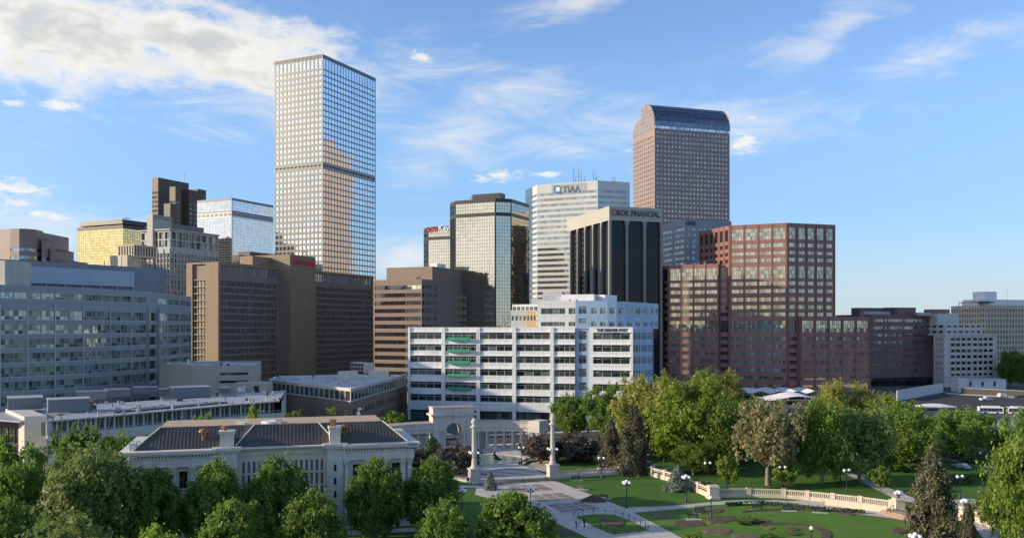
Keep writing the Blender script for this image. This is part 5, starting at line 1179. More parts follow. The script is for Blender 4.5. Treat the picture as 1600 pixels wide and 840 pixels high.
        dn = MB(); k = int(W/.55)
        for i in range(k): dn.fbox(q, e, W*i/k+.05, W*i/k+.35, .6, 1.22, zb+1.78, zb+2.15)
        dn.build('dentils', m_lime2, root, kind='stuff')
    # the short ends
    for side, base, dd in (('l', P+n*D, -n), ('r', Q, n)):
        facade(wall, base, dd, D, 0, zb, cols_even(D, 4, .34, 1, 1), [(2.2, 7.2), (8.9, 12.0)], .5, wo)
        en = MB(); en.fbox(base, dd, -1.0, D+1.0, -.6, .75, zb+.003, zb+1.497); en.fbox(base, dd, -1.6, D+1.0, -.6, 1.45, zb+2.2, zb+2.5); en.fbox(base, dd, -1.8, D+1.2, -.6, 1.75, zb+2.507, zc-.003); en.build('end_entablature', m_lime, root)
    blank(wall, Q+n*D, -e, L, 0, zb+2.4); wall.build('wall', m_lime, root)
    gut = MB(); gut.fbox(P, e, -.6, L+.6, -D-.6, .9, zc-.25, zc+.004); gut.build('gutter_deck', m_lime2, root)
    # hipped roof: seamed metal slopes rising to a flat tan deck
    zr = zc+3.6; i0 = .4; run = 4.6
    def RP(x, y, z): q = P+e*x+n*y; return (q.x, q.y, z)
    deck = MB(); deck.fbox(P, e, run, L-run, -(D-run), -run-.0, zr-.3, zr+.06); deck.build('roof_deck', matte('tan_roof_deck', (.46, .35, .24), .9, .1, .4, streak=0), root)
    sl = MB(); sl.face([RP(i0, i0, zc+.05), RP(L-i0, i0, zc+.05), RP(L-run, run, zr), RP(run, run, zr)]); sl.face([RP(L-i0, i0, zc+.05), RP(L-i0, D-i0, zc+.05), RP(L-run, D-run, zr), RP(L-run, run, zr)]); sl.face([RP(i0, D-i0, zc+.05), RP(i0, i0, zc+.05), RP(run, run, zr), RP(run, D-run, zr)]); sl.face([RP(L-i0, D-i0, zc+.05), RP(i0, D-i0, zc+.05), RP(run, D-run, zr), RP(L-run, D-run, zr)]); sl.build('roof_slope', m_metal_roof, root)
    seams = MB(); k = int(L/.62)
    for i in range(1, k):
        x = i0+(L-2*i0)*i/k; x2 = min(max(x, run), L-run); t = 1.0
        if x < run: t = (x-i0)/(run-i0); x2 = x
        if x > L-run: t = (L-i0-x)/(run-i0); x2 = x
        a = Vector(RP(x, i0, zc+.07)); b = Vector(RP(x2, i0+(run-i0)*t, zc+.07+(zr-zc-.05)*t)); seams.tube(a, b, .035, None, 4, cap=False)
    for s in (0, 1):
        for i in range(1, 30):
            y = i0+(D-2*i0)*i/30; t = min(1, (min(y, D-y)-i0)/(run-i0)); x0, x1 = (i0, run) if s == 0 else (L-i0, L-run)
            seams.tube(RP(x0, y, zc+.07), RP(x0+(x1-x0)*t, y, zc+.07+(zr-zc-.05)*t), .035, None, 4, cap=False)
    seams.build('roof_seams', m_metal_roof, root, kind='stuff')
    for a, b in (((i0, i0), (run, run)), ((L-i0, i0), (L-run, run))): h = MB(); h.tube(RP(*a, zc+.12), RP(*b, zr+.08), .14, None, 6); h.build('hip_cap', m_lime2, root)
    # raised middle roof section with its own valley lines
    xm0, xm1 = xp(396), xp(498)
    v = MB(); zq = zr+.02
    v.face([RP(xm0-3.2, i0+.1, zc+.18), RP(xm1+3.4, i0+.1, zc+.18), RP(xm1+.2, run-.2, zq), RP(xm0+.2, run-.2, zq)]); v.face([RP(xm0-3.2, i0+.1, zc+.18), RP(xm0+.2, run-.2, zq), RP(xm0-1.6, run-.1, zq-.1), RP(xm0-4.4, i0+.5, zc+.25)]); v.face([RP(xm1+.2, run-.2, zq), RP(xm1+3.4, i0+.1, zc+.18), RP(xm1+4.6, i0+.5, zc+.25), RP(xm1+2.0, run-.1, zq-.1)]); v.build('middle_roof_slope', m_metal_roof, root); ms = MB(); kk = int((xm1-xm0)/.62)
    for i in range(kk+1): x = xm0+.2+(xm1-xm0)*i/kk; ms.tube(RP(x, i0+.15, zc+.22), RP(x, run-.25, zq+.03), .035, None, 4, cap=False)
    ms.build('middle_roof_seams', m_metal_roof, root, kind='stuff')
    for x0, x1 in ((xm0-3.2, xm0+.2), (xm1+3.4, xm1+.2)): h = MB(); h.tube(RP(x0, i0+.1, zc+.3), RP(x1, run-.2, zq+.1), .13, None, 6); h.build('valley_flashing', m_lime2, root)
    for px in (317, 540): q = P+e*xp(px)+n*2.3; vt = MB(); z0 = zc+1.0; vt.lathe((q.x, q.y, z0), [(.42, 0), (.36, 1.2), (.45, 1.5), (.95, 1.75), (.95, 2.0), (.45, 2.45), (.05, 2.55)], 14); vt.build('copper_ventilator', matte('copper_brown_%d' % px, (.25, .145, .085), .55, .1, 2, metal=.3), root, True)
    q = P+e*xp(425)+n*7; dm = MB(); dm.lathe((q.x, q.y, zr+.06), [(1.9, 0), (1.9, .35), (1.7, .4)], 20); dm.build('round_skylight', m_white, root); dm = MB(); dm.box(q.x+1.2, q.x+2.2, q.y-1.6, q.y-.8, zr+.06, zr+1.0); dm.build('roof_unit', m_alu, root)
    q = P+e*xp(377)+n*6; dm = MB(); dm.box(q.x-1, q.x+.6, q.y-.5, q.y+.5, zr+.06, zr+.5); dm.box(q.x+.8, q.x+1.3, q.y, q.y+.4, zr+.06, zr+.7); dm.build('roof_hatch', m_white, root)
    q = P+e*(xp(582)-2)+n*6; dm = MB(); dm.tube((q.x, q.y, zr), (q.x, q.y, zr+2.6), .08, None, 5); dm.box(q.x-.3, q.x+.3, q.y-.2, q.y+.2, zr+1.2, zr+1.8); dm.box(q.x+.1, q.x+.6, q.y-.1, q.y+.1, zr+2.2, zr+2.6); dm.build('weather_mast', m_alu, root)
    cs = MB(); 
    cs.fbox(P, e, -.2, .9, -2.4, -.6, zc+.006, zc+1.4); cs.build('corner_block', m_lime2, root)
stone_hall()

# ------------------------------------------------------------------ memorial gateway: arch block with two curved colonnades
def memorial():
    e, n = E_, N_; Y0 = 268.0; Cc = pt(705, Y0); root = thing('memorial_gateway', 'pale stone memorial arch with curved colonnades around the pool', 'monument', (*Cc, 0))
    m = matte('memorial_sandstone', (.60, .56, .52), .85, .07, .35, streak=.20, joints=(e, 2.0, .7, .12), bump=.01); mt = matte('weathered_top', (.40, .31, .26), .9, .12, .8)
    k = Y0/F; px2 = lambda px: hit(Cc, e, px); x0, x1 = px2(676.5), px2(740.5); zt, zco, zsp = 13.6, 10.7, 6.2; dep = 5.2; nn = -n
    xc = px2(709.5); r = 2.55; d = e
    def P3(x, o, z): q = Cc+e*x+nn*o; return (q.x, q.y, z)
    arch = MB(); seg = 16
    for o, s in ((0, 1), (-dep, -1)):
        prof = [(xc-r, 0)]+[(xc-r*math.cos(math.pi*i/seg), zsp+r*math.sin(math.pi*i/seg)) for i in range(seg+1)]+[(xc+r, 0)]
        q = [P3(x0, o, 0), P3(xc-r, o, 0), P3(xc-r, o, zsp), P3(x0, o, zsp)]; arch.face(q if s > 0 else q[::-1]); q = [P3(xc+r, o, 0), P3(x1, o, 0), P3(x1, o, zsp), P3(xc+r, o, zsp)]; arch.face(q if s > 0 else q[::-1])
        for i in range(seg):
            a0, a1 = math.pi*i/seg, math.pi*(i+1)/seg; xa, za, xb, zb = xc-r*math.cos(a0), zsp+r*math.sin(a0), xc-r*math.cos(a1), zsp+r*math.sin(a1)
            ua, ub = x0+(x1-x0)*i/seg, x0+(x1-x0)*(i+1)/seg; q = [P3(xa, o, za), P3(xb, o, zb), P3(ub, o, zco), P3(ua, o, zco)]; arch.face(q if s < 0 else q[::-1])
        q = [P3(x0, o, zsp), P3(xc-r, o, zsp), P3(x0, o, zco)]; arch.face(q if s > 0 else q[::-1]); q = [P3(xc+r, o, zsp), P3(x1, o, zsp), P3(x1, o, zco)]; arch.face(q if s > 0 else q[::-1])
    for i in range(seg):
        a0, a1 = math.pi*i/seg, math.pi*(i+1)/seg; pa = (xc-r*math.cos(a0), zsp+r*math.sin(a0)); pb = (xc-r*math.cos(a1), zsp+r*math.sin(a1))
        arch.face([P3(pa[0], 0, pa[1]), P3(pa[0], -dep, pa[1]), P3(pb[0], -dep, pb[1]), P3(pb[0], 0, pb[1])])
    for x, s in ((xc-r, 1), (xc+r, -1), (x0, -1), (x1, 1)):
        q = [P3(x, 0, 0), P3(x, -dep, 0), P3(x, -dep, zsp if abs(x-xc) < r+.1 else zco), P3(x, 0, zsp if abs(x-xc) < r+.1 else zco)]; arch.face(q if s > 0 else q[::-1])
    arch.build('arch_block', m, root)
    co = MB(); co.fbox(Cc, e, x0-.25, x1+.25, -dep-.25, .25, zco, zco+.35); co.fbox(Cc, e, x0-.7, x1+.7, -dep-.7, .7, zco+.354, zco+.85); co.build('cornice', m, root)
    at = MB(); at.fbox(Cc, e, x0, x1, -dep, 0, zco+.854, zt-.25); at.fbox(Cc, e, x0-.2, x1+.2, -dep-.2, .2, zt-.246, zt); at.build('attic', m, root); tp = MB(); tp.fbox(Cc, e, x0+.3, x1-.3, -dep+.3, -.3, zt+.004, zt+.06); tp.build('attic_top', mt, root)
    ring = MB()
    for i in range(seg):
        a0, a1 = math.pi*i/seg, math.pi*(i+1)/seg
        for ra, rb, o in ((r, r+.65, .14),):
            f = lambda rr, a: (xc-rr*math.cos(a), zsp+rr*math.sin(a)); A0, A1, B0, B1 = f(ra, a0), f(ra, a1), f(rb, a0), f(rb, a1)
            ring.face([P3(A1[0], o, A1[1]), P3(A0[0], o, A0[1]), P3(B0[0], o, B0[1]), P3(B1[0], o, B1[1])]); ring.face([P3(B0[0], o, B0[1]), P3(B0[0], 0, B0[1]), P3(B1[0], 0, B1[1]), P3(B1[0], o, B1[1])])
    ring.build('archivolt', m, root)
    for x in (px2(688.5), px2(733)):
        md = MB(); pr = [(1.0, .06), (1.0, .16), (.8, .16), (.8, .08)]
        for i in range(16):
            a0, a1 = 2*math.pi*i/16, 2*math.pi*(i+1)/16
            for (ra, oa), (rb, ob) in zip(pr, pr[1:]): md.face([P3(x+ra*math.cos(t), o, 8.9+ra*math.sin(t)) for ra, o, t in ((rb, ob, a0), (ra, oa, a0), (ra, oa, a1), (rb, ob, a1))])
        md.face([P3(x+.8*math.cos(2*math.pi*i/16), .08, 8.9+.8*math.sin(2*math.pi*i/16)) for i in range(16)]); md.build('medallion', m, root)
    for x in (xc-r-.55, xc+r+.55): c = MB(); q = P3(x, .5, 0); c.lathe(q, [(.5, 0), (.5, .3), (.38, .4), (.33, 5.5), (.5, 5.75), (.5, 6.15)], 12); c.build('column', m, root, True); i = MB(); i.fbox(Cc, e, x-.7, x+.7, 0, 1.1, 6.154, 6.5); i.build('impost', m, root)
    im = MB(); im.fbox(Cc, e, x0-.06, xc-r, .0, .10, 6.52, 6.72); im.fbox(Cc, e, xc+r, x1+.06, 0, .10, 6.52, 6.72); im.build('string_course', m, root)
    # quadrant colonnades curving forward on both sides; centre of the curve lies in front of the arch
    Rr, Ri = 26.0, 3.0; zc0, zc1 = 5.9, 9.0
    for s in (-1, 1):
        Oc = Cc+e*(x1 if s > 0 else x0)-n*23.5; a_end = 50 if s > 0 else 54
        def arc(R_, a): a = R(a); return Oc+e*(s*R_*math.sin(a))+n*(R_*math.cos(a))
        seg2 = 20; en = MB()
        for i in range(seg2):
            a0, a1 = a_end*i/seg2, a_end*(i+1)/seg2
            for zlo, zhi, gi, go in ((zc0, zc0+1.15, 0, 0), (zc0+1.154, zc0+1.45, .35, .35), (zc0+1.454, zc1-.3, .05, .05), (zc1-.296, zc1, .3, .3)):
                q = [arc(Rr-2.3-gi, a0), arc(Rr-2.3-gi, a1), arc(Rr+2.3+go, a1), arc(Rr+2.3+go, a0)]
                en.prism(poly_ccw(q), zlo, zhi, bottom=True)
            
        en.build('curved_entablature', m, root)
        tp = MB()
        for i in range(seg2): a0, a1 = a_end*i/seg2, a_end*(i+1)/seg2; tp.sheet(poly_ccw([arc(Rr-2.2, a0), arc(Rr-2.2, a1), arc(Rr+2.2, a1), arc(Rr+2.2, a0)]), zc1+.006)
        tp.build('weathered_top', mt, root)
        nc = 8
        for j in range(nc):
            a = a_end*(j+.6)/nc
            for R_ in (Rr-1.7, Rr+1.7):
                q = arc(R_, a); c = MB(); c.lathe((q.x, q.y, .5), [(.5, 0), (.5, .25), (.40, .35), (.34, 4.9), (.52, 5.15), (.52, 5.4)], 12); c.build('column', m, root, True)
        fl = MB()
        for i in range(seg2): a0, a1 = a_end*i/seg2, a_end*(i+1)/seg2; fl.prism(poly_ccw([arc(Rr-3.0, a0), arc(Rr-3.0, a1), arc(Rr+3.0, a1), arc(Rr+3.0, a0)]), 0, .5)
        fl.build('stylobate', m, root)
        q0, q1 = arc(Rr-2.5, a_end), arc(Rr+2.5, a_end); ee = (q1-q0).normalized(); en = MB(); tv = V2(-ee.y, ee.x)*(1 if s > 0 else -1)
        # end pavilion: square pier group with its own entablature
        for dz in ((zc0+.01, zc1+.35),):
            pc = (q0+q1)/2; ax = tv; M_ = [pc+ee*a+ax*b for a, b in ((-2.8, -.4), (2.8, -.4), (2.8, 3.4), (-2.8, 3.4))]; en.prism(poly_ccw(M_), dz[0], dz[1], bottom=True)
        en.build('end_pavilion', m, root)
        for a in (-2.2, 2.2):
            for b in (.3, 2.8): c = MB(); q = pc+ee*a+ax*b; c.box(q.x-.5, q.x+.5, q.y-.5, q.y+.5, 0, zc0+.005); c.build('pier', m, root)
        w = MB(); aa, ab = a_end*.06, a_end*.24
        for i in range(4): a0, a1 = aa+(ab-aa)*i/4, aa+(ab-aa)*(i+1)/4; w.prism(poly_ccw([arc(Rr+.2, a0), arc(Rr+.2, a1), arc(Rr+.7, a1), arc(Rr+.7, a0)]), .5, zc0-.01, top=False)
        w.build('mural_wall', m, root)
memorial()

# two tall single columns with globe lamps
m_globe = matte('opal_glass', (.85, .87, .90), .25, .03, 2, streak=0, spec=.6)
m_lamp = matte('lamp_green_black', (.018, .030, .026), .4, .1, 1, streak=0)
def pylon():
    root = thing('lamp_column', 'tall stone column with globe lamps at the left of the plaza steps', 'column', (0, 0, 0), 'pair of stone lamp columns')
    m = matte('column_stone', (.54, .51, .46), .8, .06, .5, streak=.16)
    b = MB(); b.box(-1.45, 1.45, -1.45, 1.45, 0, .5); b.box(-1.2, 1.2, -1.2, 1.2, .504, 3.1); b.box(-1.4, 1.4, -1.4, 1.4, 3.104, 3.5); lpart(b, 'pedestal', m, root)
    s = MB(); s.lathe((0, 0, 3.5), [(1.0, 0), (1.0, .3), (.78, .5), (.66, .9), (.64, 3), (.55, 9.6), (.62, 9.7)], 18); lpart(s, 'shaft', m, root, True)
    c = MB(); c.lathe((0, 0, 13.15), [(.62, 0), (.95, .35), (.95, .6), (.6, .65), (.45, 1.0), (.72, 1.35), (.78, 1.75), (.55, 2.2), (.2, 2.5), (.05, 2.7)], 16); lpart(c, 'finial', m, root, True)
    for k in range(4):
        a = R(45+90*k); l = MB(); x, y = 1.25*math.cos(a), 1.25*math.sin(a); l.tube((.6*math.cos(a), .6*math.sin(a), 6.2), (x, y, 6.5), .09, None, 6); l.tube((x, y, 6.5), (x, y, 6.9), .16, .2, 8); l.tube((x, y, 5.7), (x, y, 6.5), .07, .12, 6); h = lpart(l, 'lamp_bracket', m_lamp, root)
        g = MB(); g.ball((x, y, 7.25), .36, 12); lsub(g, 'globe', m_globe, h, True)
    return root
py0 = pylon(); q = gp(741, 753); py0.location = (*q, 0); py0.rotation_euler.z = math.atan2(E_.y, E_.x)
q = gp(863.5, 746); clone(py0, (*q, 0), math.atan2(E_.y, E_.x), 'tall stone column with globe lamps at the right of the plaza steps')
# ------------------------------------------------------------------ ground, lawns, roads, paving
m_asph = matte('asphalt', (.055, .056, .060), .9, .2, .15, streak=0, bump=.01); m_city = matte('city_ground', (.11, .108, .10), .95, .25, .05, streak=0)
m_conc = matte('concrete_paving', (.54, .50, .465), .85, .13, .18, streak=0, fine=9, joints=(V2(.951, .31), 3.0, 3.0, .22, 0.0, 1)); m_walk = matte('pale_concrete_path', (.58, .545, .51), .85, .12, .2, streak=0, joints=(V2(.951, .31), 2.4, 2.4, .2, 0.0, 1))
def grass_mat(name, a, b, c):
    m, nt, bs, o = newmat(name); L = nt.links; g = nt.nodes.new('ShaderNodeNewGeometry'); P = g.outputs['Position']
    col = _mixrgb(nt, _ramp(nt, _noise(nt, P, .12, 6, .7), .38, .62), a, b); col = _mixrgb(nt, _ramp(nt, _noise(nt, P, .28, 4, .7), .54, .74), col, c)
    col = _mixrgb(nt, _ramp(nt, _noise(nt, P, 3.0, 3), .3, .75), mul(a, .75), col); L.new(col, bs.inputs['Base Color']); bs.inputs['Roughness'].default_value = .9; bs.inputs['Specular IOR Level'].default_value = .15
    bp = nt.nodes.new('ShaderNodeBump'); bp.inputs['Distance'].default_value = .12; bp.inputs['Strength'].default_value = .8; L.new(_noise(nt, P, 6, 3), bp.inputs['Height']); L.new(bp.outputs[0], bs.inputs['Normal']); return m
m_grass = grass_mat('lawn_grass', (.070, .160, .028), (.112, .225, .040), (.18, .215, .075)); m_grass2 = grass_mat('bright_lawn_grass', (.10, .205, .032), (.165, .285, .050), (.23, .26, .095))
m_soil = matte('dark_soil', (.105, .078, .052), .95, .35, .8, streak=0, bump=.08); m_mulch = matte('brown_mulch', (.17, .125, .085), .95, .35, .7, streak=0, bump=.05)
O_ = pt(705, 268)
def en(e, n): return O_+E_*e+N_*n
def px_poly(pts): return poly_ccw([gp(*p) for p in pts])
g0 = MB(); g0.sheet([V2(-9000, -3000), V2(9000, -3000), V2(9000, 15000), V2(-9000, 15000)], -.06); struct(g0, 'ground', m_city)
s = MB(); s.sheet([en(-150, -190), en(130, -190), en(130, 9), en(-150, 9)], 0.0); struct(s, 'lawn', m_grass)
def road(name, e0, n0, e1, n1, along):
    s = MB(); s.sheet(poly_ccw([en(e0, n0), en(e1, n0), en(e1, n1), en(e0, n1)]), -.03); o = struct(s, name, m_asph); return o
road('avenue', -400, 13, 700, 34, 'e'); road('street', 134, -300, 156, 12.9, 'n'); road('street', 134, 34.1, 156, 600, 'n')
mk = MB()
for k in range(60): mk.sheet(poly_ccw([en(-60+5*k, 23.4), en(-57.5+5*k, 23.4), en(-57.5+5*k, 23.55), en(-60+5*k, 23.55)]), -.024)
mk.build('lane_markings', m_white, kind='structure'); mk = MB()
for k in range(40):
    for e in (141.2, 148.6): mk.sheet(poly_ccw([en(e, -100+5*k), en(e+.15, -100+5*k), en(e+.15, -97.5+5*k), en(e, -97.5+5*k)]), -.024)
mk.build('lane_markings', m_white, kind='structure')
for nm, a in (('pavement', (130, -190, 133.9, 9)), ('pavement', (-150, 9.1, 130, 12.8)), ('pavement', (-150, 34.2, 133.9, 38)), ('pavement', (156.1, -190, 161, 12.8))):
    s = MB(); s.prism(poly_ccw([en(a[0], a[1]), en(a[2], a[1]), en(a[2], a[3]), en(a[0], a[3])]), -.055, .10); struct(s, nm, m_walk)
s = MB(); s.sheet(px_poly([(1404, 628), (1476, 614), (1602, 619), (1700, 630), (1700, 640), (1560, 640), (1420, 641)]), -.02); struct(s, 'car_park', matte('car_park_asphalt', (.040, .042, .046), .9, .15, .1, streak=0))
s = MB(); s.sheet(px_poly([(1476, 612.5), (1502, 614.5), (1700, 624), (1700, 628.5), (1480, 615)]), -.012); struct(s, 'pavement', m_walk)
s = MB(); s.sheet(px_poly([(1400, 641.4), (1700, 640.5), (1700, 668), (1400, 662)]), -.018); struct(s, 'bus_lane', matte('grey_bus_lane', (.17, .17, .175), .9, .12, .1, streak=0))
s = MB(); s.sheet(px_poly([(540, 829), (648, 824), (652, 829), (545, 836)]), .012); struct(s, 'path', m_walk)
s = MB(); s.sheet(px_poly([(715, 757), (752, 758), (752, 762), (715, 761)]), .012); struct(s, 'path', m_walk)
s = MB(); s.sheet(px_poly([(0, 760), (60, 757), (190, 770), (260, 800), (200, 815), (0, 790)]), .012); struct(s, 'path', m_walk)
# plaza, its curved path to the right, and the insets
plaza_px = [(745, 760), (863, 750), (873, 752.5), (974, 792), (1030, 790.5), (1080, 787), (1110, 783.5), (1150, 781), (1195, 780), (1240, 782), (1262, 778.5), (1288, 779), (1330, 786), (1395, 796), (1432, 803), (1452, 812), (1440, 818), (1400, 810), (1350, 803.5), (1310, 798.5), (1260, 791), (1200, 786), (1150, 785.5), (1110, 789), (1060, 794.5), (1000, 799.5), (991, 800.5), (1070, 842), (1100, 865), (960, 865), (920, 840), (866, 815), (832, 798), (742, 772)]
s = MB(); s.sheet(px_poly(plaza_px), .016); plaza = struct(s, 'plaza', m_conc)
m_brick = matte('brown_brick_inset', (.26, .20, .18), .85, .10, .6, streak=0, col2=(.29, .21, .19), islands=.2)
def inset(px_quad):                                                   # 3 x 3 brown panels inside a quad given by its corners (tl, tr, br, bl)
    c = [gp(*p) for p in px_quad]
    for i in range(3):
        for j in range(3):
            f = lambda u, v: (c[0]*(1-u)+c[1]*u)*(1-v)+(c[3]*(1-u)+c[2]*u)*v
            q = [f((i+.06)/3, (j+.08)/3), f((i+.94)/3, (j+.08)/3), f((i+.94)/3, (j+.92)/3), f((i+.06)/3, (j+.92)/3)]; b = MB(); b.prism(poly_ccw(q), .010, .030); b.build('brick_panel', m_brick, plaza)
inset([(791, 760), (846, 756), (867, 764.5), (810, 769)]); inset([(824, 773.5), (878, 769), (902, 778.5), (843, 783.5)]); inset([(853, 788), (908, 783), (940, 794.5), (876, 800)])
tz = .45; s = MB(); s.prism(px_poly([(676, 741), (745, 756.5), (862, 746.2), (817, 728), (824, 722), (868, 716), (862, 702), (640, 700), (640, 726)]), 0, tz); terrace = struct(s, 'terrace', m_conc)
for (a, b, w) in (((770, 738), (800, 734), 1.1), ((800, 734), (846, 741), 1.1), ((770, 739), (835, 745), 1.1), ((800, 733), (835, 737.5), .8), ((750, 742), (790, 747), 1.0)):
    p, q = gp(*a), gp(*b); d = (q-p).normalized(); b_ = MB(); b_.fbox(p, d, 0, (q-p).length, -w/2, w/2, tz-.01, tz+.012); b_.build('brick_band', m_brick, terrace)
st = thing('plaza_steps', 'broad low stone steps between the two lamp columns', 'steps', (*gp(800, 752), 0)); a, b = gp(752, 757.2), gp(858, 747.5); d = (b-a).normalized()
for k in range(3): r = MB(); r.fbox(a, d, 0, (b-a).length, -.5, 1.35-.45*k, .0, .15*(k+1)-.004*(2-k)); r.build('step', matte('step_stone_%d' % k, (.30, .255, .225), .85, .1, .5, streak=0), st)
for px in (818, 854):
    p = gp(px, 753.5); rl = thing('step_handrail', 'thin metal handrail on the plaza steps, %s' % ('nearer the middle' if px == 818 else 'nearer the right column'), 'handrail', (*p, 0)); mb = MB()
    for y in (-.9, .9): mb.tube((p.x-.31*y, p.y+.95*y, 0), (p.x-.31*y, p.y+.95*y, 1.1+.25*y), .05, None, 6)
    mb.tube((p.x+.31, p.y-.95, .85), (p.x-.31, p.y+.95, 1.4), .05, None, 6); mb.build('rail', m_black, rl)
# pool
pc = en(4.0, 0)-N_*21.5; m_water, nt, bs, o = newmat('pool_water'); bs.inputs['Base Color'].default_value = (.16, .26, .24, 1); bs.inputs['Roughness'].default_value = .06; bs.inputs['IOR'].default_value = 1.33
gq = nt.nodes.new('ShaderNodeNewGeometry'); bp = nt.nodes.new('ShaderNodeBump'); bp.inputs['Distance'].default_value = .03; nt.links.new(_noise(nt, gq.outputs['Position'], 2.2, 3), bp.inputs['Height']); nt.links.new(bp.outputs[0], bs.inputs['Normal'])
def ell(k, n=40): return [pc+E_*(12.3*k*math.cos(2*math.pi*i/n))+N_*(9.2*k*math.sin(2*math.pi*i/n)) for i in range(n)]
s = MB(); s.sheet(ell(.96), tz+.12); struct(s, 'pool_water', m_water)
rim = MB(); a, b = ell(1.0), ell(.95)
for i in range(40):
    j = (i+1) % 40; rim.face([(*a[i], tz), (*a[j], tz), (*a[j], tz+.3), (*a[i], tz+.3)]); rim.face([(*a[i], tz+.3), (*a[j], tz+.3), (*b[j], tz+.3), (*b[i], tz+.3)]); rim.face([(*b[j], tz+.1), (*b[i], tz+.1), (*b[i], tz+.3), (*b[j], tz+.3)])
rim.build('pool_rim', m_walk, kind='structure')
sc_ = pt(776, 249); sl_ = thing('fountain_sculpture', 'dark bronze sea lion fountain figure rising from the pool', 'sculpture', (*sc_, tz+.1)); mb = MB()
pts = [(0, 0, 0, .75), (-.2, 0, .5, .7), (-.55, 0, 1.2, .5), (-.75, 0, 1.8, .32), (-.55, 0, 2.15, .27), (-.2, 0, 2.35, .12)]
for (x, y, z, r), (x2, y2, z2, r2) in zip(pts, pts[1:]): mb.tube((x, y, z), (x2, y2, z2), r, r2, 10)
mb.tube((.2, 0, .3), (1.5, 0, .1), .5, .1, 8); mb.tube((-.3, .4, .7), (-.8, 1.0, .15), .22, .08, 6); mb.tube((-.3, -.4, .7), (-.8, -1.0, .15), .22, .08, 6); lpart(mb, 'figure', matte('dark_bronze_figure', (.03, .03, .028), .35, .1, 3, metal=.4, streak=0), sl_, True)
jet = MB(); prev = Vector((-.2, 0, 2.35))
for k in range(1, 9): t = k/8; q = Vector((-.2-2.2*t, .2*t, 2.35+2.1*t*(1-t)*1.6+.9*t)); jet.tube(prev, q, .05, .04, 5, cap=False); prev = q
lpart(jet, 'water_jet', matte('white_water', (.75, .8, .82), .3, .05, 3, streak=0), sl_)
for p in ([(866, 739), (1005, 730), (1005, 733.5), (872, 743)], [(1020, 732.5), (1100, 719), (1165, 713), (1165, 716.5), (1100, 723.5), (1024, 736)], [(815, 727), (855, 715.5), (866, 735), (850, 736)], [(1308, 733), (1316, 733), (1430, 778), (1428, 784), (1405, 782)], [(1426, 783.5), (1560, 776.5), (1700, 772), (1700, 815), (1570, 818), (1508, 800), (1500, 812), (1455, 812), (1434, 801)], [(1505, 800), (1530, 802), (1640, 860), (1560, 870)]):
    s = MB(); s.sheet(px_poly(p), .012); struct(s, 'path', m_conc)
m_dia = matte('red_brown_paver', (.24, .15, .13), .85, .1, .5, streak=0)
s = MB(); rp = None
for k in range(4):
    x = 1505+17*k
    for j in range(2): q = px_poly([(x, 788+5*j-1.4*k*.3), (x+8, 785.6+5*j-1.4*k*.3), (x+17, 788+5*j-1.4*k*.3), (x+8, 790.4+5*j-1.4*k*.3)]); b = MB(); b.sheet(q, .02); b.build('paver_diamond', m_dia, plaza)
# garden lawns and beds
s = MB(); s.sheet(px_poly([(994, 801), (1060, 795.5), (1110, 790), (1150, 786.6), (1200, 787), (1260, 792), (1310, 799.6), (1400, 811.5), (1442, 819), (1470, 840), (1480, 870), (1110, 870), (1075, 842)]), .008); struct(s, 'garden_lawn', m_grass2)
cl_px = [(899, 807), (916, 804), (938, 802.7), (960, 804), (978, 810), (998, 819), (1013, 827.5), (1000, 830), (975, 832.5), (957, 834), (930, 823)]
s = MB(); s.prism(px_poly(cl_px), 0, .06); struct(s, 'chained_lawn', m_grass2)
def bed(px, py, rx, ry, m=m_soil, seed=0, name='flower_bed'):
    rnd = random.Random(seed); b = MB(); ring = []; ctr = gp(px, py)
    n = 18; k = [rnd.uniform(.75, 1.1) for _ in range(n)]
    ring = [gp(px+rx*k[i]*math.cos(2*math.pi*i/n), py+ry*k[i]*math.sin(2*math.pi*i/n)) for i in range(n)]; ring = poly_ccw(ring); ins = [ctr+(p-ctr)*.82 for p in ring]
    for i in range(n): j = (i+1) % n; b.face([(*ring[i], .012), (*ring[j], .012), (*ins[j], .16), (*ins[i], .16)])
    b.sheet(ins, .16); return b.build(name, m, kind='structure')
for i, q in enumerate(((1035, 806, 19, 5), (1076, 817.5, 31, 6), (1127, 811, 27, 6), (1121, 830, 27, 6.5), (1110, 798.5, 26, 4.5), (1239, 826.5, 12, 3), (1165, 838, 26, 5), (1405, 829, 16, 6), (880, 832, 22, 7))): bed(*q, m_soil if i % 3 else m_mulch, i)
p = px_poly([(938, 810), (975, 815.5), (973, 823.5), (936, 818)]); b = MB(); b.prism(p, .05, .22); b.build('flower_bed', m_soil, kind='structure')
def arc_bed(cx, cy, rx, ry, a0, a1, w, n=20):
    b = MB(); f = lambda k, a: gp(cx+rx*k*math.cos(R(a)), cy+ry*k*math.sin(R(a)))
    for i in range(n): a, c = a0+(a1-a0)*i/n, a0+(a1-a0)*(i+1)/n; b.prism(poly_ccw([f(1, a), f(1, c), f(1-w, c), f(1-w, a)]), .0, .14)
    b.build('flower_bed', m_soil, kind='structure')
arc_bed(1215, 836, 84, 20, -110, 15, .16); arc_bed(1230, 830, 160, 36, -118, -48, .07)
for i, (a, b) in enumerate((((1094, 815), (1124, 816)), ((1245, 839), (1290, 843)), ((1200, 824), (1205, 826)))): bed((a[0]+b[0])/2, (a[1]+b[1])/2, 9, 2.5, m_mulch, 40+i)
md = thing('soil_mound', 'heap of dark soil dumped on the plaza edge beside a bench', 'soil heap', (*gp(928, 782), 0)); rnd = random.Random(4); b = MB(); n = 22
rings = []
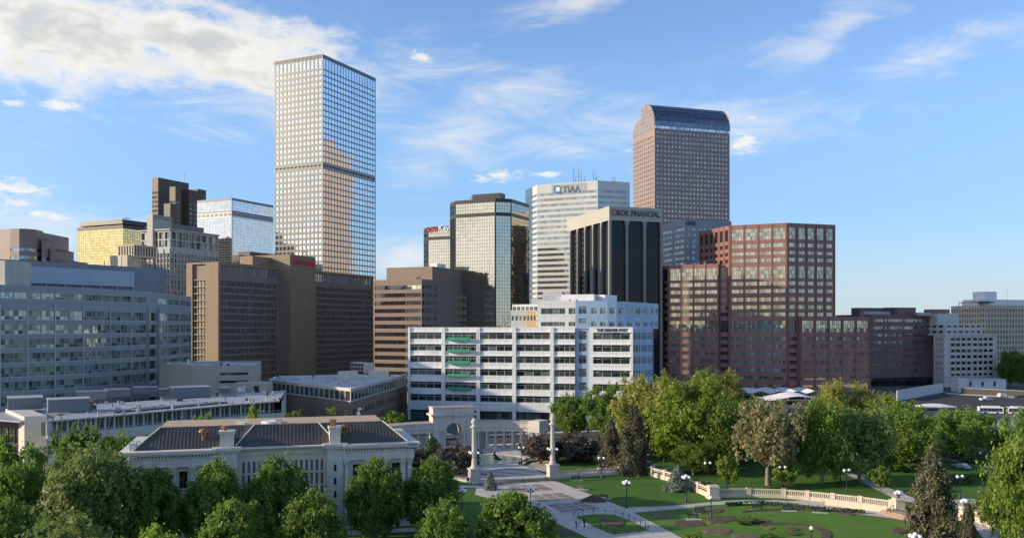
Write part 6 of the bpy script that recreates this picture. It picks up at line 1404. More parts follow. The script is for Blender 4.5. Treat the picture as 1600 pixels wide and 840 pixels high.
for j in range(7):
    t = j/6; rr = 1-t; rings.append([(3.1*rr*math.cos(2*math.pi*i/n)*(1+.18*rnd.uniform(-1, 1)), 2.2*rr*math.sin(2*math.pi*i/n)*(1+.18*rnd.uniform(-1, 1)), 1.25*math.sin(t*math.pi/2)**1.3+.07*rnd.uniform(-1, 1)*(t > 0)) for i in range(n)])
for A, B in zip(rings, rings[1:]):
    for i in range(n): j = (i+1) % n; b.face([A[i], A[j], B[j], B[i]])
lpart(b, 'heap', m_soil, md)
# ------------------------------------------------------------------ street lamps
def lamp(n, h):
    root = thing('street_lamp', 'x', 'street lamp', (0, 0, 0), 'globe street lamps in the park'); b = MB(); b.lathe((0, 0, 0), [(.34, 0), (.34, .2), (.24, .3), (.20, .9), (.13, 1.05)], 12); lpart(b, 'lamp_base', m_lamp, root, True)
    p = MB(); p.lathe((0, 0, 1.0), [(.12, 0), (.10, 1.2), (.085, h-2.4), (.13, h-2.3), (.09, h-2.1)], 10); lpart(p, 'post', m_lamp, root, True); hd = MB(); gs = []
    if n == 1: gs = [(0, 0, h-.32)]
    elif n == 2: gs = [(-.62, 0, h-.32), (.62, 0, h-.32)]
    elif n == 3: gs = [(-.55, .2, h-.45), (.55, .2, h-.45), (0, -.35, h-.28)]
    else: gs = [(.72*math.cos(R(45+90*k)), .72*math.sin(R(45+90*k)), h-.62) for k in range(4)]+[(0, 0, h-.3)]
    for x, y, z in gs:
        hd.tube((0, 0, h-1.25), (x, y, z-.5), .06, None, 6); hd.lathe((x, y, z-.55), [(.10, 0), (.20, .12), (.20, .28)], 8)
    arm = lpart(hd, 'lamp_arms', m_lamp, root)
    for g in gs: s = MB(); s.ball(g, .36, 12); lpart(s, 'globe', m_globe, root, True)
    return root
LP = {k: lamp(k, h) for k, h in ((5, 5.9), (2, 5.3), (1, 4.2))}; used = set()
LAMPS = [(5, 829, 804, 'five globe lamp rising behind the rounded tree beside the plaza'), (5, 979, 793, 'five globe lamp standing on the lawn corner right of the soil heap'), (5, 722, 808, 'five globe lamp half hidden by trees left of the plaza'),
    (5, 1072, 783, 'five globe lamp in front of the round blue spruce'), (1, 1111, 807, 'single globe lamp among the flower beds'), (1, 1268, 860, 'single globe lamp at the bottom edge by the curved bed'),
    (2, 940, 746, 'two globe lamp before the low wall left of the dark spruces'), (2, 815, 727, 'two globe lamp beside the right end of the pool'), (2, 1106, 755, 'two globe lamp behind the wall left of the large stone pier'), (2, 1223, 762, 'two globe lamp behind the balustrade under a small tree'),
    (2, 1323, 768, 'two globe lamp behind the balustrade near the diagonal path'), (2, 1500, 779, 'two globe lamp by the brown paved walk at the right'), (2, 1007, 723, 'two globe lamp far back under the yellow green tree'), (1, 1038, 722, 'single globe lamp under the bright trees'),
    (1, 793, 690, 'single globe lamp seen through the right colonnade'), (2, 706, 735, 'two globe lamp above the purple tree near the arch'), (5, 1430, 890, 'five globe lamp head at the bottom edge beside the tall conifer'), (1, 882, 702, 'single globe lamp behind the purple crab apples'), (2, 1313, 752, 'two globe lamp at the far end of the diagonal path')]
for n, x, y, lab in LAMPS:
    q = gp(x, y)
    if n not in used: o = LP[n]; o.location = (*q, 0); o['label'] = lab; used.add(n)
    else: clone(LP[n], (*q, 0), random.uniform(-.3, .3), lab)

# ------------------------------------------------------------------ balustrades and piers
m_bal = matte('balustrade_stone', (.64, .55, .45), .8, .06, .5, streak=.14)
def balustrade(label, pts, h, post_every=5.6, solid=.42, style='baluster'):
    P = [gp(*p) for p in pts]; t = thing('balustrade', label, 'balustrade', (*P[0], 0), 'stone balustrades around the lawns'); bl = MB()
    for a, b in zip(P, P[1:]):
        e = b-a; L = e.length; d = e.normalized(); w = MB(); w.fbox(a, d, 0, L, -.25, .25, 0, h*solid); w.build('plinth', m_bal, t); r = MB(); r.fbox(a, d, 0, L, -.24, .24, h*.86, h); r.build('rail', m_bal, t); n = max(1, round(L/post_every))
        for k in range(n+1): p = MB(); x = L*k/n; p.fbox(a, d, x-.42, x+.42, -.36, .36, 0, h*1.06); p.fbox(a, d, x-.5, x+.5, -.44, .44, h*1.064, h*1.14); p.build('post', m_bal, t)
        if style == 'baluster':
            nb = int(L/.42)
            for k in range(nb): bl.fbox(a, d, L*k/nb+.12, L*k/nb+.32, -.11, .11, h*solid, h*.86)
        else:
            for k in range(n): x0, x1 = L*k/n+.6, L*(k+1)/n-.6; bl.fbox(a, d, x0, x1, -.13, .13, h*solid, h*solid+.16); bl.fbox(a, d, x0+.15, x1-.15, -.10, .10, h*.66, h*.74)
    bl.build('balusters', m_bal, t, kind='stuff')
balustrade('stone balustrade running right from the right lamp column to the dark spruces', [(872, 746.5), (968, 740.5)], 1.75)
balustrade('sunlit wall with open panels sloping from the spruces to the large pier', [(1000, 738), (1060, 755), (1109, 777)], 2.2, style='panel')
balustrade('long curved balustrade sweeping from the large pier to the lamp pier', [(1120, 776.5), (1170, 776), (1225, 777.5), (1262, 780.5), (1302, 784.5), (1345, 789.5), (1393, 796)], 1.95)
balustrade('short cream balustrade at the lower right beyond the tall conifer', [(1513, 809), (1538, 819), (1570, 834), (1600, 850)], 1.9, style='panel')
def pier(label, px, py, w, h):
    t = thing('stone_pier', label, 'stone pier', (*gp(px, py), 0)); d = t; b = MB(); b.box(-w*.56, w*.56, -w*.56, w*.56, 0, .5); b.box(-w*.46, w*.46, -w*.46, w*.46, .504, h-.45); lpart(b, 'shaft', m_bal, t); c = MB(); c.box(-w*.54, w*.54, -w*.54, w*.54, h-.446, h-.2); c.box(-w*.46, w*.46, -w*.46, w*.46, h-.196, h); lpart(c, 'cap', m_bal, t); return t
pier('large pale stone pier where the two balustrades meet', 1114, 778, 2.3, 2.9).rotation_euler.z = .1
for px, py, lab, ll in ((1404, 797.5, 'stone pier carrying a cluster of globes at the end of the curved balustrade', 'cluster of three globes on the stone pier at the path opening'), (1508, 812, 'cream stone pier partly hidden by the thin conifer', 'cluster of globes above the thin conifer at right')):
    pier(lab, px, py, 2.0, 2.7); q = gp(px, py); t = thing('pier_lamp', ll, 'lamp', (*q, 2.7)); b = MB(); b.lathe((0, 0, 0), [(.3, 0), (.22, .3), (.12, .5)], 10); gs = [(-.6, 0, 1.0), (.6, 0, 1.0), (0, .5, 1.1), (0, -.5, 1.2)]
    for g in gs: b.tube((0, 0, .4), (g[0], g[1], g[2]-.35), .07, None, 6)
    lpart(b, 'lamp_arms', m_lamp, t)
    for g in gs: s = MB(); s.ball(g, .38, 12); lpart(s, 'globe', m_globe, t, True)
rt = thing('ramp_wall', 'low pale ramp wall below the curved balustrade', 'wall', (*gp(1320, 795), 0)); a, b = gp(1288, 788), gp(1386, 800.5); d = (b-a).normalized(); w = MB(); w.fbox(a, d, 0, (b-a).length, -.3, 0, 0, 1.35); w.build('wall', m_bal, rt); w = MB(); w.fbox(a, d, -.05, (b-a).length+.05, -.35, .05, 1.354, 1.45); w.build('coping', m_walk, rt)
yb = thing('yellow_post', 'small yellow post at the end of the ramp wall', 'post', (*gp(1285, 788), 0)); b = MB(); b.tube((0, 0, 0), (0, 0, 1.0), .12, None, 8); b.ball((0, 0, 1.0), .12, 8); lpart(b, 'post', matte('yellow_paint', (.62, .38, .03), .5, .05, 2, streak=0), yb)
sp = thing('side_steps', 'pinkish stone steps with handrails descending from the lamp pier', 'steps', (*gp(1400, 808), 0)); a, b = gp(1378, 800), gp(1432, 812); d = (b-a).normalized()
for k in range(4): s = MB(); s.fbox(a, d, 0, (b-a).length, -2.2+.0, 1.6-.45*k, .01, .13*(k+1)-.003*k); s.build('step', matte('pink_step_%d' % k, (.46, .31, .22), .85, .06, .6, streak=0), sp)
for i, (x, y) in enumerate(((1391, 802), (1421, 808))):
    q = gp(x, y); hr = thing('step_handrail', 'black handrail on the pinkish steps, %s' % ('left one' if i == 0 else 'right one nearer the conifer'), 'handrail', (*q, 0)); b = MB()
    for k in (-1.4, 0, 1.4): b.tube((k*.75, k*.6, 0), (k*.75, k*.6, 1.3+.25*k), .05, None, 5)
    b.tube((-1.05, -.84, .95), (1.05, .84, 1.65), .05, None, 5); lpart(b, 'rail', m_black, hr)

# ------------------------------------------------------------------ chain fence round the small lawn
fp = [gp(*p) for p in cl_px]; ctr = sum(fp, V2(0, 0))/len(fp); fp = [ctr+(p-ctr)*1.04 for p in fp]; per = []
tot = sum((fp[(i+1) % len(fp)]-fp[i]).length for i in range(len(fp))); NP = 20; acc = 0; tgt = 0
for i in range(len(fp)):
    a, b = fp[i], fp[(i+1) % len(fp)]; L = (b-a).length
    while tgt < acc+L-1e-6 and len(per) < NP: per.append(a+(b-a)*((tgt-acc)/L)); tgt += tot/NP
    acc += L
cf = thing('chain_fence', 'low black posts and chain around the small bright lawn', 'fence', (*fp[0], 0)); m_chain = matte('fence_black', (.03, .028, .028), .6, .1, 2, streak=0)
for p in per: b = MB(); b.tube((p.x, p.y, 0), (p.x, p.y, 1.05), .07, None, 6); b.ball((p.x, p.y, 1.08), .09, 8); b.build('post', m_chain, cf)
for p, q in zip(per, per[1:]+per[:1]):
    b = MB(); pr = None
    for k in range(7): t = k/6; z = .95-.5*4*t*(1-t)*.7; v = (p.x+(q.x-p.x)*t, p.y+(q.y-p.y)*t, z); b.tube(pr, v, .035, None, 4, cap=False) if pr else None; pr = v
    b.build('chain', m_chain, cf)

# ------------------------------------------------------------------ benches and bins
def bench():
    t = thing('park_bench', 'x', 'bench', (0, 0, 0), 'slatted park benches'); m = matte('bench_slat', (.055, .075, .065), .6, .12, 2, streak=0)
    for k in range(3): s = MB(); s.box(-1.1, 1.1, -.28+.19*k, -.12+.19*k, .43, .48); lpart(s, 'seat_slat', m, t)
    for k in range(3): s = MB(); s.box(-1.1, 1.1, .30+.03*k, .34+.03*k, .56+.17*k, .69+.17*k); lpart(s, 'back_slat', m, t)
    for x in (-.95, .95): s = MB(); s.box(x-.05, x+.05, -.28, -.2, 0, .43); s.box(x-.05, x+.05, .26, .345, 0, 1.0); s.box(x-.05, x+.05, -.2, .26, .36, .425); lpart(s, 'leg', m_black, t)
    p = MB(); p.box(-1.5, 1.5, -1.1, .5, .01, .035); lpart(p, 'footing_slab', m_walk, t); return t
bn = bench(); bl = [(909, 764, 2.5, 'dark bench on the lawn edge nearest the right lamp column'), (944, 778, 2.5, 'dark bench just right of the soil heap'), (1083, 810, .1, 'dark green bench between two beds left of the single globe lamp'), (1094, 800.5, .1, 'grey bench in the pale worn bed'), (1184, 795.5, .05, 'bench at the left end of the hedge arc'), (1232, 796.5, 0, 'middle bench along the hedge arc'), (1281, 799.5, -.1, 'grey bench at the right part of the hedge arc'), (900, 749.5, .2, 'low dark bench before the left balustrade')]
for i, (x, y, rz, lab) in enumerate(bl):
    q = gp(x, y)
    if i == 0: bn.location = (*q, 0); bn.rotation_euler.z = rz; bn['label'] = lab
    else: clone(bn, (*q, 0), rz, lab)
for x, y, lab in ((811.5, 727.5, 'dark litter bin left of the poolside lamp'), (731.5, 753, 'dark litter bin at the foot of the left lamp column')):
    t = thing('litter_bin', lab, 'bin', (*gp(x, y), 0)); b = MB(); b.lathe((0, 0, 0), [(.34, 0), (.38, .9), (.4, 1.0)], 12); lpart(b, 'bin_body', m_black, t); b = MB(); b.lathe((0, 0, 1.0), [(.42, 0), (.30, .2), (.1, .25)], 12); lpart(b, 'lid', m_black, t)

# ------------------------------------------------------------------ vehicles
m_tyre = matte('tyre', (.015, .015, .015), .8, .1, 3, streak=0); m_rim = matte('wheel_rim', (.35, .35, .36), .35, .05, 3, streak=0, metal=.7); g_car = glass('car_glass', (.015, .018, .022), 0, .04, 1.6); m_tail = matte('tail_red', (.35, .02, .02), .3, .03, 3, streak=0)
def car(name, label, col, kind='suv'):
    root = thing(name, label, 'car' if kind != 'pickup' else 'pickup truck', (0, 0, 0), 'vehicles near the park'); m, nt, b, o = newmat(name+kind+'_paint%d' % len(MATS)); b.inputs['Base Color'].default_value = (*col, 1); b.inputs['Roughness'].default_value = .3; b.inputs['Coat Weight'].default_value = .6
    L, W, Hh = 4.8, 1.9, {'suv': 1.75, 'sedan': 1.45, 'pickup': 1.8}[kind]; zb = .32; zw = .62*Hh
    if kind == 'suv': prof = [(-2.4, zb), (-2.42, .95), (-2.3, zw), (-2.05, Hh-.05), (-1.6, Hh), (.3, Hh), (.75, Hh-.12), (1.35, zw+.03), (2.2, zw-.10), (2.42, .75), (2.4, zb)]
    elif kind == 'sedan': prof = [(-2.4, zb), (-2.42, .85), (-2.2, zw), (-1.7, zw+.04), (-1.0, Hh), (.2, Hh), (1.1, zw+.03), (2.2, zw-.12), (2.42, .65), (2.4, zb)]
    else: prof = [(-2.6, zb), (-2.6, zw), (-.75, zw), (-.65, Hh-.04), (.55, Hh), (1.25, zw+.04), (2.3, zw-.06), (2.5, .8), (2.48, zb)]
    mb = MB(); n = len(prof); ws = [W/2*(.84 if z > zw+.1 else 1.0) for x, z in prof]
    for i in range(n):
        j = (i+1) % n; (x0, z0), (x1, z1) = prof[i], prof[j]; mb.face([(x0, -ws[i], z0), (x0, ws[i], z0), (x1, ws[j], z1), (x1, -ws[j], z1)])
    mb.face([(x, -w, z) for (x, z), w in zip(reversed(prof), reversed(ws))]); mb.face([(x, w, z) for (x, z), w in zip(prof, ws)]); body = lpart(mb, 'body', m, root)
    gl = MB(); x0, x1 = {'suv': (-1.95, 1.0), 'sedan': (-1.3, .8), 'pickup': (-.6, .85)}[kind]
    for s in (-1, 1):
        o = W/2*.93+.02; q = [(x0, s*(W/2+.006), zw+.02), (x1+.2, s*(W/2+.006), zw+.02), (x1-.35, s*(W/2*.84+.02), Hh-.14), (x0+.2, s*(W/2*.84+.02), Hh-.14)]
        g2 = MB(); g2.face(q if s < 0 else q[::-1]); lpart(g2, 'side_window', g_car, root)
    fx = {'suv': ((1.33, zw+.06), (.80, Hh-.14)), 'sedan': ((1.08, zw+.06), (.28, Hh-.06)), 'pickup': ((1.23, zw+.06), (.62, Hh-.05))}[kind]
    w = MB(); (a, za), (b_, zb_) = fx; w.face([(a+.02, -W/2*.85, za), (a+.02, W/2*.85, za), (b_+.03, W/2*.76, zb_), (b_+.03, -W/2*.76, zb_)]); lpart(w, 'windscreen', g_car, root)
    for x in (-1.5, 1.5):
        for s in (-1, 1): t = MB(); t.tube((x, s*(W/2-.2), .36), (x, s*(W/2+.02), .36), .36, None, 16); ty = lpart(t, 'wheel', m_tyre, root); r = MB(); r.tube((x, s*(W/2+.0), .36), (x, s*(W/2+.035), .36), .2, None, 12); lsub(r, 'rim', m_rim, ty)
    for s in (-1, 1): h = MB(); h.box(2.36, 2.44, s*.62-.22, s*.62+.22, .72, .9); lpart(h, 'headlight', m_globe, root); h = MB(); h.box(-2.46, -2.38, s*.75-.12, s*.75+.12, .75, 1.0); lpart(h, 'tail_light', m_tail, root)
    gr = MB(); gr.box(2.38, 2.45, -.38, .38, .52, .86); lpart(gr, 'grille', m_black, root); return root
def put(o, px, py, rz, s=1.0): q = gp(px, py); o.location = (*q, -.03 if py < 715 else .0); o.rotation_euler.z = rz; o.scale = (s, s, s); return o
c1 = car('parked_car', 'white police style SUV parked beside the dark spruces', (.72, .74, .76)); put(c1, 1011, 731, -.6, 1.12)
lb = MB(); lb.box(-.35, .0, -.5, .5, 1.75, 1.9); lpart(lb, 'light_bar', m_white, c1)
put(car('passing_car', 'pale SUV seen through the memorial arch on the avenue', (.62, .63, .60)), 702, 685.5, math.atan2(E_.y, E_.x), 1.1)
put(car('passing_car', 'silver pickup with open bed crossing the car park', (.55, .57, .60), 'pickup'), 1541, 625.5, .15, 1.25); put(car('parked_car', 'white SUV by the pavement at the back of the car park', (.75, .75, .75)), 1567, 619.8, .3, 1.2); put(car('parked_car', 'dark sedan at the right edge of the car park', (.03, .035, .05), 'sedan'), 1595, 622, .1, 1.3)
put(car('passing_car', 'white car half hidden by trees behind the left colonnade', (.7, .7, .7)), 643, 690, math.atan2(E_.y, E_.x), 1.05); put(car('passing_car', 'dark car on the street behind the tall conifer', (.05, .05, .06), 'sedan'), 1424, 703, math.atan2(N_.y, N_.x), 1.05)
put(car('parked_car', 'silver car glimpsed between the trees on the far street', (.55, .57, .60), 'sedan'), 1502, 731, math.atan2(N_.y, N_.x)); 
def bus():
    root = thing('city_bus', 'long white and blue articulated bus in the bus lane', 'bus', (0, 0, 0)); w = m_white; bl = matte('bus_blue', (.05, .06, .22), .4, .04, 2, streak=0)
    for x0, x1 in ((-9.6, .2), (1.9, 9.2)):
        b = MB(); b.box(x0, x1, -1.28, 1.28, .4, 3.15); lpart(b, 'body', w, root); b = MB(); b.box(x0+.3, x1-.3, -1.31, 1.31, 1.1, 1.5); lpart(b, 'blue_band', bl, root); n = int((x1-x0)/1.5)
        for s in (-1, 1):
            for k in range(n): g2 = MB(); a = x0+.4+k*(x1-x0-.8)/n; g2.box(a, a+(x1-x0-.8)/n-.12, s*1.29-.02, s*1.29+.02, 1.55, 2.6); lpart(g2, 'side_window', g_car, root)
        r = MB(); r.box(x0+1.5, x1-1.2, -.9, .9, 3.154, 3.5); lpart(r, 'roof_unit', w, root)
    b = MB(); b.box(.204, 1.896, -1.15, 1.15, .5, 3.0); lpart(b, 'bellows', m_bar, root); f = MB(); f.box(9.2, 9.25, -1.15, 1.15, 1.2, 2.9); lpart(f, 'windscreen', g_car, root)
    for x in (-7.2, -2.2, 4.0, 7.0):
        for s in (-1, 1): t = MB(); t.tube((x, s*1.05, .5), (x, s*1.32, .5), .5, None, 14); lpart(t, 'wheel', m_tyre, root)
    return root
bu = bus(); bu.location = (*gp(1566, 646.5), 0); bu.rotation_euler.z = -.22

# ------------------------------------------------------------------ people
def person(name_label, loc, rz, shirt, pants, hair, h=1.72, bag=None, stride=.28):
    J = {'pelvis': (0, 0, .93), 'chest': (0, .02, 1.30), 'neck': (0, .02, 1.47), 'head': (0, .0, 1.60), 'top': (0, .01, 1.72)}
    V, E, Rr = [], [], []
    def add(p, r, par=None):
        V.append(p); Rr.append(r); 
        if par is not None: E.append((par, len(V)-1))
        return len(V)-1
    pe = add((0, 0, .95), (.15, .11)); w = add((0, 0, 1.12), (.135, .10), pe); ch = add((0, .0, 1.34), (.17, .11), w); nk = add((0, 0, 1.48), (.055, .055), ch); hd = add((0, -.02, 1.60), (.085, .10), nk); add((0, -.01, 1.70), (.07, .08), hd)
    for s in (-1, 1):
        hip = add((s*.09, 0, .90), (.085, .085), pe); kn = add((s*.10, -s*stride*.5-.04, .50), (.06, .06), hip); an = add((s*.10, -s*stride*.6+.06, .09), (.04, .04), kn); add((s*.11, -s*stride*.6-.10, .05), (.035, .035), an)
        sh = add((s*.19, 0, 1.40), (.06, .06), ch); el = add((s*.24, s*stride*.25+.03, 1.13), (.042, .042), sh); wr = add((s*.24, s*stride*.5-.08, .92), (.032, .032), el); add((s*.235, s*stride*.55-.12, .82), (.03, .02), wr)
    me = bpy.data.meshes.new('body'); me.from_pydata(V, E, []); o = bpy.data.objects.new('body_src', me); COL.objects.link(o); md = o.modifiers.new('s', 'SKIN'); sv = me.skin_vertices[0].data
    for i, r in enumerate(Rr): sv[i].radius = r
    sv[0].use_root = True; o.modifiers.new('u', 'SUBSURF').levels = 2; bpy.context.view_layer.update(); bm_ = bpy.data.meshes.new_from_object(o.evaluated_get(bpy.context.evaluated_depsgraph_get())); bpy.data.objects.remove(o)
    skin = MATS.get('skin') or matte('skin', (.42, .25, .18), .6, .05, 4, streak=0); bm_.materials.clear()
    for m in (skin, shirt, pants, hair, m_black): bm_.materials.append(m)
    for p in bm_.polygons:
        c = p.center; z = c.z; k = 2 if z < .98 and abs(c.x) < .2 else 1
        if z > 1.47: k = 3 if (z > 1.63 or c.y > .02) else 0
        elif abs(c.x) > .19 and z < 1.12: k = 0
        if z < .10: k = 4
        p.material_index = k; p.use_smooth = True
    t = thing('person', name_label, 'person', (*loc, .02)); t.rotation_euler.z = rz; t.scale = (h/1.72,)*3; b = bpy.data.objects.new('body', bm_); COL.objects.link(b); b.parent = t; WM[b.name] = WM[t.name].copy()
    if bag: s = MB(); s.box(-.15, .15, .09, .27, 1.02, 1.45); s.box(-.11, .11, .271, .32, 1.06, 1.28); lpart(s, 'backpack', bag, t)
    return t
cl = lambda n, c: matte(n, c, .85, .08, 4, streak=0)
person('person in a white shirt carrying a purple backpack, walking on the plaza', gp(900.5, 825.3), 2.6, cl('white_cloth', (.65, .63, .62)), cl('navy_cloth', (.03, .035, .06)), cl('brown_hair', (.05, .03, .02)), 1.7, cl('purple_cloth', (.12, .09, .30)))
person('small child in pink between the two walkers', gp(904.6, 822.5), 2.5, cl('pink_cloth', (.55, .25, .25)), cl('grey_cloth', (.20, .16, .15)), cl('fair_hair', (.12, .07, .03)), 1.1, None, .2)
person('person dressed all in black walking right of the child', gp(913, 824), 2.7, cl('black_cloth', (.015, .015, .018)), cl('black_trousers', (.02, .02, .022)), cl('dark_hair', (.02, .015, .012)), 1.75)
# ------------------------------------------------------------------ trees: tapered trunk and limbs, crown of leaf-sized faces gathered in clumps
import numpy as np
def leaf_mat(name, a, b, trans=.5):
    m, nt, bs, o = newmat(name); L = nt.links; g = nt.nodes.new('ShaderNodeNewGeometry'); oi = nt.nodes.new('ShaderNodeObjectInfo')
    c = _mixrgb(nt, g.outputs['Random Per Island'], a, b); n = _ramp(nt, _noise(nt, g.outputs['Position'], .5, 2), .3, .7); f = nt.nodes.new('ShaderNodeMix'); f.data_type = 'RGBA'; f.blend_type = 'MULTIPLY'; f.inputs[0].default_value = 1; L.new(c, f.inputs[6]); L.new(_mixrgb(nt, n, (.62, .72, .70), (1.25, 1.15, .95)), f.inputs[7])
    h = nt.nodes.new('ShaderNodeHueSaturation'); mr = nt.nodes.new('ShaderNodeMapRange'); mr.inputs[3].default_value = .85; mr.inputs[4].default_value = 1.15; L.new(oi.outputs['Random'], mr.inputs[0]); L.new(mr.outputs[0], h.inputs['Value']); L.new(f.outputs[2], h.inputs['Color'])
    L.new(h.outputs[0], bs.inputs['Base Color']); bs.inputs['Roughness'].default_value = .55; bs.inputs['Specular IOR Level'].default_value = .3
    t = nt.nodes.new('ShaderNodeBsdfTranslucent'); L.new(h.outputs[0], t.inputs[0]); mx = nt.nodes.new('ShaderNodeMixShader'); mx.inputs[0].default_value = trans; L.new(bs.outputs[0], mx.inputs[1]); L.new(t.outputs[0], mx.inputs[2]); L.new(mx.outputs[0], o.inputs[0]); return m
LEAF = {k: leaf_mat('leaf_'+k, a, b, tr) for k, a, b, tr in (('dark', (0.121, 0.205, 0.045), (0.215, 0.336, 0.075), .45), ('mid', (0.156, 0.245, 0.052), (0.267, 0.385, 0.088), .5), ('bright', (0.225, 0.324, 0.052), (0.366, 0.475, 0.088), .5), ('yellow', (0.275, 0.306, 0.075), (0.425, 0.431, 0.138), .5),
    ('tan', (.25, .24, .125), (.38, .36, .21), .45), ('plum', (.115, .100, .090), (.205, .180, .160), .3), ('pine', (0.042, 0.084, 0.042), (0.084, 0.147, 0.070), .2), ('spruce', (0.090, 0.093, 0.060), (0.173, 0.165, 0.112), .2), ('blue', (0.130, 0.176, 0.163), (0.247, 0.305, 0.280), .2), ('olive', (0.164, 0.229, 0.075), (0.284, 0.353, 0.129), .45))}
m_bark = matte('bark', (.14, .115, .095), .9, .25, 1.2, streak=.2, bump=.03); m_bark_pale = matte('pale_bark', (.26, .22, .17), .9, .2, 1.2, streak=.2, bump=.03)
def tri_mesh(name, co, mat):                                          # co: (n, 4, 3) leaf quads
    n = len(co); me = bpy.data.meshes.new(name); me.vertices.add(n*4); me.vertices.foreach_set('co', co.reshape(-1).astype(np.float32)); me.loops.add(n*4); me.loops.foreach_set('vertex_index', np.arange(n*4, dtype=np.int32)); me.polygons.add(n); me.polygons.foreach_set('loop_start', np.arange(0, n*4, 4, dtype=np.int32)); me.polygons.foreach_set('loop_total', np.full(n, 4, dtype=np.int32)); me.update(calc_edges=True); me.materials.append(mat); return me
def leaves(rng, ctr, nrmv, size, asp=1.5):
    n = len(ctr); nv = nrmv/np.maximum(1e-6, np.linalg.norm(nrmv, axis=1))[:, None]; r = rng.normal(size=(n, 3)); u = np.cross(nv, r); u /= np.maximum(1e-6, np.linalg.norm(u, axis=1))[:, None]; v = np.cross(nv, u); s = size*rng.uniform(.45, 1.55, n)[:, None]; b = nv*s*rng.uniform(-.3, .3, (n, 1))
    return np.stack([ctr-u*s*asp*.5, ctr+v*s*.5+b, ctr+u*s*asp*.5, ctr-v*s*.5+b], 1)
def broad(seed, zb, nclump, per, leaf, shape=(.5, .5), inner=.45, lump=.28, flat=.75, egg=0.0, pw=2.7):
    """crown in a unit box, its clump centres; zb = height where the crown starts"""
    rng = np.random.default_rng(seed); ks = rng.normal(size=(7, 3)); ph = rng.uniform(0, 6.28, 7); C = []
    for k in range(nclump):
        d = rng.normal(size=3); d /= (np.abs(d)**pw).sum()**(1/pw); f = 1+lump*sum(math.sin(3.0*float(d @ ks[i])+ph[i]) for i in range(7))/4.0; rad = rng.uniform(inner, 1.0)**.6*f*.86; z = d[2]*rad; w = 1-egg*z
        C.append((d[0]*rad*.5*w, d[1]*rad*.5*w, (zb+1)/2+z*(1-zb)/2))
    C = np.array(C); out = []; mid = np.array([0, 0, (zb+1)/2])
    for c in C:
        m = int(per*rng.uniform(.6, 1.4)); d = rng.normal(size=(m, 3)); d /= np.linalg.norm(d, axis=1)[:, None]; o = (c-mid)/max(1e-6, np.linalg.norm(c-mid)); d += o*.55+np.array([0, 0, .35]); d /= np.linalg.norm(d, axis=1)[:, None]
        r = rng.uniform(.045, .125); p = c+d*np.array([r, r, r*flat])*(np.abs(rng.normal(.62, .34, (m, 1)))); ax = rng.normal(size=3)*.5+np.array([0, 0, 1.0]); p += ax*rng.normal(0, .030, (m, 1)); out.append(leaves(rng, p, d+rng.normal(size=(m, 3))*.8, leaf))
    q = np.concatenate(out); c = q.mean(1); kx = .5/np.percentile(np.hypot(c[:, 0], c[:, 1]), 97.5); zt, z0 = np.percentile(c[:, 2], 99.6), np.percentile(c[:, 2], .5); kz = (1-zb)/(zt-z0)
    for a in (q, C): a[..., 0:2] *= kx; a[..., 2] = zb+(a[..., 2]-z0)*kz
    return q, C
def trunk_mesh(seed, zb, C, r0, mat, nl=14, bend=.03, twigs=0):
    rnd = random.Random(seed); mb = MB(); pts = [Vector((0, 0, -.02))]; n = 5; top = zb+(1-zb)*.55
    for k in range(1, n+1): pts.append(Vector((rnd.uniform(-bend, bend)*k/n, rnd.uniform(-bend, bend)*k/n, top*k/n)))
    for k in range(n): mb.tube(pts[k], pts[k+1], r0*(1-.72*k/n)*(1.25 if k == 0 else 1), r0*(1-.72*(k+1)/n), 8, cap=False)
    idx = list(range(len(C))); rnd.shuffle(idx)
    for i in idx[:nl]:
        c = Vector(C[i]); z0 = min(top*.98, max(zb*.75, c.z-(.18+.5*math.hypot(c.x, c.y)))); t = z0/top*n; k = min(n-1, int(t)); s = pts[k].lerp(pts[k+1], t-k); m = s.lerp(c, .5)+Vector((rnd.uniform(-.02, .02), rnd.uniform(-.02, .02), -.03)); mb.tube(s, m, r0*.38, r0*.22, 6, cap=False); mb.tube(m, c, r0*.22, r0*.07, 5, cap=False)
        for _ in range(twigs):
            q = m.lerp(c, rnd.random()); e = q+Vector((rnd.uniform(-.12, .12), rnd.uniform(-.12, .12), rnd.uniform(0, .10))); mb.tube(q, e, r0*.09, r0*.03, 4, cap=False)
    return mb.mesh('trunk', mat, True)
def conifer(seed, n_br, per, leaf, droop=.25, base=.04, power=.85, ragged=.25):
    rng = np.random.default_rng(seed); out = []; br = []
    for k in range(n_br):
        z = base+(1-base)*(k+.5)/n_br; a = k*2.399+rng.uniform(-.4, .4); L = .5*(1-z)**power*(1+rng.uniform(-ragged, ragged))+.015; tip = np.array([math.cos(a)*L, math.sin(a)*L, z-droop*L*rng.uniform(.5, 1.2)]); br.append(((0, 0, z), tuple(tip)))
        m = max(6, int(per*(.3+L*2))); t = rng.uniform(.12, 1.0, m)**.7; p = np.array([0, 0, z])*(1-t)[:, None]+tip*t[:, None]; sp = (.05*L+.012); p += rng.normal(size=(m, 3))*np.array([sp*1.6, sp*1.6, sp*1.1]); d = rng.normal(size=(m, 3))*.8+np.array([math.cos(a), math.sin(a), .6]); out.append(leaves(rng, p, d, leaf, 2.2))
    mb = MB(); mb.tube((0, 0, -.02), (0, 0, .98), .022, .003, 7, cap=False)
    for a, b in br[::2]: mb.tube(a, b, .005, .002, 4, cap=False)
    return np.concatenate(out), mb
CR = {}
def variants(kind, specs):
    CR[kind] = []
    for sd, f in specs: CR[kind].append(f(sd))
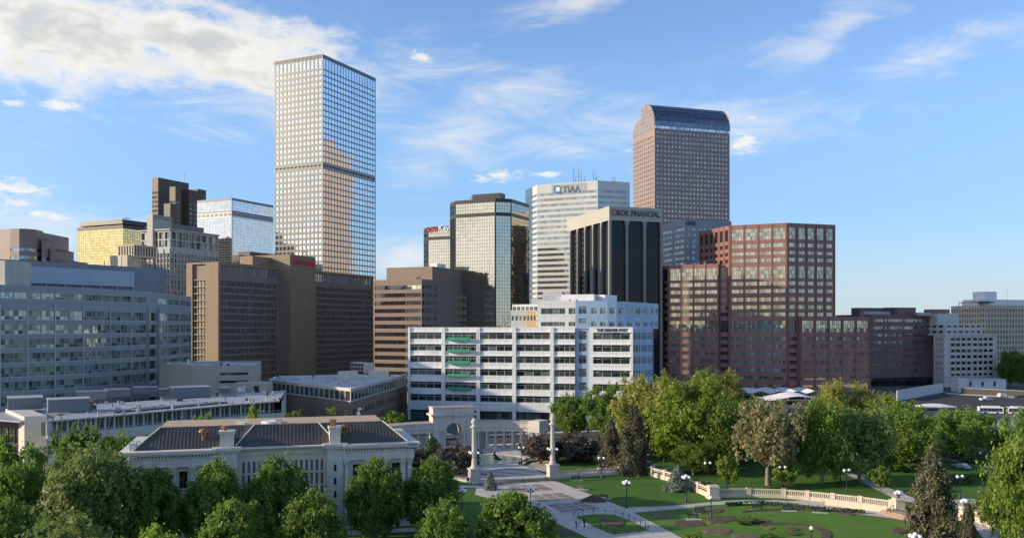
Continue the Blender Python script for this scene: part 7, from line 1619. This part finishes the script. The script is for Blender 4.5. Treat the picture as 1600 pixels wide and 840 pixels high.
def mk_broad(zb, ncl, per, leaf, r0, lump, inner, nl=14, bark=None, twigs=0, egg=0.0, flat=.75, pw=2.7):
    def f(sd): q, C = broad(sd, zb, ncl, per, leaf, inner=inner, lump=lump, egg=egg, flat=flat, pw=pw); return q, trunk_mesh(sd, zb, C, r0, bark or m_bark, nl, twigs=twigs)
    return f
def mk_con(nb, per, leaf, **k):
    def f(sd): q, mb = conifer(sd, nb, per, leaf, **k); return q, mb.mesh('trunk', m_bark)
    return f
variants('round', [(i, mk_broad(.10, 220, 112, .0245, .030, .26, .40, egg=.20, pw=2.15)) for i in (1, 2, 3)])
variants('elm', [(i, mk_broad(.14, 200, 100, .0232, .028, .42, .28, 18, egg=-.12)) for i in (11, 12, 13)])
variants('tall', [(i, mk_broad(.13, 240, 95, .0225, .024, .42, .25, 16, m_bark_pale, egg=.1)) for i in (21, 22, 23)])
variants('sparse', [(i, mk_broad(.28, 150, 60, .026, .036, .35, .25, 60, m_bark_pale, 5, egg=-.05)) for i in (31, 32)])
variants('crab', [(i, mk_broad(.14, 110, 75, .036, .026, .30, .3, 20, flat=.7)) for i in (41, 42)])
variants('small', [(i, mk_broad(.22, 60, 60, .055, .022, .4, .25, 10)) for i in (51, 52)])
variants('bush', [(i, mk_broad(.02, 50, 70, .075, .02, .4, .3, 6)) for i in (61, 62)])
variants('spruce', [(i, mk_con(150, 150, .022, droop=.75, ragged=.40, power=.55)) for i in (71, 72, 73)])
variants('fir', [(i, mk_con(100, 130, .034, droop=.1, ragged=.15, power=.75)) for i in (81, 82)])
LM = {}
def crown_of(kind, k, leafc):
    key = (kind, k, leafc)
    if key not in LM: LM[key] = tri_mesh('crown', CR[kind][k][0], LEAF[leafc])
    return LM[key], CR[kind][k][1]
tn = [0]
def tree(px, ytop, wpx, Y, kind, leafc, label, group, name=None, ybase=None, rz=None):
    tn[0] += 1; p = pt(px, Y); h = zp(ytop, Y); w = wpx*Y/F; k = tn[0] % len(CR[kind]); cm, tm = crown_of(kind, k, leafc); nm = name or ('conifer' if kind in ('spruce', 'fir') else 'shrub' if kind == 'bush' else 'tree')
    t = thing(nm, label, 'shrub' if kind == 'bush' else 'tree', (*p, 0), group); t.rotation_euler.z = random.uniform(0, 6.28) if rz is None else rz; f = {'round': 1.0, 'elm': 1.0, 'tall': 1.0, 'sparse': 1.0}.get(kind, 1.0); t.scale = (w*f, w*f, h)
    for me, n2 in ((tm, 'trunk'), (cm, 'crown')): o = bpy.data.objects.new(n2, me); COL.objects.link(o); o.parent = t; WM[o.name] = Matrix()
    return t
GL, GR, GB = 'trees in front of the stone hall', 'park trees behind the balustrade', 'trees along the streets'
T = [ # column, top row, width in the photo, depth, kind, leaf colour, label
 (22, 684, 117, 150, 'elm', 'dark', 'dark spreading tree at the left edge of the picture', GL), (128, 672, 108, 166, 'elm', 'dark', 'dark tree directly below the stone pylon of the annex', GL), (150, 702, 148.5, 142, 'elm', 'olive', 'wide grey green tree filling the lower left', GL), (95, 809, 171, 112, 'elm', 'olive', 'low crown cut off at the bottom left', GL), (15, 784, 79.2, 128, 'round', 'dark', 'dark crown at the lower left corner', GL),
 (242, 736, 95.04, 145, 'round', 'dark', 'rounded tree at the left end of the stone hall', GL), (335, 721, 95.04, 148, 'round', 'dark', 'rounded dark tree covering the left chimney pier', GL), (432, 719, 98.56, 152, 'round', 'dark', 'rounded dark tree before the middle of the stone hall', GL), (362, 786, 112.64, 128, 'round', 'mid', 'lighter rounded crown at the bottom below the hall middle', GL), (486, 771, 107.36, 130, 'round', 'mid', 'lighter rounded crown just right of the hall middle', GL),
 (587, 720, 95.04, 158, 'round', 'mid', 'tall rounded tree before the right pavilion with visible trunk', GL), (676, 720, 92.4, 161, 'round', 'dark', 'full rounded tree right of the stone hall', GL), (240, 827, 96.8, 112, 'round', 'bright', 'bright yellow green crown cut off at the bottom edge', GL), (693, 787, 92.4, 130, 'round', 'dark', 'rounded crown at the bottom left of the plaza', GL), (800, 773, 133.76, 132, 'round', 'mid', 'large rounded crown overlapping the plaza', GL),
 (395, 640, 62, 205, 'small', 'mid', 'small street tree before the annex near its right end', GB), (318, 652, 66, 200, 'small', 'mid', 'small street tree above the stone hall roof at left', GB), (190, 680, 72, 190, 'elm', 'mid', 'street tree at the left corner of the stone hall roof', GB), (455, 644, 46, 250, 'small', 'olive', 'pale street tree below the annex end', GB), (520, 640, 56, 270, 'small', 'mid', 'small tree before the low brown building at left', GB), (612, 643, 60, 275, 'small', 'dark', 'small tree before the low brown building at right', GB),
 (676, 684, 54, 236, 'fir', 'pine', 'dark green pine before the left colonnade', GB), (636, 700, 55, 232, 'crab', 'plum', 'purple tree left of the dark pine', GB), (709, 694, 82.5, 226, 'crab', 'plum', 'purple brown tree right of the dark pine', GB), (845, 682, 77.5, 246, 'crab', 'plum', 'purple brown crab apple just left of the right lamp column', GB), (893, 680, 90, 250, 'crab', 'plum', 'purple brown crab apple just right of the right lamp column', GB), (937, 682, 77.5, 252, 'crab', 'plum', 'purple brown crab apple left of the dark spruces', GB),
 (766, 736, 20, 206, 'fir', 'blue', 'small narrow blue spruce by the plaza', GL), (955, 655, 48.16, 236, 'spruce', 'spruce', 'left of two dark drooping spruces', GR), (991, 634, 63.64, 229, 'spruce', 'spruce', 'taller right one of two dark drooping spruces', GR), (1059, 729, 40, 205, 'fir', 'blue', 'rounded blue grey spruce before the sunlit wall', GR), (1458, 697, 84.28, 160, 'spruce', 'spruce', 'tall brownish conifer at the lower right', GR), (1513, 786, 32.68, 150, 'spruce', 'spruce', 'thin ragged conifer beside the lower right pier', GR),
 (1612, 645, 130, 142, 'tall', 'mid', 'large bright green tree at the right edge', GR), (1578, 735, 100, 150, 'elm', 'mid', 'lower green tree below the large one at the right edge', GR),
 (892, 618, 72, 300, 'elm', 'dark', 'dark elm before the white building, left of a pair', GB), (945, 602, 86, 290, 'elm', 'dark', 'larger dark elm before the white building, right of a pair', GB),
 (1022, 590, 123.2, 262, 'tall', 'yellow', 'tall yellow green tree left of the bright green one', GR), (1083, 588, 143.36, 240, 'tall', 'bright', 'largest bright green tree in the middle of the row', GR), (1128, 579, 80.64, 285, 'tall', 'yellow', 'pale yellow tree top rising against the red building', GR), (1112, 632, 100.8, 232, 'tall', 'mid', 'green tree just right of the largest bright tree', GR), (1168, 626, 82.88, 250, 'tall', 'bright', 'bright tree behind the bare budding tree', GR), (1200, 624, 112.1, 212, 'sparse', 'tan', 'grey tan budding tree with bare limbs showing', GR),
 (1284, 625, 94.08, 214, 'tall', 'mid', 'green tree with a leaning sunlit trunk right of the budding tree', GR), (1303, 597, 58.24, 285, 'tall', 'yellow', 'pale yellow tree top, left of two behind the green trees', GR), (1347, 601, 56, 285, 'tall', 'yellow', 'pale yellow tree top, right of two behind the green trees', GR), (1343, 640, 125.44, 218, 'tall', 'olive', 'grey green tree with a pale trunk by the diagonal path', GR), (1246, 652, 67.2, 255, 'tall', 'dark', 'dark tree behind the budding tree at right', GR), (1400, 619, 96, 262, 'elm', 'bright', 'broad green tree before the car park', GR), (1421, 640, 104, 236, 'elm', 'mid', 'dense green tree left of the bus shelter post', GR),
 (1503, 640, 118, 252, 'elm', 'mid', 'wide green tree in front of the bus', GR), (1470, 655, 80, 262, 'elm', 'dark', 'dark tree in the gap below the bus shelter', GR), (1556, 668, 80, 262, 'elm', 'mid', 'green tree between the bus and the right edge tree', GR), (1140, 655, 78.4, 245, 'tall', 'dark', 'dark tree in the shade behind the sapling', GR), (1052, 650, 89.6, 258, 'tall', 'mid', 'shaded green tree behind the single globe lamp', GR),
 (1000, 640, 90, 262, 'tall', 'mid', 'green tree mass just right of the dark spruces', GR), (1190, 668, 70, 262, 'tall', 'mid', 'shaded tree behind the budding tree trunk', GR), (1318, 655, 90, 262, 'tall', 'mid', 'green tree below the two pale yellow tops', GR), (1450, 668, 90, 280, 'elm', 'mid', 'green tree behind the tall conifer tip', GR), (1378, 655, 84, 250, 'tall', 'dark', 'dark green tree between the diagonal path and the street', GR), (1083, 690, 70, 226, 'tall', 'mid', 'lower leafy tree beneath the largest bright tree', GR), (1040, 612, 80, 285, 'tall', 'bright', 'bright crown rising behind the yellow green tree', GR),
 (1136, 712, 40, 206, 'small', 'bright', 'young sapling on the lawn left of the budding tree', GR), (1226, 724, 44, 210, 'small', 'bright', 'young sapling in front of a two globe lamp', GR), (1376, 728, 40, 203, 'small', 'mid', 'young sapling by the diagonal path', GR), (1490, 742, 34, 214, 'small', 'plum', 'small reddish tree by the paved walk', GR), (1520, 741, 34, 214, 'small', 'dark', 'small dark tree right of the reddish one', GR), (1548, 738, 40, 220, 'small', 'dark', 'small dark tree nearest the right edge tree', GR), (1412, 722, 46, 232, 'bush', 'dark', 'dark rounded shrub left of the tall conifer', GR), (1530, 715, 60, 245, 'bush', 'dark', 'broad dark shrub by the far street', GR),
 (1578, 548, 44, 560, 'elm', 'dark', 'distant tree right of the stepped masonry block', GB), (1605, 552, 50, 550, 'elm', 'dark', 'distant tree at the right edge above the car park', GB), (1470, 655, 40, 300, 'small', 'dark', 'small tree beside the bus shelter post', GB),
 (1176, 808, 40, 172, 'bush', 'olive', 'leafy flowering shrub clump in the garden', GR), (1163, 812, 24, 170, 'bush', 'mid', 'low shrub at the left of the garden clump', GR), (1212, 829, 30, 165, 'bush', 'mid', 'low shrub below the garden clump', GR), (1240, 832, 26, 162, 'bush', 'olive', 'grey green shrub near the bottom single lamp', GR), (1200, 835, 34, 158, 'bush', 'mid', 'leafy shrub at the bottom edge of the garden', GR), (1085, 833, 30, 152, 'bush', 'bright', 'bright leafy tip at the bottom edge of the left beds', GR)]
for t in T: tree(*t)
# clipped hedge along the curved path: too many leaves and plants to tell apart
hr = np.random.default_rng(9); hq = []
hp = [gp(1135+i*2.35, 790.0-2.6*math.sin(math.pi*min(1, i/60))+max(0, (i-22))*.17) for i in range(92)]
for p in hp: m = 26; d = hr.normal(size=(m, 3)); d[:, 2] = abs(d[:, 2]); d /= np.linalg.norm(d, axis=1)[:, None]; c = np.array([p.x, p.y, .15])+d*np.array([.45, .5, .75])*hr.uniform(.6, 1, (m, 1)); hq.append(leaves(hr, c, d+hr.normal(size=(m, 3))*.4, .26))
ho = bpy.data.objects.new('hedge', tri_mesh('hedge', np.concatenate(hq), LEAF['pine'])); COL.objects.link(ho); ho['kind'] = 'stuff'; ho['label'] = 'low dark hedge curving along the garden path'; ho['category'] = 'hedge'
fq = []
for x0, x1, y0, y1 in ((1160, 1185, 788.6, 788.9), (1292, 1322, 797.2, 799.4)):
    for i in range(60): t = hr.random(); p = gp(x0+(x1-x0)*t, y0+(y1-y0)*t); c = np.array([[p.x+hr.normal()*.12, p.y-.5+hr.normal()*.2, .45+hr.random()*.25]]); fq.append(leaves(hr, c, np.array([[0, -.3, 1.0]])+hr.normal(size=(1, 3))*.3, .28, 1))
fo = bpy.data.objects.new('white_flowers', tri_mesh('white_flowers', np.concatenate(fq), leaf_mat('white_petal', (.62, .66, .58), (.8, .8, .76), .2))); COL.objects.link(fo); fo['kind'] = 'stuff'; fo['label'] = 'white flowers in front of the hedge'; fo['category'] = 'flowers'
